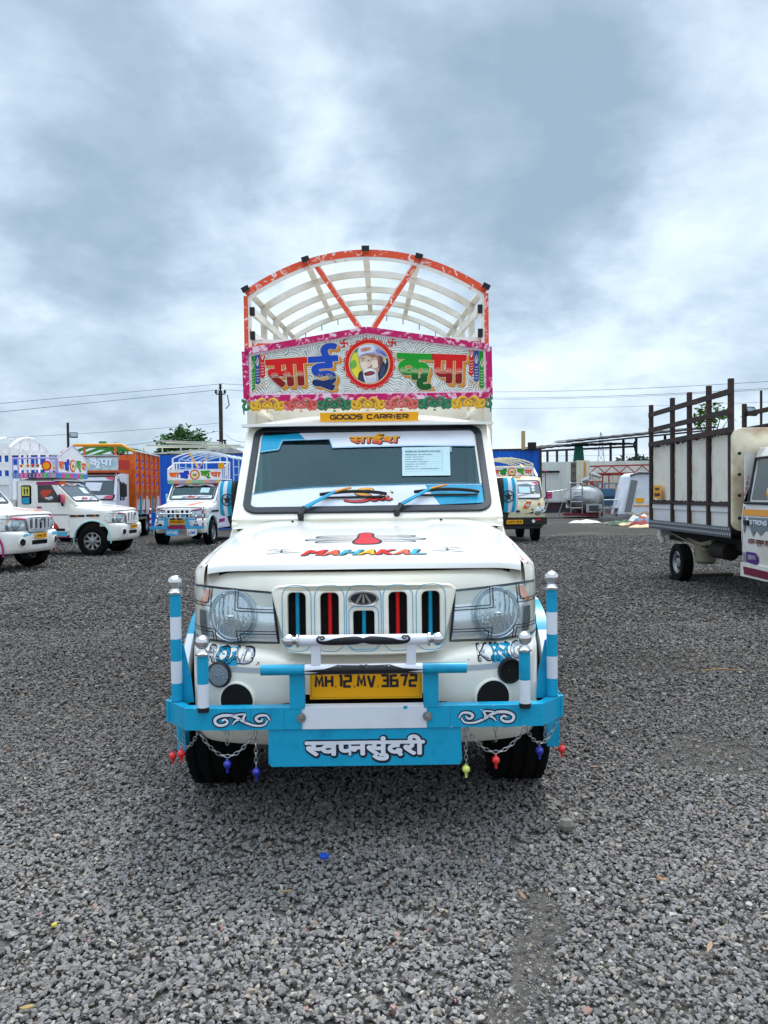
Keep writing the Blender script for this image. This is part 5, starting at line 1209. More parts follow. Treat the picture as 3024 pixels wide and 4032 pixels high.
def plate(root, x, y, z, w, h, text, sw=.008):
    p = empty('number_plate', (x, y, z)); p.parent = root
    build(G().slab([rr(0, 0, w, h, .006)], FR(0), -.004, 0), 'plate', YEL, p, 0); g = G(); tech(g, text, 0, 0, w * .86, h * .55, FR(0), .001, sw, 0, 0, .35); build(g, 'lettering', INK, p, 0)
def banner(root, top='साई', col=RED, low=True, corner=CYAN, paper=True):
    """white strips, name and paper sheet on a windscreen made by make_pickup"""
    wsn = [c for c in root.children if c.name.startswith('windscreen') and 'frame' not in c.name][0]; g = G(); H_ = WSH
    g.flat([[(-.60, H_ - .03), (-.60, H_ - .16), (-.42, H_ - .12), (-.3, H_ - .07), (-.15, H_ - .12), (.15, H_ - .12), (.3, H_ - .07), (.42, H_ - .12), (.60, H_ - .16), (.60, H_ - .03)]], W, .006, 1)
    for s in (-1, 1): g.flat([[(s * .60, H_ - .03), (s * .50, H_ - .03), (s * .53, H_ - .1), (s * .60, H_ - .15)]], W, .008, 0)
    if low: g.flat([[(-.60, .035), (.60, .035), (.60, .14), (.2, .165), (-.2, .165), (-.60, .14)]], W, .006, 1); word(g, 'Sai', 0, .10, .24, .10, W, .009, .012, 2, 6, .3)
    word(g, top, 0, H_ - .075, .26, .07, W, .009, .008, 2, 6)
    if paper: g.flat([[(.2, .27), (.47, .26), (.48, .46), (.21, .47)]], W, .0065, 3)
    build(g, 'vinyl_banner', [corner, TAPEW, col, PAPER], wsn, 0)
    wi = empty('wiper', (0, 0, 0)); wi.parent = root; g = G()
    for x in (-.35, .1): g.bar(W @ Vector((x, -.02, .02)), W @ Vector((x + .2, .09, .03)), .016, .01); g.bar(W @ Vector((x + .06, .075, .03)), W @ Vector((x + .42, .085, .03)), .012, .012)
    build(g, 'wiper_arm', BLACK, wi, 0)
def cargo_box(root, m, rail=BWHITE, arch=True, z1=2.45, y0=2.72, y1=5.1, side=1.36, hw=.87, rows=3, top=.18, panel=None, narch=5, slat=.03):
    g = G().box(-hw, hw, y0, y1, .74, .80); build(g, 'cargo_floor', m, root, 0)
    for s in (-1, 1):
        g = G().box(s * hw - .015, s * hw + .015, y0, y1, .80, side)
        for i in range(5): y = y0 + .03 + (y1 - y0 - .06) * i / 4; g.box(s * (hw + .012) - .012, s * (hw + .012) + .012, y - .03, y + .03, .76, side)
        build(g, 'side_board', m, root, 0)
    g = G().box(-hw, hw, y0 - .03, y0, .80, side); build(g, 'headboard', m, root, 0)
    cg = empty('cage', (0, 0, 0)); cg.parent = root
    n = narch; ys = [y0 + (y1 - y0) * i / (n - 1) for i in range(n)]
    for i, y in enumerate(ys):
        pts = [(-hw, y, side), (-hw, y, z1)] + ([(hw * (2 * q / 12 - 1), y, z1 + top * (1 - (2 * q / 12 - 1) ** 2)) for q in range(1, 12)] if arch else []) + [(hw, y, z1), (hw, y, side)]
        build(G().tube(pts, .022 + (.016 if slat > .1 else 0), 6), 'hoop', rail, cg, 30)
        if i == 0 and slat > .1: build(G().slab([[(p[0], p[2]) for p in pts[1:-1]] + [(hw, z1 - .02), (-hw, z1 - .02)]], FR(y), -.02, .02), 'arched_board', rail, cg, 0)
        if i == 0:
            g = G()
            for x in (-.45, 0, .45): g.box(x - .02, x + .02, y - .02, y + .02, side, z1 + top * .6)
            build(g, 'front_bar', rail, cg, 0)
    for s in (-1, 1):
        g = G()
        for k in range(rows + 1): z = side + (z1 - side) * (k + (0 if k else .0)) / rows; g.bar((s * hw, y0, z), (s * hw, y1, z), .03, slat)
        build(g, 'side_rail', rail, cg, 0)
        if panel is not None: build(G().box(s * hw * .985 - .004, s * hw * .985 + .004, y0, y1, side, side + (z1 - side) * .45), 'side_sheet', panel, root, 0)
    g = G()
    for x in (-.5, 0, .5): g.bar((x, y0, z1 + top * (1 - (x / hw) ** 2) + .02), (x, y1, z1 + top * (1 - (x / hw) ** 2) + .02), .04, .02)
    if arch: build(g, 'long_rail', rail, cg, 0)
    return cg
def bull_bar_small(root, c1, c2):
    b = empty('bull_bar', (0, 0, 0)); b.parent = root
    build(G().box(-.78, -.26, -.01, .05, .48, .565).box(.26, .78, -.01, .05, .48, .565).box(-.26, .26, -.012, .05, .48, .565, 1), 'cross_beam', [c1, c2], b, 0)
    for s in (-1, 1):
        for x, z1, zb in ((.75, .98, 1.02), (.55, .78, .82)):
            g = G()
            for i in range(5): g.rev([(.024, .565 + (z1 - .565) * i / 5), (.024, .565 + (z1 - .565) * (i + 1) / 5)], Matrix.Translation((s * x, .02, 0)), 12, i % 2)
            g.sph((s * x, .02, zb), .032, 12, 8, 2); build(g, 'bollard_post', [MAGENTA, TAPEW, CHROME], b, 40)
        build(G().box(s * .30 - .05, s * .30 + .05, -.012, .02, .565, .80).box(s * .42 - .12, s * .42 + .12, -.014, .02, .72, .765), 'upright', c1, b, 0)
    g = G().tube([(-.42, -.02, .90), (.42, -.02, .90)], .022, 10)
    for s in (-1, 1): g.sph((s * .44, -.02, .90), .034, 10, 6)
    build(g, 'upper_tube', CHROME, b, 40)
    g = G().flat([[(0, .76), (.06, .79), (.18, .77), (.24, .80), (.16, .73), (.06, .735), (0, .75), (-.06, .735), (-.16, .73), (-.24, .80), (-.18, .77), (-.06, .79)]], FR(-.02)); build(g, 'moustache_plate', INK, b, 0)
MCOL = [PINK, ORANGE, BLACK]

# ---- second row left: white pickup seen from its right side
t2 = empty('pickup_truck', (-6.05, 18.9, 0), rad(86), 'white pickup in side view with black door glass and gabled signboard over its cab', 'pickup truck', 'white goods pickups')
make_pickup(t2, WHITE, dict(mirror=MCOL, mirror_cols=[0, 0, 1, 1, 0, 0], rim='spoke', inside=False, glass=mat('tinted_glass', '#4d565c', .06, coat=.6), flare=[mat('pale_aqua', '#9fd6d8', .4)], flare_k=.3, handle=MAGENTA))
cargo_box(t2, BWHITE, BWHITE, True, 2.60, panel=mat('pale_sheet', '#d9dfe8', .5), top=.27, slat=.13)
plate(t2, .0, .085, .675, .34, .10, 'MH12OT7239')
banner(t2, 'श्री', PINK)
ML = SL(-.7475)
def side_decal(root, name, mats, fn, x=-.7475):
    g = G(); fn(g, SL(x)); return build(g, name, mats, root, 0)
def dec(g, M):      # u runs towards the nose: u = -y
    f = lambda *p: [(-y, z) for y, z in p]
    g.flat([f((2.31, 1.68), (2.53, 1.68), (2.53, 1.42), (2.31, 1.42))], M, .012, 0); g.flat([f((2.33, 1.66), (2.51, 1.66), (2.51, 1.45), (2.33, 1.45))], M, .015, 1)
    g.flat([f((2.33, 1.40), (2.51, 1.40), (2.51, 1.26), (2.33, 1.26))], M, .015, 2)
    for y in (2.38, 2.45): g.flat([circ(-y, 1.635, .016, 8)], M, .017, 0); g.flat([f((y - .025, 1.61), (y + .025, 1.61), (y + .02, 1.55), (y + .012, 1.47), (y - .012, 1.47), (y - .02, 1.55))], M, .017, 0)
    g.flat([f((2.08, 1.52), (2.02, 1.58), (1.78, 1.58), (1.82, 1.50), (1.95, 1.42), (1.98, 1.36))], M, .003 - .02, 3); word(g, 'श्री', -1.86, 1.38, .2, .1, M, .006 - .02, .006, 4, 4)
    g.flat([f((1.40, 1.00), (2.16, 1.00), (2.16, .97), (1.40, .97))], M, .004, 5)
    g.flat([f((1.60, .62), (2.18, .62), (2.18, .86), (2.12, .88), (2.10, .84), (2.04, .84), (2.02, .92), (1.96, .92), (1.94, .80), (1.84, .80), (1.80, .84), (1.72, .80), (1.66, .74))], M, .004, 3)
    g.flat([f((1.48, .60), (2.18, .60), (2.18, .66), (1.48, .66))], M, .007, 0); g.flat([f((1.42, .48), (2.18, .48), (2.18, .58), (1.42, .58))], M, .006, 6)
    g.flat([f((.98, .98), (1.34, .98), (1.34, .93), (.98, .93))], M, .035, 0); g.flat([f((.62, .985), (.94, .985), (.94, .935), (.62, .935))], M, .04, 0)
    for y in (.72, 1.16): g.flat([f((y, .975), (y + .05, .975), (y + .02, .938), (y - .03, .938))], M, .044, 7)
    tech(g, 'BOLERO', -2.43, 1.10, .32, .045, M, .006, .008, 5)
side_decal(t2, 'side_stickers', [INK, LEMON, CYAN, mat('brick_red', '#c6391c', .4), TAPEW, mat('steel_strip', '#8a8f94', .3, .6), mat('aqua_band', '#4fb3d0', .4), ORANGE], dec)
g = G().box(-.75, -.738, 1.50, 2.16, 1.70, 1.775, 0).box(-.752, -.738, 1.44, 1.60, 1.70, 1.77, 1); build(g, 'rain_visor', [MAGENTA, ORANGE], t2, 0)
g = G().box(-.74, -.715, 1.25, 2.6, .44, .50, 0); build(g, 'magenta_sill', MAGENTA, t2, 0)
rk = empty('roof_rack', (0, 0, 0)); rk.parent = t2
cols_ = [mat('rack_blue', '#3d7fc0', .5), mat('rack_pink', '#d3408f', .5), mat('rack_violet', '#35265c', .5), mat('rack_green', '#2fa850', .5), mat('lilac_tube', '#b7a5da', .4)]
seq = [0, 1, 2, 1, 3, 0, 1, 3, 1, 0]
yy = [2.72, 2.55, 2.34, 2.14, 1.98, 1.86, 1.80, 1.75, 1.71, 1.68, 1.64]
for s in (-1, 1):
    g = G()
    for i in range(10): g.box(s * .78 - .01, s * .78 + .01, yy[i + 1], yy[i], 1.86, 1.99, seq[i])
    for i in range(10):     # punched diamond pattern
        n_ = max(1, int((yy[i] - yy[i + 1]) / .07))
        for q in range(n_): yc = yy[i + 1] + (yy[i] - yy[i + 1]) * (q + .5) / n_; g.ribbon([(-yc - .03, 1.87), (-yc, 1.925), (-yc + .03, 1.98)], .008, SL(-.792) if s < 0 else SL(.792), 0, 5); g.ribbon([(-yc + .03, 1.87), (-yc, 1.925), (-yc - .03, 1.98)], .008, SL(-.792) if s < 0 else SL(.792), .0004, 5)
    build(g, 'coloured_valance', cols_[:4] + [cols_[4], mat('valance_line', '#d8cfe0', .5)], rk, 0)
    g = G(); g.tube([(s * .77, 2.72, 1.99), (s * .77, 2.72, 2.34), (s * .77, 1.66, 2.34)], .022, 8)
    for y in (2.58, 1.66): g.tube([(s * .77, y, 1.99), (s * .77, y, 2.34)], .022, 8)
    build(g, 'lilac_tube', cols_[4], rk, 40)
    g = G()
    for y, c in ((2.50, 0), (2.34, 0), (2.22, 1), (2.1, 2)):
        g.slab([star(-y, 2.16, .06, .5, 8)], SL(s * .78), -.005, .005, c); g.sph((s * .785, y, 2.16), .03, 8, 6, 3)
        g.box(s * .775 - .005, s * .775 + .005, y + .05, y + .075, 2.0, 2.33, 4)
    g.slab([circ(-1.88, 2.15, .12, 18)], SL(s * .78), -.006, .01, 3); g.slab([circ(-1.88, 2.15, .085, 18)], SL(s * .78) if s < 0 else SR(.78), .01, .016, 5)
    build(g, 'rack_ornament', [LEMON, MAGENTA, GREEN, RED, BWHITE, YEL], rk, 0)
build(G().box(-.78, .78, 1.66, 2.72, 1.875, 1.90), 'rack_floor', BWHITE, rk, 0)
vsign(t2, 'signboard', 1.50, .36, 1.62, 2.17, .33, [ORANGE, BLUE, GREEN, ORANGE], edge=cols_[4])
g = G()
for i in range(8): g.box(-.78 + .195 * i, -.78 + .195 * (i + 1), 1.62, 1.64, 1.86, 1.99, [0, 1, 3, 1, 0, 1, 3, 0][i])
build(g, 'front_valance', cols_[:4], rk, 0)
for s in (-1, 1): build(G().tube([(s * .6, nose_y(.6, .9) - .03, 1.01), (s * .48, nose_y(.48, .9) - .03, 1.0), (s * .38, nose_y(.38, .9) - .03, .99)], .014, 6), 'lamp_brow', MAGENTA, t2, 40)

# ---- first row left: white pickup cut by the picture edge
t1 = empty('pickup_truck', (-6.55, 14.87, 0), rad(80), 'white pickup with silver grille and magenta arch edges, cut by the left photo edge', 'pickup truck', 'white goods pickups')
make_pickup(t1, WHITE, dict(mirrors=False, rim='steel', inside=False, glass=mat('tinted_glass', '#4d565c', .06), flare=[mat('arch_magenta', '#a01468', .4)], flare_k=.4, grille=mat('silver_grille', '#c9cdd2', .3, .3)))
cargo_box(t1, BWHITE, BWHITE, True, 2.3); plate(t1, .0, .085, .665, .34, .10, 'MH14HU5093'); banner(t1, 'श्री', PINK)
for s in (-1, 1): build(G().tube([(s * .66, nose_y(.66, .9) - .03, 1.015), (s * .5, nose_y(.5, .9) - .035, 1.005), (s * .38, nose_y(.38, .9) - .03, .99)], .018, 6), 'lamp_brow', PINK, t1, 40)
g = drape(G().flat([[(-.50, .66), (-.22, .70), (-.28, .735), (-.48, .71)]], FR(-.2), 0, 0).flat([[(.36, .67), (.62, .66), (.60, .73), (.40, .72)]], FR(-.2), 0, 0), bb, (0, 1, 0), .003, .04); build(g, 'blue_sticker', mat('aqua_band', '#4fb3d0', .4), t1, 0)
g = G().flat([[(.28, .30), (.40, .32), (.20, .8), (.10, .78)]], TOP); build(drape(g, bq, (0, 0, -1), .003, .08), 'orange_bonnet_stripe', ORANGE, t1, 0)

# ---- behind: pickup with red and white posts, name board LOVE
t3 = empty('pickup_truck', (-5.78, 21.4, 0), rad(-5), 'white pickup with cyan bull bar, red ringed posts and LOVE flap by the blue wall', 'pickup truck', 'white goods pickups')
make_pickup(t3, WHITE, dict(rim='spoke', inside=True, flare=[mat('pale_aqua', '#9fd6d8', .4)], flare_k=.3, mirror=[CYAN, TAPEW, BLACK]))
for s in (-1, 1): build(G().tube([(s * .66, nose_y(.66, .9) - .03, 1.02), (s * .5, nose_y(.5, .9) - .035, 1.01), (s * .38, nose_y(.38, .9) - .03, .995)], .016, 6), 'lamp_brow', MAGENTA, t3, 40)
bull_bar_small(t3, mat('sky_blue_paint', '#3fa3d2', .4), mat('wine_red', '#8e1340', .4)); plate(t3, 0, .05, .675, .46, .12, 'MH14DM8874', .010); banner(t3, 'स्वामीराज', mat('coral', '#d85040', .4), True, PINK)
for txt, x, c, w in (('KING', -.12, mat('sky_blue_paint', '#3fa3d2', .4), .38), ('LOVE', .44, BWHITE, .28)):
    p = empty('hanging_flap', (x, .0, .38)); p.parent = t3; build(G().slab([[(-w / 2, .10), (w / 2, .10), (w / 2, -.06), (0, -.11), (-w / 2, -.06)]], FR(0), 0, .006), 'flap', c, p, 0)
    g = G(); tech(g, txt, 0, .0, w * .8, .085, FR(0), .009, .020, 0, 0, .3, mis=None if txt == 'KING' else [1, 2, 3, 2]); build(g, 'lettering', [TAPEW, RED, CYAN, BLUE], p, 0)
cg3 = cargo_box(t3, mat('pale_sheet', '#d9dfe8', .5), mat('grey_blue_tube', '#a9bccd', .4), True, 2.55, side=1.55, rows=4, top=.20)
g = G()
for s in (-1, 1): g.bar((s * .32, 2.1, 2.70), (s * .02, 1.95, 2.25), .035, .03, 0 if s < 0 else 1)
build(g, 'painted_brace', [OCHRE, mat('faded_rose', '#c08a80', .5)], cg3, 0)
build(G().sweep([(-.85, 2.1, 2.0), (-.85, 2.1, 2.55)] + [(.85 * (2 * q / 12 - 1), 2.1, 2.55 + .2 * (1 - (2 * q / 12 - 1) ** 2)) for q in range(1, 12)] + [(.85, 2.1, 2.55), (.85, 2.1, 2.0)], SQ(.04, .04), up=(0, 1, 0)), 'front_hoop', BWHITE, cg3, 0)
vs3 = vsign(t3, 'signboard', 1.66, .30, 1.62, 2.03, 0, [ORANGE, BLUE, GREEN, ORANGE], med_r=.15)
g = G()
for i in range(9): g.box(-.83 + .184 * i, -.83 + .184 * (i + 1), 1.60, 1.63, 1.77, 1.87, i % 5)
build(g, 'coloured_valance', [mat('vl%d' % i, c, .5) for i, c in enumerate(('#7fae8a', '#c98f84', '#a592ad', '#c9a85e', '#88b08f'))], t3, 0)
g = G().tube([(-.83, 1.62, 2.2), (-.85, 2.3, 2.42), (.85, 2.3, 2.42), (.83, 1.62, 2.2)], .022, 8).tube([(-.83, 1.62, 1.88), (-.83, 2.6, 1.88)], .02, 6).tube([(.83, 1.62, 1.88), (.83, 2.6, 1.88)], .02, 6)
for s in (-1, 1):
    for y in (1.8, 2.0, 2.2, 2.4): g.bar((s * .83, y, 1.88), (s * .84, y, 2.2 + .2 * (y - 1.62) / .7), .03, .03)
build(g, 'rack_rail', BWHITE, t3, 0)
g = G().flat([[(.16, .30), (.34, .31), (.50, .95), (.40, .95)]], TOP); build(drape(g, bq, (0, 0, -1), .003, .08), 'orange_bonnet_stripe', ORANGE, t3, 0)
g = G().flat([[(-y, z) for y, z in ((.60, .985), (1.34, .985), (1.34, .93), (.60, .93))]], PL((.815, 0, 0), (0, -1, 0), (0, 0, 1)), 0, 0); g.flat([[(y, z) for y, z in ((1.5, .70), (2.1, .72), (2.1, .62), (1.5, .60))]], SR(.748), .002, 1); build(g, 'side_stickers', [INK, MAGENTA], t3, 0)
build(G().slab([rr(-.17, .865, .11, .10, .01), ], FR(.10), 0, .004).slab([rr(.17, .865, .11, .10, .01)], FR(.10), 0, .004), 'blue_grille_tape', mat('sky_blue_paint', '#3fa3d2', .4), t3, 0)
build(G().tube([(1.0, 1.5, 0.012), (1.3, 1.45, .012)], .01, 5), 'ground_stick', GREEN, t3) if False else None

# ---- tall orange-sided lorry
def wheel_big(root, x, y, r, w): wheel(root, x, y, r, w)
lo = empty('lorry', (-9.3, 23.75, 0), rad(4), 'tall lorry with orange slotted cargo sides, yellow front tube and white cab', 'lorry')
OR = mat('orange_body', '#d9660f', .45, c2='#b9500e', vscale=5); LW = mat('lorry_white', '#dfe3e8', .35, coat=.4)
g = G(); prof = [(.55, .0), (1.15, .0), (1.30, .06), (2.02, .30), (2.10, .42), (2.14, .7), (2.14, 1.55), (.55, 1.55)]
for s in (-1, 1):
    M = PL((s * 1.0 - .015, 0, 0), (0, 1, 0), (0, 0, 1)); g.slab([[(y, z) for z, y in prof], [(.42, 1.28), (.50, 1.86), (1.08, 1.86), (1.08, 1.28)][::-1]], M, 0, .03)
rows = [[(x, y - .06 * (1 - x * x), z) for x in [-1 + .1 * i for i in range(21)]] for z, y in ((.55, .0), (.85, -.02), (1.15, .0), (1.30, .06))]
g.grid(rows); rows = [[(x, y - .06 * (1 - x * x), z) for x in [-1 + .1 * i for i in range(21)]] for z, y in ((2.02, .30), (2.10, .42), (2.14, .7), (2.14, 1.55))]; g.grid(rows)
for s in (-1, 1): g.bar((s * .97, .03, 1.28), (s * .97, .28, 2.04), .08, .06)
g.box(-1, 1, 1.52, 1.55, .55, 2.14); build(g, 'cab', LW, lo, 40)
Wl = PL((0, .055, 1.31), (1, 0, 0), (0, .24, .72)); build(G().flat([rr(0, .375, 1.86, .74, .08)], Wl, .03, 0), 'windscreen', mat('lorry_glass', '#4a5862', .08, coat=.6), lo, 0)
g = G(); g.slab([rr(0, .375, 1.94, .80, .1), rr(0, .375, 1.84, .72, .08)[::-1]], Wl, .02, .045); g.flat([[(-.9, .62), (.9, .62), (.9, .74), (-.9, .74)]], Wl, .04, 1); g.flat([[(-.9, .02), (.9, .02), (.9, .14), (-.9, .14)]], Wl, .04, 1); g.flat([[(.0, .30), (.5, .28), (.56, .55), (.06, .57)]], Wl, .04, 1)
for s in (-1, 1): g.flat([[(s * .9, .74), (s * .62, .74), (s * .72, .66), (s * .9, .62)]], Wl, .045, 2); g.flat([[(s * .9, .02), (s * .6, .03), (s * .7, .12), (s * .9, .14)]], Wl, .045, 2)
build(g, 'screen_trim', [SEAL, TAPEW, PINK], lo, 0)
for s in (-1, 1):
    build(G().flat([[(.40, 1.27), (.48, 1.87), (1.09, 1.87), (1.09, 1.27)]], PL((s * .99, 0, 0), (0, 1, 0), (0, 0, 1))), 'side_glass', DGLASS, lo, 0)
    g = G().slab([rr(0, 0, .2, .42, .05)], FR(.1, s * 1.2, 1.6), -.1, 0).bar((s * 1.2, .15, 1.78), (s * 1.0, .25, 1.95), .03, .03); build(g, 'wing_mirror', BLACK, lo, 0)
    build(G().tube([(s * .98, .2, 2.12), (s * 1.08, .1, 2.0), (s * 1.12, .3, 1.3)], .018, 6), 'grab_rail', CHROME, lo)
    h = G(); word(h, 'श्री गणेश', .60 if s > 0 else -.6, 1.05, .36, .11, SR(1.02) if s > 0 else SL(-1.02), .004, .006, 0, 4); build(h, 'lettering', RED, lo, 0)
    build(G().slab([rr(s * .78, .82, .3, .2, .04)], FR(-.06), 0, .03), 'headlight', LAMPSILVER, lo, 0)
build(G().box(-.98, .98, -.1, .1, .40, .56), 'front_bumper', CHASSIS, lo, 0); build(G().box(-.4, .4, .1, 5.4, .55, .9).box(-.9, .9, .2, 1.4, .4, .6), 'chassis', CHASSIS, lo, 0)
bd = empty('painted_board', (0, .2, 2.44)); bd.parent = lo
build(G().slab([rr(0, 0, 2.1, .42, .02)], PL((0, 0, 0), (1, 0, 0), (0, .12, 1)), -.06, 0), 'board', mat('quilted_board', '#cfdbd8', .4, c2='#9fc0d8', vscale=4, vlo=.4, vhi=.6, detail=1), bd, 0)
g = G(); Mb = PL((0, 0, 0), (1, 0, 0), (0, .12, 1))
for i in range(22):
    x = -1.05 + .1 * i; g.ribbon([(x, -.21), (min(x + .42, 1.05), -.21 + min(.42, 1.05 - x))], .008, Mb, .002, 0); g.ribbon([(x, .21), (min(x + .42, 1.05), .21 - min(.42, 1.05 - x))], .008, Mb, .0024, 0)
word(g, 'साई', -.45, .02, .60, .30, Mb, .004, .020, 1, 8); word(g, 'साई', -.44, .01, .60, .30, Mb, .003, .032, 2, 8); word(g, 'कृपा', .52, .0, .72, .32, Mb, .006, .018, 1, 8); word(g, 'कृपा', .53, -.01, .72, .32, Mb, .004, .030, 2, 8)
for i, c in enumerate((3, 4, 3)): g.flat([circ(-.15 + .12 * i, -.05, .09, 12)], Mb, .0028, c)
build(g, 'lettering', [mat('lattice_grey', '#8fa3a8', .5), mat('pale_letter', '#dfe9f2', .5), mat('steel_blue', '#5c7fa5', .5), LEMON, mat('mint', '#8ccfb0', .5)], bd, 0)
build(G().slab([rr(1.22, -.05, .34, .30, .02)], FR(.05), 0, .04), 'red_end_panel', mat('red_end', '#b8281c', .4), bd, 0)
build(G().box(-1.0, 1.0, .25, 1.5, 2.15, 2.19), 'red_roof_edge', mat('roof_orange', '#c4531c', .4), lo, 0)
g = G().tube([(-1.0, .22, 2.68), (1.05, .22, 2.68)], .025, 8)
for x in (-1.0, -.3, .4, 1.05): g.tube([(x, .22, 2.5), (x, .22, 2.68)], .018, 6); 
build(g, 'silver_tube', STEEL, lo, 0)
# cargo body: planked side with slots
Y0, Y1, HW, ZB, ZT = 1.75, 5.35, 1.12, .92, 2.90
def slot_wall(M, L_, name):
    holes = []
    for i in range(5):
        for k in range(4): u = L_ * (i + .5) / 5; z = 1.86 + .25 * k; holes.append([(u - .24, z - .062), (u + .17, z - .062), (u + .24, z), (u + .17, z + .062), (u - .24, z + .062)][::-1])
    build(G().slab([[(0, ZB), (L_, ZB), (L_, ZT), (0, ZT)]] + holes, M, 0, .03), name, OR, lo, 0)
slot_wall(PL((HW, Y0, 0), (0, 1, 0), (0, 0, 1)), Y1 - Y0, 'side_wall'); slot_wall(PL((-HW - .03, Y0, 0), (0, 1, 0), (0, 0, 1)), Y1 - Y0, 'side_wall')
for s in (-1, 1):
    g = G()
    for i in range(6): y = Y0 + (Y1 - Y0) * i / 5; g.box(s * (HW + .05) - .03, s * (HW + .05) + .03, y - .05, y + .05, ZB - .1, ZT)
    g.box(s * (HW + .05) - .03, s * (HW + .05) + .03, Y0, Y1, ZT, ZT + .05, 1)
    build(g, 'side_post', [OR, LW], lo, 0)
build(G().box(-HW, HW, Y0, Y0 + .03, ZB, ZT - .12), 'front_wall', OR, lo, 0)
build(G().box(-HW, HW, Y0, Y1, ZB - .12, ZB), 'cargo_floor', LW, lo, 0)
for s in (-1, 1):
    g = G()
    for i in range(5):
        ya, yb = Y0 + (Y1 - Y0) * (i + .1) / 5, Y0 + (Y1 - Y0) * (i + .9) / 5; xx = s * (HW + .034) if s > 0 else -HW - .034
        g.box(xx - .004, xx + .004, ya, yb, ZB + .02, ZB + .38, 0)
        M = SR(xx + .006) if s > 0 else SL(xx - .006); q = 1 if s > 0 else -1; ym = (ya + yb) / 2
        g.flat([[(q * ym - .09, 1.30), (q * ym + .09, 1.30), (q * ym + .05, 1.14), (q * ym, 1.0), (q * ym - .05, 1.14)]], M, .001, 1 + i % 3)
        for a in range(6): g.flat([circ(q * ym - .25 + .1 * a, 1.60 + .012 * (a % 2), .045, 8)], M, .001, 3 if a % 2 else 4)
        g.flat([[(q * ym - .28, 1.42), (q * ym + .28, 1.42), (q * ym + .28, 1.52), (q * ym - .28, 1.52)]], M, .0008, 5)
    build(g, 'painted_lower_panel', [LW, ORANGE, GREEN, mat('leaf_olive', '#7d8a2a', .5), OCHRE, mat('brick_band', '#a8502c', .5)], lo, 0)
    g = G()
    for i in range(4): y = Y0 + .5 + .9 * i; g.bar((s * (HW + .10), y, ZB - .15), (s * (HW + .10), y, ZB + .5), .06, .03, i % 2); 
    build(g, 'striped_stake', [CYAN, TAPEW], lo, 0)
g = G().tube([(-1.15, Y0, 2.45), (-1.15, Y0, 2.88), (-.75, Y0, 3.12), (.75, Y0, 3.12), (1.15, Y0, 2.90), (1.15, Y0, 2.5)], .05, 10); build(g, 'yellow_front_tube', mat('mustard_tube', '#d99a12', .4), lo, 40)
g = G()
for x in (-.45, .55): g.box(x - .03, x + .03, Y0 - .03, Y0 + .03, 2.75, 3.12)
build(g, 'front_strut', OR, lo, 0)
g = G()
for y in (2.5, 3.6, 4.7): g.sweep([(-1.12, y, 2.9), (-.5, y, 3.12), (.5, y, 3.12), (1.12, y, 2.9)], SQ(.10, .05), up=(0, 1, 0))
g.box(-.05, .15, 2.0, 2.2, 3.14, 3.26); g.bar((0, 1.8, 3.13), (0, 5.3, 3.13), .12, .05); build(g, 'green_hoop', mat('hoop_green', '#2a8f2f', .45), lo, 0)
for x in (-.85, .85):
    for y in (.95, 4.2): wheel(lo, x, y, .42, .26)
build(G().box(-1.0, 1.0, 3.2, 5.2, .75, .88).bar((1.05, 1.9, .95), (1.05, 2.6, .55), .05, .04).box(.9, 1.15, 2.2, 3.4, .62, .70, 0), 'side_guard', mat('dull_wood', '#6c6255', .8), lo, 0)

# ---- small cream mini truck right of the middle
ac = empty('mini_truck', (3.66, 21.1, 0), rad(3), 'small cream mini truck with black bumper, half hidden behind the big pickup', 'mini truck')
AC = mat('ace_cream', '#e6dfbd', .35, coat=.3, c2='#d6cca4', vscale=3)
g = G(); hw = .73
sec = [(.62, .02), (.80, -.02), (1.0, .0), (1.06, .04), (1.62, .40), (1.70, .52), (1.70, 1.3)]
xs_ = [-1, -.97, -.9, -.7, -.4, 0, .4, .7, .9, .97, 1]
g.grid([[(x * hw * (1 - .06 * max(0, (z - 1.0))), y + .10 * abs(x) ** 6 - .03 * (1 - x * x), z - .03 * abs(x) ** 8 * (z > 1.5)) for x in xs_] for z, y in sec])
for s in (-1, 1): g.slab([[(.10, .42), (.10, 1.05), (.48, 1.66), (1.3, 1.66), (1.3, .42)], [(.36, 1.08), (.62, 1.55), (1.12, 1.55), (1.12, 1.08)][::-1]], PL((s * .70 - .015, 0, 0), (0, 1, 0), (0, 0, 1)), 0, .03)
g.box(-.7, .7, 1.27, 1.3, .5, 1.68); build(g, 'cab', AC, ac, 40)
Wa = PL((0, .055, 1.10), (1, 0, 0), (0, .36, .56)); g = G().flat([rr(0, .28, 1.26, .52, .07)], Wa, .034, 0); build(g, 'windscreen', mat('lorry_glass', '#4a5862', .08, coat=.6), ac, 0)
g = G(); g.slab([rr(0, .28, 1.30, .56, .08), rr(0, .28, 1.24, .50, .06)[::-1]], Wa, .025, .042, 0); g.flat([[(-.60, .53), (.60, .53), (.60, .44), (.48, .40), (.3, .46), (0, .42), (-.3, .46), (-.48, .40), (-.60, .44)]], Wa, .038, 1); g.flat([[(-.60, .03), (.60, .03), (.60, .14), (0, .15), (-.60, .14)]], Wa, .038, 1)
g.flat([[(.08, .18), (.36, .17), (.37, .36), (.08, .37)]], Wa, .039, 2); g.flat([[(.6, .52), (.44, .50), (.58, .40)]], Wa, .041, 3); g.flat([circ(.48, .17, .035, 12)], Wa, .041, 4); g.flat([star(.45, .34, .06, .6, 6)], Wa, .041, 1); g.flat([star(.45, .26, .05, .6, 6)], Wa, .041, 1); g.bar(Wa @ Vector((-.02, .06, .06)), Wa @ Vector((.52, .19, .06)), .014, .012, 0)
build(g, 'screen_trim', [SEAL, TAPEW, PAPER, PINK, LEMON], ac, 0)
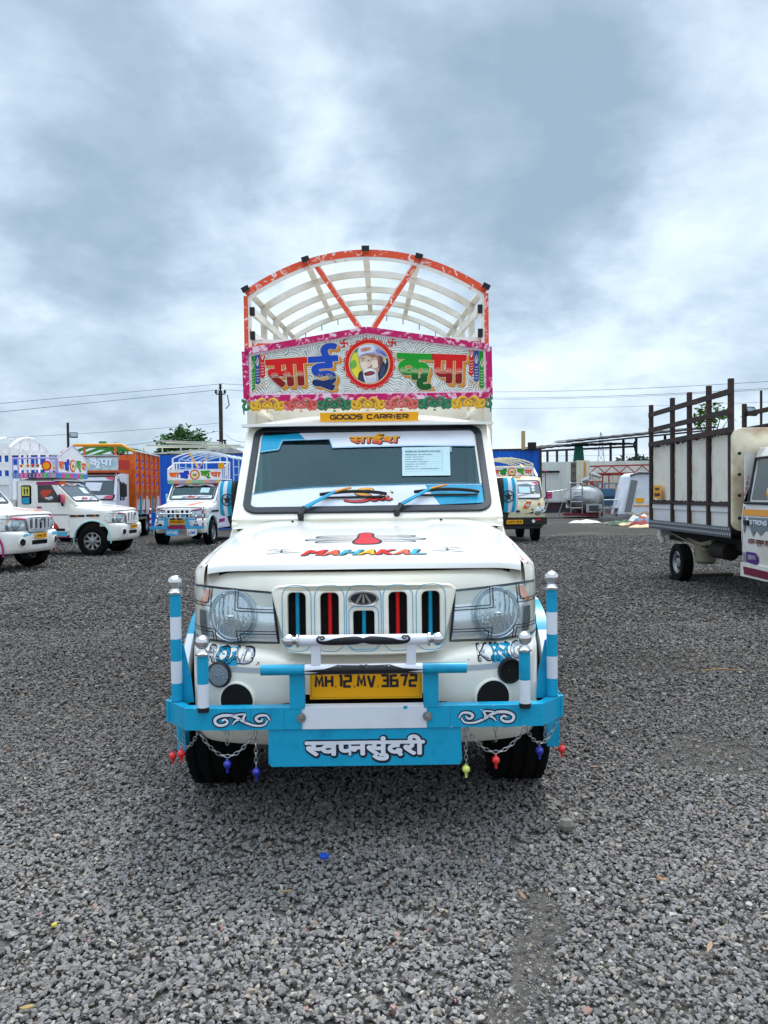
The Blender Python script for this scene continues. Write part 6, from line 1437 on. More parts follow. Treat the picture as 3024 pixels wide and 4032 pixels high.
for s in (-1, 1):
    build(G().flat([[(.34, 1.07), (.61, 1.56), (1.13, 1.56), (1.13, 1.07)]], PL((s * .69, 0, 0), (0, 1, 0), (0, 0, 1))), 'side_glass', DGLASS, ac, 0)
    build(G().rev([(.105, 0), (.11, .02), (.10, .03), (.05, .045), (.001, .05)], FR(.015, s * .50, .80), 24, mis=[0, 0, 1, 1]), 'headlight', [CHROME, BOWL], ac)
    build(G().rev([(.045, 0), (.04, .02), (.001, .025)], FR(.01, s * .56, .985), 14), 'indicator', AMBER, ac)
    build(G().rev([(.045, 0), (.04, .012), (.001, .014)], FR(-.045, s * .40, .545), 14), 'fog_lamp', TAPEW, ac)
    g = G().slab([rr(s * .88, 1.20, .14, .17, .03)], FR(.22), -.06, 0, 0).slab([rr(s * .88, 1.20, .10, .13, .02)], FR(.22), 0, .004, 1).bar((s * .80, .26, 1.16), (s * .72, .32, 1.0), .02, .02, 0); g.slab([star(s * .88, 1.2, .04)], FR(.216), 0, .002, 0); build(g, 'wing_mirror', [BLACK, PINK], ac, 0)
    for y in (.62, 2.35): wheel(ac, s * .60, y, .28, .16)
g = G().slab([circ(.66, .80, .10, 20)], PL((0, .035, 0), (1, .45, 0), (0, 0, 1)), .3, .302, 0) if False else G().sph((.645, .045, .82), (.085, .03, .105), 16, 10, 0)
for a, b in ((0, 0), (.06, .05), (-.05, .06), (.05, -.06), (-.05, -.06)): g.sph((.645 + a * .9, .018 + abs(a) * .12, .82 + b), (.024, .006, .026), 8, 5, 1)
build(g, 'football_sticker', [TAPEW, INK], ac, 60)
g = G().box(-.40, .40, -.035, .0, .74, .86, 0).box(-.42, .42, -.04, 0, .79, .81, 1).slab([circ(0, .80, .07, 20, .045)], FR(-.04), 0, .012, 2).slab([circ(0, .80, .05, 20, .03)], FR(-.05), 0, .004, 0); build(g, 'grille', [BLACK, AC, CHROME], ac, 0)
build(G().slab([rr(0, .55, 1.50, .19, .04)], FR(.05), -.02, .08).box(-.55, .55, -.0, .1, .36, .44).box(-.75, .75, .10, .25, .47, .60), 'front_bumper', BLACK, ac, 0)
g = G(); word(g, 'हरी', .52, .585, .15, .055, FR(-.034), .004, .006, 0, 5); build(g, 'lettering', RED, ac, 0)
plate(ac, -.08, -.042, .535, .42, .105, 'MH12SF3039', .009)
g = G().flat([[(.12, .87), (.26, .87), (.36, 1.05), (.22, 1.05)]], FR(-.05), .005, 0); word(g, 'श्री', .245, .955, .10, .10, FR(-.05), .008, .004, 1, 5); build(g, 'orange_sash', [ORANGE, TAPEW], ac, 0)
g = G(); g.ribbon([(x, 1.055 + .018 * math.sin(x * 40)) for x in [.02 + .02 * i for i in range(12)]], .012, FR(-.02), 0, 0); build(g, 'blue_scribble', CYAN, ac, 0)
g = G().box(-.72, .72, 1.35, 3.5, .62, .70).box(-.72, -.69, 1.35, 3.5, .70, 1.1).box(.69, .72, 1.35, 3.5, .70, 1.1).box(-.72, .72, 1.33, 1.37, .7, 1.78); build(g, 'cargo_bed', AC, ac, 0)
build(G().box(-.5, .5, .2, 3.4, .34, .5), 'chassis', CHASSIS, ac, 0)
cg = empty('cage', (0, 0, 0)); cg.parent = ac
for y in (1.36, 1.9, 2.45, 3.0, 3.48): build(G().sweep([(-.74, y, 1.1), (-.74, y, 2.06)] + [(.74 * (2 * q / 12 - 1), y, 2.06 + .16 * (1 - (2 * q / 12 - 1) ** 2)) for q in range(1, 12)] + [(.74, y, 2.06), (.74, y, 1.1)], SQ(.03, .03), up=(0, 1, 0)), 'hoop', AC, cg, 0)
g = G()
for s in (-1, 1):
    for z in (1.3, 1.55, 1.8, 2.05): g.bar((s * .74, 1.36, z), (s * .74, 3.48, z), .03, .03)
    g.bar((s * .74, 1.36, 1.95), (s * .70, .75, 1.70), .05, .04); g.bar((s * .40, 1.36, 2.02), (s * .56, .9, 1.8), .05, .04)
for x in (-.5, -.17, .17, .5): g.bar((x, 1.36, 2.06 + .16 * (1 - (x / .74) ** 2) + .02), (x, 3.48, 2.06 + .16 * (1 - (x / .74) ** 2) + .02), .03, .015)
for z in (1.86, 1.98): g.bar((-.74, 1.36, z), (.74, 1.36, z), .03, .04)
build(g, 'cage_rail', AC, cg, 0)
vsign(ac, 'signboard', 1.14, .21, .62, 1.825, 0, [RED, GREEN, GREEN, ORANGE], edge=mat('pale_lilac', '#cfcbe6', .4), med_r=.11)
g = G()
for i in range(8): g.sph((-.5 + .143 * i, .60, 1.70), (.05, .02, .032), 10, 6, i % 4)
build(g, 'floral_trim', [mat('leaf_teal', '#1c6a58', .5), PINK, OCHRE, mat('olive_dark', '#4a5a2a', .5)], ac, 0)
build(G().tube([(.80, .2, 1.05), (.765, .15, 1.5), (.75, .1, 1.80)], .012, 6).sph((.75, .1, 1.81), .035, 8, 6), 'corner_marker', MAGENTA, ac)
build(G().slab([rr(.08, 1.672, .26, .035, .01)], FR(.42), 0, .02), 'yellow_board', YEL, ac, 0)
ac.scale = (1.08,) * 3
# ---- three quarter truck on the right: rusty stake body
je = empty('stake_truck', (5.18, 11.23, 0), 0, 'white small truck with rusty brown stake rails and chequer plate cargo side at right', 'stake truck')
RUST = mat('rusty_stake', '#2e211d', .75, c2='#5a3423', vscale=9, vlo=.5, vhi=.8, bump=.1, bscale=40)
def tread(t, b, vec):
    w = t.nodes.new('ShaderNodeTexBrick'); w.inputs['Scale'].default_value = 22; w.inputs['Mortar Size'].default_value = .012; w.inputs['Color1'].default_value = (.25, .25, .25, 1); w.inputs['Color2'].default_value = (1, 1, 1, 1); w.inputs['Mortar'].default_value = (.6, .6, .6, 1)
    mp = t.nodes.new('ShaderNodeMapping'); mp.inputs['Rotation'].default_value = (0, rad(90), rad(90)); t.links.new(vec, mp.inputs[0]); t.links.new(mp.outputs[0], w.inputs['Vector'])
    bp = t.nodes.new('ShaderNodeBump'); bp.inputs['Strength'].default_value = .8; bp.inputs['Distance'].default_value = .01; t.links.new(w.outputs[0], bp.inputs['Height']); t.links.new(bp.outputs[0], b.inputs['Normal'])
CHEQ = mat('chequer_plate_white', '#e8e4d8', .5, c2='#c9bfa8', vscale=4, vlo=.5, vhi=.8, hook=tread)
JW = mat('truck_white', '#e3e2de', .33, coat=.4, c2='#cfc6b4', vscale=3, vlo=.5, vhi=.85)
posts = [1.39, .50, -.12, -.75, -1.38]
def stake_side(x, s):
    for y in posts: build(G().box(x - .028, x + .028, y - .028, y + .028, .82, 2.66), 'stake', RUST, je, 0)
    for z in (2.50, 2.26, 2.02 + .02): build(G().box(x - .012 - s * .03, x + .012 - s * .03, -1.47, 1.40, z - .035, z + .035), 'stake_rail', RUST, je, 0)
    g = G()
    for a, b in zip(posts, posts[1:]):      # torn, burnt edges along each sheet
        n = 14; ed = [(b + .01, 1.16)] + [(b + .03 + (a - b - .06) * i / n, 1.165 + rnd.uniform(0, .02)) for i in range(n + 1)] + [(a - .03 - rnd.uniform(0, .02), 1.165 + .86 * i / n) for i in range(1, n)] + [(a - .03 - (a - b - .06) * i / n, 2.02 - rnd.uniform(.0, .05)) for i in range(n + 1)] + [(b + .03 + rnd.uniform(0, .02), 2.0 - .83 * i / n) for i in range(1, n)]
        g.slab([ed[1:]], PL((x + s * .02, 0, 0), (0, 1, 0), (0, 0, 1)), -.003, .003)
    build(g, 'chequer_sheet', CHEQ, je, 0)
    build(G().box(x + s * .028 - .004, x + s * .028 + .004, -1.38, 1.39, 1.15, 2.06).box(x - .02, x + .02, -1.38, 1.39, 1.12, 1.16), 'burnt_backing', RUST, je, 0)
    g = G().box(x + s * .035 - .02, x + s * .035 + .02, -1.38, 1.39, .86, 1.13)
    for a, b in zip(posts, posts[1:]): g.box(x - .022 + s * .02, x + .02, b + .04, a - .04, 1.04, 1.11)
    build(g, 'bed_side', JW, je, 0, bevel=.006)
stake_side(-.73, 1); stake_side(.73, -1)
g = G()
for i in range(4): pass
SKIRT = mat('diamond_skirt', '#54575c', .45, .5, hook=tread)
g = G().box(-.765, -.755, -1.44, 1.42, .735, .865)
for i in range(44):
    for k in range(2): y = -1.42 + 2.83 * (i + .5 * k) / 44; g.add([(-.766, y - .028, .77 + .06 * k), (-.766, y, .735 + .06 * k), (-.766, y + .028, .77 + .06 * k), (-.766, y, .81 + .06 * k), (-.776, y, .772 + .06 * k)], [(0, 1, 4), (1, 2, 4), (2, 3, 4), (3, 0, 4)], 1)
build(g, 'diamond_skirt', [SKIRT, mat('skirt_light', '#8a8e94', .4, .5)], je, 0)
build(G().box(-.75, .75, -1.42, 1.42, .78, .84), 'cargo_floor', CHASSIS, je, 0)
g = G().slab([rr(.0, 1.44, 1.50, 1.22, .10)], FR(-1.48), -.05, 0, 0, .01); build(g, 'headboard', mat('rusty_cream_sheet', '#e4dac0', .5, c2='#8c5526', vscale=1.9, vlo=.48, vhi=.68, var=.8, bump=.5, bscale=5), je, 40)
for z in (.98, 1.25, 1.5, 1.75): build(G().rev([(.02, 0), (.02, .012), (.001, .014)], FR(-1.53, -.70, z), 8), 'bolt', CHASSIS, je)
# cab (only its rear part is in the picture)
g = G()
ys = [-3.25, -3.1, -2.9, -2.5, -2.0, -1.72, -1.60]
for s in (-1, 1):
    rows = []
    for z, xo in ((.45, .70), (.62, .72), (.95, .72), (1.16, .70), (1.75, .575), (1.80, .54)):
        rows.append([(s * (xo - (.12 if y < -3.2 and z > 1.2 else 0)), (y if z < 1.2 else max(y, -3.25 + (z - 1.16) * .9)) - (.03 if y > -1.65 and z < 1.2 else 0) + (-max(0, z - 1.16) * .42 if y > -1.65 else 0), z) for y in ys])
    g.grid(rows)
g.grid([[(x, y, 1.80 + .05 * (1 - (x / .55) ** 2)) for x in (-.54, -.4, 0, .4, .54)] for y in (-2.7, -2.2, -1.55)])
g.grid([[(x, -3.25 - .1 * (1 - (x / .72) ** 2), z) for x in (-.7, -.4, 0, .4, .7)] for z in (.45, .8, 1.16)]); g.grid([[(x * k, y, z) for x in (-.58, 0, .58)] for z, y, k in ((1.16, -3.25, 1.2), (1.80, -2.7, .95))])
g.box(-.66, .66, -1.60, -1.57, .6, 1.75)
build(g, 'cab', JW, je, 35)
def cabx(z): return -interp(z, [(.45, .70), (.62, .72), (.95, .72), (1.16, .70), (1.75, .575), (1.8, .54)])
def cs(pts, off): return [(cabx(z) - off, y, z) for y, z in pts]
def cpoly(g, pts, off, mi):
    v, f = fill([[(y, z) for y, z in pts]]); g.add([(cabx(z) - off, y, z) for y, z in v], f, mi)
g = G(); cpoly(g, [(-1.83, 1.20), (-1.80, 1.66), (-2.7, 1.66), (-2.95, 1.20)], .006, 0); build(g, 'side_glass', mat('curtain_glass', '#1f2b27', .12, coat=.5), je, 0)
g = G(); q = [(-1.78, 1.155), (-1.745, 1.69)]; g.tube(cs([(-1.78, 1.16), (-1.76, 1.40), (-1.74, 1.68), (-2.7, 1.69)], .012), .016, 6).tube(cs([(-1.70, 1.165), (-3.0, 1.165)], .014), .018, 6).tube(cs([(-1.68, 1.12), (-1.64, .6), (-1.70, .47)], .006), .005, 5); build(g, 'door_seal', SEAL, je, 40)
g = G(); cpoly(g, [(-1.66, 1.02), (-1.66, 1.09), (-3.0, 1.09), (-3.0, 1.02)], .008, 0); build(g, 'amber_band', mat('amber_band', '#e0961a', .4), je, 0)
g = G(); cpoly(g, [(-1.80, 1.0), (-3.0, 1.0), (-3.0, .88), (-2.2, .86), (-2.1, .80), (-2.0, .86), (-1.93, .78), (-1.86, .87)], .008, 0); cpoly(g, [(-1.66, 1.0), (-1.74, 1.0), (-1.74, .86), (-1.71, .80)], .008, 0); build(g, 'grey_triangles', mat('triangle_grey', '#6f7a80', .4), je, 0)
def jtext(t, cy, cz, w, h, col_, bold=.003, tc=False, name='lettering', off=.012):
    g = G(); M = PL((-.735, 0, 0), (0, -1, 0), (0, 0, 1)); (tech(g, t, -cy, cz, w, h, M, 0, bold, 0, .12) if tc else word(g, t, -cy, cz, w, h, M, 0, bold, 0, 5))
    g.v = [(cabx(v[2]) - off - .002, v[1], v[2]) for v in g.v]; build(g, name, col_, je, 0)
jtext('STRONG', -2.06, .945, .40, .055, TAPEW, .014, True, off=.014)
jtext('॥राम कृष्ण हरी॥', -2.10, .725, .56, .10, RED, .003)
for i, ch in enumerate('KING'): jtext(ch, -1.66 + .004 * i, 1.46 - .065 * i, .035, .045, MAGENTA, .003)
g = G(); cpoly(g, [(-1.665, .585), (-1.66, .44 + .03), (-1.74, .47), (-1.74, .585)], .010, 1)
cpoly(g, [(-1.76, .60), (-1.76, .47), (-1.98, .46), (-2.03, .50), (-2.04, .55), (-1.98, .60)], .010, 0)
for i in range(5): cpoly(g, [(-1.672 - .017 * i, .60), (-1.662 - .017 * i, .46), (-1.668 - .017 * i, .46), (-1.679 - .017 * i, .60)], .013, 2)
build(g, 'purple_badge', [mat('badge_purple', '#5b2a86', .4), mat('badge_purple', '#5b2a86', .4), TAPEW], je, 0); jtext('JEETO', -1.90, .535, .19, .062, TAPEW, .004, off=.018)
g = G(); cpoly(g, [(-1.70, .40 + .05), (-1.68, .47 - .02), (-3.0, .45), (-3.0, .36 + .09)], .008, 0)
v = [(-.725, -1.68, .42), (-.725, -3.2, .40), (-.725, -3.2, .31), (-.725, -1.70, .33)]; g.add(v, [(0, 1, 2, 3)], 0); build(g, 'wine_band', mat('wine_band', '#6d1030', .4), je, 0)
g = G().slab([[(-1.60, .30), (-1.60, .46), (-3.2, .46), (-3.2, .30)]], PL((-.72, 0, 0), (0, 1, 0), (0, 0, 1)), 0, .02); build(g, 'sill', JW, je, 0)
build(G().slab([rr(1.795, .935, .10, .06, .02)], SL(-.735), -.01, .02), 'door_handle', BLACK, je, 0)
mi = empty('wing_mirror', (-.80, -2.60, 1.27)); mi.parent = je
g = G().sph((0, 0, 0), (.10, .07, .12), 16, 10, 0); build(g, 'housing', BLACK, mi, 60)
g = G()
for i, c in enumerate((0, 1, 0)): g.grid([[(-.1 * math.cos(b) * math.cos(a) * 1.03, -.07 * math.cos(b) * math.sin(a) * 1.03 * -1, .12 * math.sin(b) * 1.03) for a in [rad(-60 + 40 * i + 40 * q / 3) for q in range(4)]] for b in [rad(-70 + 14 * k) for k in range(11)]], c)
build(g, 'striped_cover', [mat('hot_pink', '#cf1f66', .4), YEL], mi, 60)
build(G().tube([(.0, 0, -.1), (.06, .02, -.16), (.1, .02, -.14)], .015, 6), 'mirror_arm', BLACK, mi)
for x in (-.61, .61):
    for y in (.50, -2.55): wheel(je, x, y, .272, .165)
g = G().box(-.45, .45, -3.0, 1.4, .55, .70).bar((-.35, .62, .40), (.35, .62, .40), .10, .10); build(g, 'chassis', CHASSIS, je, 0)
build(G().rev([(.10, -.14), (.14, -.1), (.14, .1), (.10, .14)], Matrix.Translation((-.40, .15, .42)), 16).tube([(-.5, .5, .60), (-.52, .0, .56), (-.5, -.35, .62)], .035, 8).bar((-.55, 1.0, .68), (-.52, -.2, .50), .08, .02), 'rear_spring', mat('dusty_steel', '#8d8674', .8), je, 30)
build(G().rev([(.001, -.22), (.11, -.22), (.11, .22), (.001, .22)], PL((-.50, -.65, .52), (1, 0, 0), (0, 0, 1)), 18), 'fuel_tank', CHASSIS, je, 30)
build(G().tube([(-.55, 1.40, .82), (-.57, 1.44, .62), (-.55, 1.38, .50)], [.05, .06, .04], 8).box(-.62, -.40, 1.30, 1.40, .62, .80), 'tail_bracket', JW, je, 30)
build(G().slab([[(.84, 1.20), (1.14, 1.20), (1.14, 1.40), (.84, 1.40)]], PL((-.776, 0, 0), (0, 1, 0), (0, 0, 1)), -.004, .004), 'yellow_number_sheet', YEL, je, 0)
h = G(); M = PL((-.776, 0, 0), (0, -1, 0), (0, 0, 1)); word(h, 'MH.14', -.99, 1.345, .18, .05, M, .008, .005, 0, 5); word(h, 'LB.6131', -.99, 1.26, .24, .06, M, .008, .006, 0, 5); build(h, 'lettering', INK, je, 0)

je.scale = (1.05,) * 3
# ================================================================== fences, shed, scrap, poles, trees
def sheet_wall(g, a, b, z0, z1, pitch=.25, d=.03, mi=0):
    """ribbed metal sheeting between two ground points"""
    a, b = Vector((*a, 0)), Vector((*b, 0)); L_ = (b - a).length; t = (b - a) / L_; n = Vector((t.y, -t.x, 0)); rows = [[], []]
    k = int(L_ / pitch)
    for i in range(k):
        for f, o_ in ((.0, 0), (.62, 0), (.70, d), (.92, d)):
            p = a + t * (L_ * (i + f) / k) + n * o_; rows[0].append((p.x, p.y, z0)); rows[1].append((p.x, p.y, z1))
    rows[0].append((b.x, b.y, z0)); rows[1].append((b.x, b.y, z1)); g.grid(rows, mi)
    return g
BLUESH = mat('blue_sheet', '#0f66d6', .5, spec=.3, c2='#0c55b8', vscale=1.2, stretch=(1, 1, .2), bump=.03, bscale=2)
bf = empty('sheet_wall', (-4, 30, 0), 0, 'tall bright blue ribbed sheet wall behind the parked trucks', 'wall'); tag(bf, kind='thing')
def child(g, name, m, par, ang=0): return build(shift(g, par), name, m, par, ang)
def shift(g, par): l = par.location; g.v = [(x - l.x, y - l.y, z - l.z) for x, y, z in g.v]; return g
child(sheet_wall(sheet_wall(G(), (-19.5, 31.6), (-5.2, 32.2), 0, 3.12), (-5.2, 32.2), (6.15, 30.2), 0, 3.05), 'ribbed_sheeting', BLUESH, bf)
g = G().bar((-19.5, 31.62, 3.14), (-5.2, 32.22, 3.14), .06, .05).bar((-5.2, 32.22, 3.09), (6.15, 30.2, 3.07), .07, .07).box(6.10, 6.20, 30.15, 30.3, 0, 3.09); child(g, 'top_angle', mat('rust_angle', '#3b2a26', .8), bf)
child(G().box(5.42, 5.55, 30.1, 30.25, 3.05, 3.78), 'timber_stub', mat('pale_timber', '#b79d74', .8), bf); child(G().box(5.66, 5.96, 30.0, 30.2, 3.05, 3.33).box(2.1, 2.4, 30.5, 30.7, 3.1, 3.2), 'dark_bracket', CHASSIS, bf)
WHSH = mat('white_sheet', '#d8ddd9', .45, c2='#bfc4bd', vscale=.9, stretch=(1, 1, .15))
wf = empty('sheet_fence', (15, 46, 0), 0, 'pale white ribbed sheet fence across the back of the yard on the right', 'fence')
child(sheet_wall(G(), (10.0, 52.4), (34, 50.6), .25, 3.42, .5, .05), 'ribbed_sheeting', WHSH, wf)
child(G().bar((10.0, 52.35, .14), (34, 50.55, .14), .08, .32), 'dark_base', mat('fence_base', '#1d2a33', .7), wf); child(G().bar((10.05, 52.2, 2.75), (11.9, 52.1, 2.75), .1, .14), 'bracket_arm', CHASSIS, wf)
# open shed behind the fence
sh = empty('shed', (14, 50, 0), 0, 'open shed with thin dark sloping sheet roof on posts behind the white fence', 'shed')
RF = mat('shed_roof', '#22252a', .8, c2='#3a3b3d', vscale=2)
g = G()
def roof_piece(x0, z0, x1, z1, n, y0=48.0, y1=52.5):
    rows = [[(x0 + (x1 - x0) * i / n, y, z0 + (z1 - z0) * i / n + dz + (.05 if i % 2 else 0)) for i in range(n + 1)] for y, dz in ((y0, 0), (y1, .3))]; up_ = [[(x, y, z + .10) for x, y, z in r_] for r_ in rows]
    g.grid(rows); g.grid(up_); g.grid([rows[0], up_[0]])
roof_piece(9.5, 3.86, 11.0, 4.02, 6); roof_piece(11.0, 4.02, 15.6, 4.12, 16); roof_piece(11.5, 4.26, 20.5, 5.05, 24, 47.4)
child(g, 'sheet_roof', RF, sh)
g = G().bar((9.6, 48.1, 3.80), (15.6, 48.1, 4.02), .12, .12).bar((11.6, 47.5, 4.18), (20.0, 47.5, 4.92), .12, .10); child(g, 'roof_beam', RF, sh)
for x, zt_ in ((10.25, 3.8), (10.85, 3.85), (11.45, 3.9), (14.2, 4.3), (15.0, 4.45), (15.8, 4.55), (17.6, 4.7)): child(G().box(x - .06, x + .06, 48.05, 48.2, 0, zt_), 'post', RF, sh)
child(G().bar((15.0, 48.1, 3.0), (18.0, 48.0, 3.1), .1, .1), 'hanging_rail', mat('blue_rail', '#27527a', .6), sh)
g = G(); P = []
for k in range(9): z = 4.12 - 1.0 * k / 8; P.append([(12.15 + (.50 + .18 * k / 8) * (i / 12 - .5), 47.9 + .03 * math.sin(i * 1.9 + k * .25), z) for i in range(13)])
cl = build(G().grid(P), 'tarpaulin', mat('green_cloth', '#0d5f4c', .7, c2='#0a4b3c', vscale=4), None, 60); tag(cl, 'dark green cloth hanging from the shed roof edge', 'cloth')
m_ = cl.modifiers.new('thickness', 'SOLIDIFY'); m_.thickness = .02
# black rag on a shed post
rg_ = G().sph((15.65, 47.9, 4.1), (.12, .1, .25), 8, 6).sph((15.68, 47.9, 3.85), (.08, .08, .18), 8, 6); tag(build(rg_, 'rag', BLACK, None, 0), 'black rag tied on a shed post', 'rag')
# small steel tank with ladder
tk = empty('milk_tank', (9.05, 34.8, 0), rad(-8), 'dull silver oval tank with ladder lying on a red base by the white fence', 'tank')
BRSH = mat('brushed_steel', '#b3b5b5', .32, .85, c2='#8a8d8e', vscale=3, stretch=(1, 4, .6))
M = PL((0, 0, .88), (0, 1, 0), (0, 0, 1)); Mz = PL((.1, .3, .86), (1, 0, 0), (0, 0, 1))
build(G().rev([(.001, .62), (.3, .60), (.55, .50), (.66, .32), (.69, .1), (.69, -1.3), (.5, -1.5), (.001, -1.55)], Mz @ Matrix.Diagonal((1.18, .92, 1, 1)), 30), 'tank_shell', BRSH, tk, 60)
build(G().box(-.85, .85, -.25, 1.4, .10, .22), 'red_base', mat('base_red', '#7c1d2a', .6), tk, 0)
g = G()
for x in (-.62, -.12): g.tube([(x, -.38, .2), (x, -.40, 1.55), (x, -.1, 1.62)], .03, 6)
for i in range(5): g.tube([(-.62, -.39, .45 + .28 * i), (-.12, -.39, .45 + .28 * i)], .022, 6)
build(g, 'ladder', STEEL, tk); build(G().box(.05, .75, -.36, -.2, .25, .62).box(.18, .60, -.38, -.36, .30, .56, 1), 'valve_box', [BRSH, mat('box_dark', '#3b3f42', .5)], tk)
for x, a in ((.10, .5), (.55, -.4)):
    build(G().rev([(.25, -.06), (.27, 0), (.25, .06), (.001, .08)], PL((x, .2, 1.72 + .2 * (x > .3)), (1, 0, a), (0, 1, .2)), 20).bar((x, .2, 1.45), (x, .2, 1.72), .05, .05), 'open_lid', BRSH, tk, 40)
g = G().box(-1.75, -.75, -.1, .9, .72, .80).box(-1.7, -.8, 0, .8, .35, .70, 1)
for x in (-1.6, -.95): g.bar((x, -.1, .7), (x - .25, -.3, .02), .05, .05, 2)
g.tube([(-1.6, -.1, .82), (-1.6, -.1, 1.18), (-.7, -.1, 1.28), (-.7, .7, 1.28)], .025, 6, 2); build(g, 'tail_frame', [BRSH, mat('frame_maroon', '#43242a', .7), STEEL], tk, 0)
# upright cargo side standing behind the tank
cp = empty('cargo_wall', (9.98, 39.5, 0), rad(-8), 'tall cream cargo body wall standing on end behind the tank', 'panel'); tag(cp, kind='thing')
g = G().box(-.10, .56, -.05, .1, 0.25, 2.78)
for x in (.0, .2, .45): g.box(x - .05, x + .05, -.09, -.05, .3, 2.75)
build(g, 'white_face', mat('panel_cream', '#d9d9c4', .5, c2='#c2bfa2', vscale=3), cp); g = G().box(-.36, -.10, -.02, .12, .25, 2.70)
for z in (.6, 1.0, 1.4, 1.8, 2.2, 2.6): g.box(-.35, -.12, -.07, -.02, z - .05, z + .05)
build(g, 'dark_ribbed_face', mat('panel_grey', '#6c6a62', .7, c2='#4f4a42', vscale=6), cp); build(G().box(.30, .36, -.10, -.05, .3, 2.7), 'yellow_stripe', OCHRE, cp)
# heap of dismantled cages
RFR = mat('red_frame', '#a5392f', .6); 
def lattice(name, label, loc, rz, w, h, d, nx, nz, mats, r=.035):
    e = empty(name, loc, rz, label, 'frame', 'dismantled cargo cages by the fence'); fr, ml = mats
    for j in range(nz + 1): build(G().box(-w / 2, w / 2, -.03, .03, h * j / nz - r, h * j / nz + r).box(-w / 2, w / 2, d - .03, d + .03, h * j / nz - r, h * j / nz + r), 'rail', fr if j in (0, nz) else ml, e)
    for i in range(nx + 1):
        x = -w / 2 + w * i / nx; build(G().box(x - r, x + r, -.03, .03, 0, h).box(x - r, x + r, d - .03, d + .03, 0, h).box(x - r, x + r, 0, d, h - r, h + r), 'upright', fr if i % 2 == 0 else ml, e)
    return e
lattice('cargo_cage', 'pale red topped cage frame, largest of the dismantled frames', (12.85, 42, 0), rad(-4), 3.3, 2.1, 1.6, 6, 5, (RFR, mat('frame_cream', '#cdbfa6', .6)))
lattice('cargo_cage', 'small red cage frame leaning next to the silver tank', (10.15, 37.0, 0), rad(8), .75, 1.65, .8, 3, 5, (RFR, RFR), .03)
lattice('cargo_cage', 'grey blue cage frame with blue panels before the red frames', (11.1, 36.0, 0), rad(-4), 2.1, 1.55, 1.0, 4, 6, (mat('frame_greyblue', '#6f8797', .5), mat('frame_greyblue2', '#8ba0ac', .5)), .028)
tr = empty('roof_truss', (12.85, 41.9, 2.13), rad(-4), 'red zigzag roof frame resting on the largest cage', 'frame')
g = G().bar((-1.7, 0, 0.03), (1.8, 0, .03), .07, .07).bar((-1.7, 0, .42), (1.6, 0, .46), .08, .08)
for k in range(4): g.bar((-1.6 + .8 * k, 0, .05), (-1.2 + .8 * k, 0, .42), .05, .05).bar((-1.2 + .8 * k, 0, .42), (-.8 + .8 * k, 0, .05), .05, .05)
build(g, 'zigzag_frame', RFR, tr)
g = G().box(9.85, 10.85, 35.3, 35.7, .55, .95).box(9.95, 10.6, 35.2, 35.6, .95, 1.3); tag(build(g, 'crate', mat('crate_blue', '#3f6f95', .6), None, 0), 'faded blue crate stacked inside the grey frame', 'crate')
g = G().rev([(.001, -.16), (.48, -.16), (.56, -.05), (.56, .05), (.48, .16), (.001, .16)], PL((10.72, 34.6, .95), (1, .6, 0), (0, 0, 1)) @ Matrix.Diagonal((.62, 1.1, 1, 1)), 26, mis=[0, 1, 1, 1, 0]); dr = build(g, 'cable_drum', [mat('drum_tan', '#b9a893', .6, c2='#8d6f66', vscale=3), mat('drum_rim', '#c98a2a', .6)], None, 40); tag(dr, 'tan oval drum with red and yellow bands among the scrap frames', 'drum')
g = G().bar((10.40, 34.28, 1.35), (11.02, 34.50, .85), .02, .12); g.box(10.67, 10.92, 34.15, 34.18, .62, .82, 1); build(g, 'drum_band', [mat('faded_red', '#b04a44', .6), YEL], dr, 0)
bn = empty('bench_frame', (10.25, 33.6, 0), rad(12), 'low grey metal bench frame in front of the drum', 'bench'); g = G().box(-.9, .9, -.25, .25, .42, .47)
for x in (-.8, 0, .8): g.box(x - .03, x + .03, -.22, -.16, 0, .42).box(x - .03, x + .03, .16, .22, 0, .42)
g.tube([(-.6, .2, .47), (-.6, .2, .8), (.7, .2, .8), (.7, .2, .47)], .025, 6); build(g, 'metal_frame', STEEL, bn)
# wrecked white cabin lying on end
wc = empty('cabin_shell', (11.1, 33.0, 0), rad(3), 'white empty cabin shell standing tilted beside the scrap frames', 'cabin')
g = G().slab([[(-.95, .22), (.75, .12), (.75, 1.92), (-.35, 1.92), (-.52, 1.80)]], PL((0, 0, 0), (1, 0, 0), (0, 0, 1)), -1.2, 0, 0, .03); build(g, 'shell', mat('shell_white', '#dfe3ec', .4, c2='#c3c8d2', vscale=2), wc, 30)
build(G().slab([[(-.80, .3), (-.52, .28), (-.22, 1.62), (-.50, 1.66)]], FR(-.0), 0, .03), 'grey_window_strip', mat('strip_grey', '#76797c', .5), wc); build(G().box(-.40, .78, -.02, 0, .52, .58).box(-.3, .05, -.025, 0, .68, .88, 1), 'amber_stripe', [mat('amber_band', '#e0961a', .4), YEL], wc)
build(G().tube([(-.55, -.02, 1.84), (-.2, -.05, 1.96), (.75, -.02, 1.93)], .05, 8), 'roof_lip', mat('lip_dark', '#55565a', .5), wc)
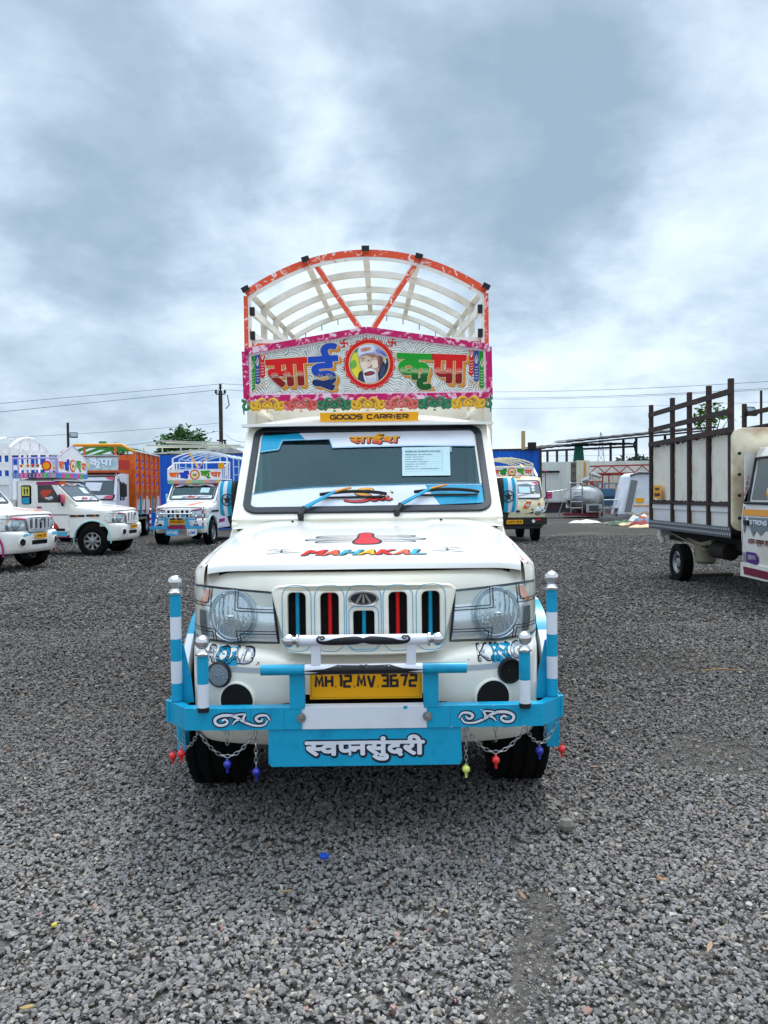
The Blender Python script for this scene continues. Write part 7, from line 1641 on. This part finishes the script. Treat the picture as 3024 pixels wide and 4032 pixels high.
# rubbish heap: every rag and sheet a thing of its own
RUB = [('#8f3c3c', 'red'), ('#5580a0', 'blue'), ('#d8d5cd', 'white'), ('#c9b48f', 'tan'), ('#2c2d30', 'black'), ('#44604a', 'green'), ('#b8704a', 'orange'), ('#6d6459', 'brown')]
def ragm(x, y, w, d, h, c, n=9):
    r = random.Random(int(x * 977 + y * 31)); P = []
    ph = r.uniform(0, 6)
    for j in range(n):
        P.append([])
        for i in range(n):
            u, v = i / (n - 1) * 2 - 1, j / (n - 1) * 2 - 1; e = max(0, 1 - max(abs(u), abs(v)) ** 3)
            P[-1].append((w / 2 * u * (1 + .2 * math.sin(3 * v + ph)), d / 2 * v * (1 + .2 * math.sin(4 * u + ph)), max(.004, h * e * (.6 + .35 * math.sin(4 * u + ph) * math.cos(5 * v + ph)) + r.uniform(0, .02))))
    g = G().grid(P); o = build(g, 'rag_bundle', mat('rag_' + c[1:], c, .85), None, 50); o.location = (x, y, 0); return o
HEAP = [(8.0, 30.6, 1.1, .5, .16, 2, 'crumpled white sheet at the left tip of the rubbish heap'), (9.6, 31.3, 2.2, .9, .38, 4, 'long black tarpaulin roll on the rubbish heap before the cabin shell'), (10.6, 31.6, 1.2, .8, .5, 7, 'brown sacking heaped against the cabin shell'),
        (8.9, 28.6, 1.0, .6, .22, 5, 'green rag at the front of the rubbish heap'), (9.8, 29.3, .9, .6, .42, 2, 'white rag bundle in the middle of the rubbish heap'), (9.1, 27.4, .8, .5, .26, 0, 'red rag near the rusty stake truck'),
        (9.46, 27.9, .9, .6, .34, 1, 'blue sheet near the rusty stake truck'), (9.85, 28.9, .7, .5, .40, 6, 'orange cloth on the rubbish heap by the stake truck'), (9.0, 28.2, .8, .4, .14, 3, 'tan cardboard scrap in front of the rubbish heap'), (9.0, 26.4, 1.0, .5, .12, 3, 'pale tan sheet lowest on the rubbish heap'), (8.8, 29.6, .8, .4, .12, 7, 'flat brown scrap left of the green rag')]
for x, y, w, d, h, c, lab in HEAP: tag(ragm(x, y, w, d, h, RUB[c][0]), lab, 'rag', 'rags on the rubbish heap')
pl = build(G().box(-.55, .55, -.06, .06, 0, .05), 'plank', mat('old_plank', '#4a4034', .85), None, 0); pl.location = (5.0, 12.2, .01); pl.rotation_euler = (0, 0, .15); tag(pl, 'short dark plank on the gravel behind the stake truck wheel', 'plank')
# ---- little litter in front
def litter(name, label, cat, x, y, c, pts, h=.02, z=.022):
    o = build(G().slab([pts], Matrix.Identity(4), 0, h, 0, .002), name, mat('litter_' + c[1:], c, .55), None, 0); o.location = (x, y, z); o.rotation_euler = (rnd.uniform(-.3, .3), rnd.uniform(-.3, .3), rnd.uniform(0, 6)); tag(o, label, cat); return o
def gat(px, py):
    a = (px - 829.5) / 1662; b = (1106 - py) / 1662; c_, s_ = math.cos(-ROLL), math.sin(-ROLL); a, b = a * c_ - b * s_, a * s_ + b * c_
    d = _r * a + _u * b + _f; t = 1.385 / -d.z; return d.x * t, d.y * t
leaf = [(-.022, 0), (-.009, .006), (.009, .0055), (.024, 0), (.009, -.005), (-.009, -.006)]
x, y = gat(700, 1870); litter('bottle_cap', 'bright blue bottle cap on the gravel in front of the truck', 'cap', x, y, '#1a49b0', circ(0, 0, .016, 12), .012, .03)
x, y = gat(118, 2018 - 5); litter('pebble', 'yellow pebble on the gravel at lower left', 'pebble', x, y, '#c9bb3a', circ(0, 0, .008, 7, .007), .009, .018)
for px, py, c, lab in ((1533, 2067, '#8f7359', 'long tan dry leaf on the gravel at lower right'), (1428, 1917, '#8f5c38', 'small orange dry leaf on the gravel right of the bare patch'), (1128, 1953, '#866243', 'curled brown leaf beside the bare dusty patch'), (620, 1944, '#8c7150', 'thin tan leaf left of the blue bottle cap'), (60, 2200, '#9a8350', 'yellow brown leaf at the bottom left edge')):
    x, y = gat(px, py); litter('dry_leaf', lab, 'leaf', x, y, c, leaf, .003, .03)
x, y = gat(1224, 1797); s_ = build(G().sph((0, 0, .018), (.034, .024, .030), 6, 4), 'loose_rock', mat('pale_rock', '#7d786e', .85), None, 0); s_.location = (x, y, .012); tag(s_, 'single larger pale rock on the gravel in front of the right tyre', 'rock')
x, y = gat(1560, 1457); st_ = build(G().tube([(-.16, 0, .0), (-.02, .01, .012), (.16, -.01, .004)], .005, 5), 'twig', mat('twig_tan', '#9a7a50', .8), None); st_.location = (x, y, .03); tag(st_, 'thin tan twig on the gravel right of the truck', 'twig')
x, y = gat(411, 1177); gb = build(G().box(-.16, .16, -.07, .07, 0, .03), 'green_scrap', mat('bright_green', '#2c8f4a', .5), None, 0); gb.location = (x, y + .0, .01); tag(gb, 'flat green scrap on the ground before the pickup with ringed posts', 'scrap')
# ---- poles and wires
WOODP = mat('pole_brown', '#2a211f', .8, c2='#443733', vscale=3, stretch=(6, 6, .6)); 
pp_ = empty('utility_pole', (-9.45, 45, 0), 0, 'dark brown utility pole with insulators left of the painted signboard', 'utility pole')
build(G().box(-.10, .10, -.08, .08, 0, 7.45), 'pole', WOODP, pp_, 0)
g = G().bar((-.28, 0, 7.25), (.28, 0, 7.25), .06, .06).box(-.2, .25, -.12, .12, 2.9, 3.0)
for x in (-.26, .26): g.rev([(.05, 0), (.09, .05), (.05, .10), (.09, .14), (.04, .2), (.001, .21)], Matrix.Translation((x, 0, 7.3)), 10)
g.rev([(.05, 0), (.10, .08), (.05, .16), (.10, .22), (.03, .32), (.001, .33)], Matrix.Translation((.0, 0, 7.55)), 10).box(-.04, .04, -.04, .04, 7.4, 7.6); build(g, 'insulator', CHASSIS, pp_, 40)
build(G().bar((-.25, 0, 4.55), (.3, 0, 4.55), .08, .08).tube([(.2, -.05, 4.5), (.3, -.1, 4.2), (.22, -.1, 3.9), (.3, -.05, 3.7)], .06, 6).tube([(.4, 0, 7.2), (.5, 0, 6.6), (.3, 0, 6.4)], .03, 5), 'cable_box', CHASSIS, pp_, 40)
def flood_pole(x, y, h, lab, side=1, w=.06):
    e = empty('lamp_pole', (x, y, 0), 0, lab, 'lamp pole'); build(G().tube([(0, 0, 0), (0, 0, h)], w, 8), 'pole', WOODP, e)
    fl_ = build(G().slab([rr(0, 0, .34, .26, .03)], PL((side * .28, -.05, h - .55), (1, .4, 0), (0, .5, 1)), -.06, 0), 'floodlight', CHASSIS, e, 0); build(G().slab([rr(0, 0, .28, .20, .02)], PL((side * .28, -.05, h - .55), (1, .4, 0), (0, .5, 1)), 0, .004), 'lamp_glass', mat('lamp_glass', '#8c98a0', .15), fl_, 0); build(G().bar((0, 0, h - .6), (side * .2, 0, h - .6), .04, .04), 'lamp_arm', CHASSIS, e, 0)
flood_pole(-14.3, 35, 4.72, 'dark pole with one floodlight above the blue wall at the left'); flood_pole(10.3, 21, 4.0, 'thin dark pole with tilted floodlight behind the stake truck', -1, .035)
def wire(a, b, sag, r, lab):
    m = WIRE; o = build(G().tube([(a[0] + (b[0] - a[0]) * t, a[1] + (b[1] - a[1]) * t, a[2] + (b[2] - a[2]) * t - sag * 4 * t * (1 - t)) for t in [i / 24 for i in range(25)]], r, 5), 'power_line', m, None); tag(o, lab, 'power line', 'overhead lines'); return o
WIRE = mat('wire_grey', '#4d565f', .7)
def wat(px, py, Y):
    a = (px - 829.5) / 1662; b = (1106 - py) / 1662; c_, s_ = math.cos(-ROLL), math.sin(-ROLL); a, b = a * c_ - b * s_, a * s_ + b * c_; d = _r * a + _u * b + _f; t = Y / d.y; return d.x * t, Y, 1.385 + d.z * t
wire(wat(-40, 875, 38), wat(482, 829, 45), .0, .012, 'topmost overhead line left of the utility pole'); wire(wat(-40, 894, 38), wat(474, 842, 45), .0, .014, 'thicker second overhead line left of the utility pole')
wire(wat(-40, 947, 40), wat(482, 913, 45), .1, .010, 'thin low line joining the middle of the utility pole from the left'); wire(wat(482, 829, 45), wat(900, 846, 70), .1, .012, 'topmost line passing from the utility pole behind the signboard'); wire(wat(490, 842, 45), wat(900, 861, 70), .1, .012, 'second line passing from the utility pole behind the signboard')
wire(wat(230, 966, 44), wat(478, 930, 45), .1, .012, 'slack service line running down left from the utility pole'); wire(wat(487, 938, 45), wat(545, 952, 30), .2, .010, 'slack service line running right from the utility pole')
wire(wat(1000, 846, 90), wat(1720, 820, 55), .3, .018, 'topmost line over the right half of the yard'); wire(wat(1000, 859, 90), wat(1720, 835, 55), .3, .018, 'second line over the right half of the yard'); wire(wat(1000, 862, 92), wat(1720, 838, 56), .3, .014, 'close companion just under the second right line'); wire(wat(1000, 882, 95), wat(1720, 866, 60), .2, .012, 'lowest thin line over the right half of the yard')
wire(wat(1160, 985, 120), wat(1500, 978, 120), .1, .02, 'thin far line crossing under the shed roof')
# lattice pylon far off
py_ = empty('pylon', (113, 400, 2.9), 0, 'faint far lattice pylon behind the shed', 'pylon'); g = G(); PYM = mat('pylon_grey', '#8fa0b3', .8)
lv = [(0, 3.2), (7, 2.4), (13, 1.8), (18, 1.3), (22, 1.0), (25, .8), (29, .12)]
for (z0, w0), (z1, w1) in zip(lv, lv[1:]):
    for sx in (-1, 1):
        g.bar((sx * w0, 0, z0), (sx * w1, 0, z1), .3, .3); g.bar((sx * w0, 0, z0), (-sx * w1, 0, z1), .16, .16)
    g.bar((-w1, 0, z1), (w1, 0, z1), .16, .16)
for z in (20, 24): g.bar((-4.2, 0, z), (4.2, 0, z), .25, .25)
build(g, 'lattice_tower', PYM, py_, 0)
# ---- pale roof frames of vehicles beyond the blue wall
rf = empty('carrier_frame', (-9.6, 33.5, 0), 0, 'cream pipe roof carrier of a vehicle standing behind the blue wall', 'roof carrier'); CRM = mat('carrier_cream', '#d5d2b8', .5)
g = G()
for y in (0, 1.2): g.bar((-2.2, y, 3.05), (3.0, y, 3.42), .07, .07).bar((-.7, y, 3.55), (3.4, y, 3.50), .06, .06).bar((-.2, y, 3.75), (2.6, y, 3.62), .05, .05)
for k in range(7): x = -2.0 + .8 * k; g.bar((x, 0, 3.06 + .07 * k), (x, 1.2, 3.06 + .07 * k), .06, .06); g.bar((x + .4, 0, 3.1 + .07 * k), (x + .4, 0, 3.45), .05, .05)
for x in (-2.0, 2.8): g.bar((x, .6, 0), (x, .6, 3.2), .12, .12)
build(g, 'pipe_frame', CRM, rf)
rt = empty('truck_canopy', (-7.35, 34.6, 0), 0, 'rounded white canopy end showing above the blue wall by the utility pole', 'canopy')
g = G(); P = [[(1.5 * math.cos(a) , y, 2.75 + .75 * math.sin(a)) for a in [math.pi * i / 14 for i in range(15)]] for y in (0, 4.0)]; g.grid(P); g.flat([[(1.5 * math.cos(a), 2.75 + .75 * math.sin(a)) for a in [math.pi * i / 14 for i in range(15)]]], FR(0)); g.box(-1.5, 1.5, 0.02, 4, .6, 2.75); build(g, 'canopy_cover', mat('canopy_white', '#cfcfc6', .6, c2='#8f8b84', vscale=3), rt, 40)
rw = empty('truck_canopy', (-11.4, 33.5, 0), 0, 'long low white canopy roof above the blue wall behind the orange lorry', 'canopy'); build(G().box(-1.9, 1.9, 0, 3, .5, 3.02).box(-2.0, 2.0, -.05, 3.05, 3.02, 3.16), 'canopy_cover', BWHITE, rw)
# ---- trees
LEAF = {}
def leafmat(c1, c2):
    k = (c1, c2)
    if k in LEAF: return LEAF[k]
    m = bpy.data.materials.new('foliage'); m.use_nodes = True; t = m.node_tree; b = t.nodes['Principled BSDF']; b.inputs['Roughness'].default_value = .6; b.inputs['Specular IOR Level'].default_value = .3
    gi = t.nodes.new('ShaderNodeNewGeometry'); r = t.nodes.new('ShaderNodeValToRGB'); r.color_ramp.elements[0].color = (*lin(c1), 1); r.color_ramp.elements[1].color = (*lin(c2), 1); t.links.new(gi.outputs['Random Per Island'], r.inputs[0]); t.links.new(r.outputs[0], b.inputs['Base Color'])
    LEAF[k] = m; return m
def tree(x, y, h, lobes, lab, leaf=.16, n=260, c1='#173a1c', c2='#4a7a35', trunk=.13, seed=1):
    r = random.Random(seed); e = empty('tree', (x, y, 0), 0, lab, 'tree')
    g = G(); top = lobes[0]; g.tube([(0, 0, 0), (.05, .02, h * .4), (.0, 0, h * .62)], [trunk, trunk * .8, trunk * .6], 8)
    for lx, lz, lr in lobes: g.tube([(0, 0, h * .5), (lx * .5, r.uniform(-.2, .2), h * .5 + (lz - h * .5) * .6), (lx, 0, lz)], [trunk * .5, trunk * .3, trunk * .1], 6)
    build(g, 'trunk', mat('bark', '#3d3228', .9), e); vs = []; fs = []
    for lx, lz, lr in lobes:
        for cidx in range(max(3, int(n * lr * lr / 8))):
            a, b_ = r.uniform(0, 6.283), r.uniform(-1, 1); q = lr * r.uniform(.45, 1.0) ** .6; cc = Vector((lx + q * math.sqrt(1 - b_ * b_) * math.cos(a), q * math.sqrt(1 - b_ * b_) * math.sin(a), lz + q * b_ * .72))
            for _ in range(8):
                c = cc + Vector((r.gauss(0, .16), r.gauss(0, .16), r.gauss(0, .10))) * (lr + .4); u = Vector((r.gauss(0, 1), r.gauss(0, 1), r.gauss(0, .5))).normalized(); v = u.cross(Vector((r.gauss(0, 1), r.gauss(0, 1), r.gauss(0, 1)))).normalized(); s = leaf * r.uniform(.6, 1.3); k = len(vs)
                vs += [c - u * s, c - v * s * .45, c + u * s, c + v * s * .45]; fs.append((k, k + 1, k + 2, k + 3))
    build(G().add(vs, fs), 'crown', leafmat(c1, c2), e, 0)
tree(-15.9, 60, 6.3, [(-.55, 5.5, 1.05), (.75, 5.9, 1.15), (1.2, 5.0, 1.1), (-.1, 4.6, 1.2), (-1.0, 4.8, .7), (.3, 6.4, .55), (1.8, 4.7, .6)], 'bushy green tree rising over the blue wall left of the utility pole', .17, 520, seed=4)
tree(-19.0, 55, 4.9, [(0, 4.9, .42), (.3, 4.55, .4), (-.3, 4.4, .4)], 'tiny tree top above the orange lorry', .14, 420, seed=6)
tree(19.0, 45, 6.4, [(-.7, 5.75, .55), (.1, 6.0, .62), (.8, 5.9, .55), (.45, 5.45, .45), (-.3, 5.3, .4), (1.15, 5.5, .32)], 'airy green tree seen through the rusty stake rails', .15, 300, '#24481c', '#6f9a48', seed=9)
tree(29.0, 90, 4.9, [(-.6, 4.6, 1.2), (1.0, 4.8, 1.1), (2.2, 4.2, .9)], 'low dark bush beyond the fence under the shed roof', .25, 200, '#1f3a28', '#41644a', seed=12); tree(13.5, 100, 4.1, [(0, 4.3, .9), (1.2, 4.1, .7)], 'small bush top just over the white fence right of the green cloth', .25, 160, '#1f3a28', '#41644a', seed=15)

# far group sits a little farther and proportionally larger
def push(names, k, dz=0.0):
    for o in list(bpy.data.objects):
        if o.parent is None and o.name.split('.')[0] in names:
            o.location = (o.location.x * k, o.location.y * k, o.location.z * k + dz); o.scale = tuple(v * k for v in o.scale)
push(('milk_tank', 'cargo_wall', 'cargo_cage', 'roof_truss', 'bench_frame', 'cabin_shell'), 1.17)
push(('crate', 'cable_drum'), 1.17)
push(('rag_bundle',), 1.10)
push(('shed', 'tarpaulin', 'rag'), 1.11)
push(('utility_pole', 'lamp_pole', 'carrier_frame', 'truck_canopy'), 1.055)
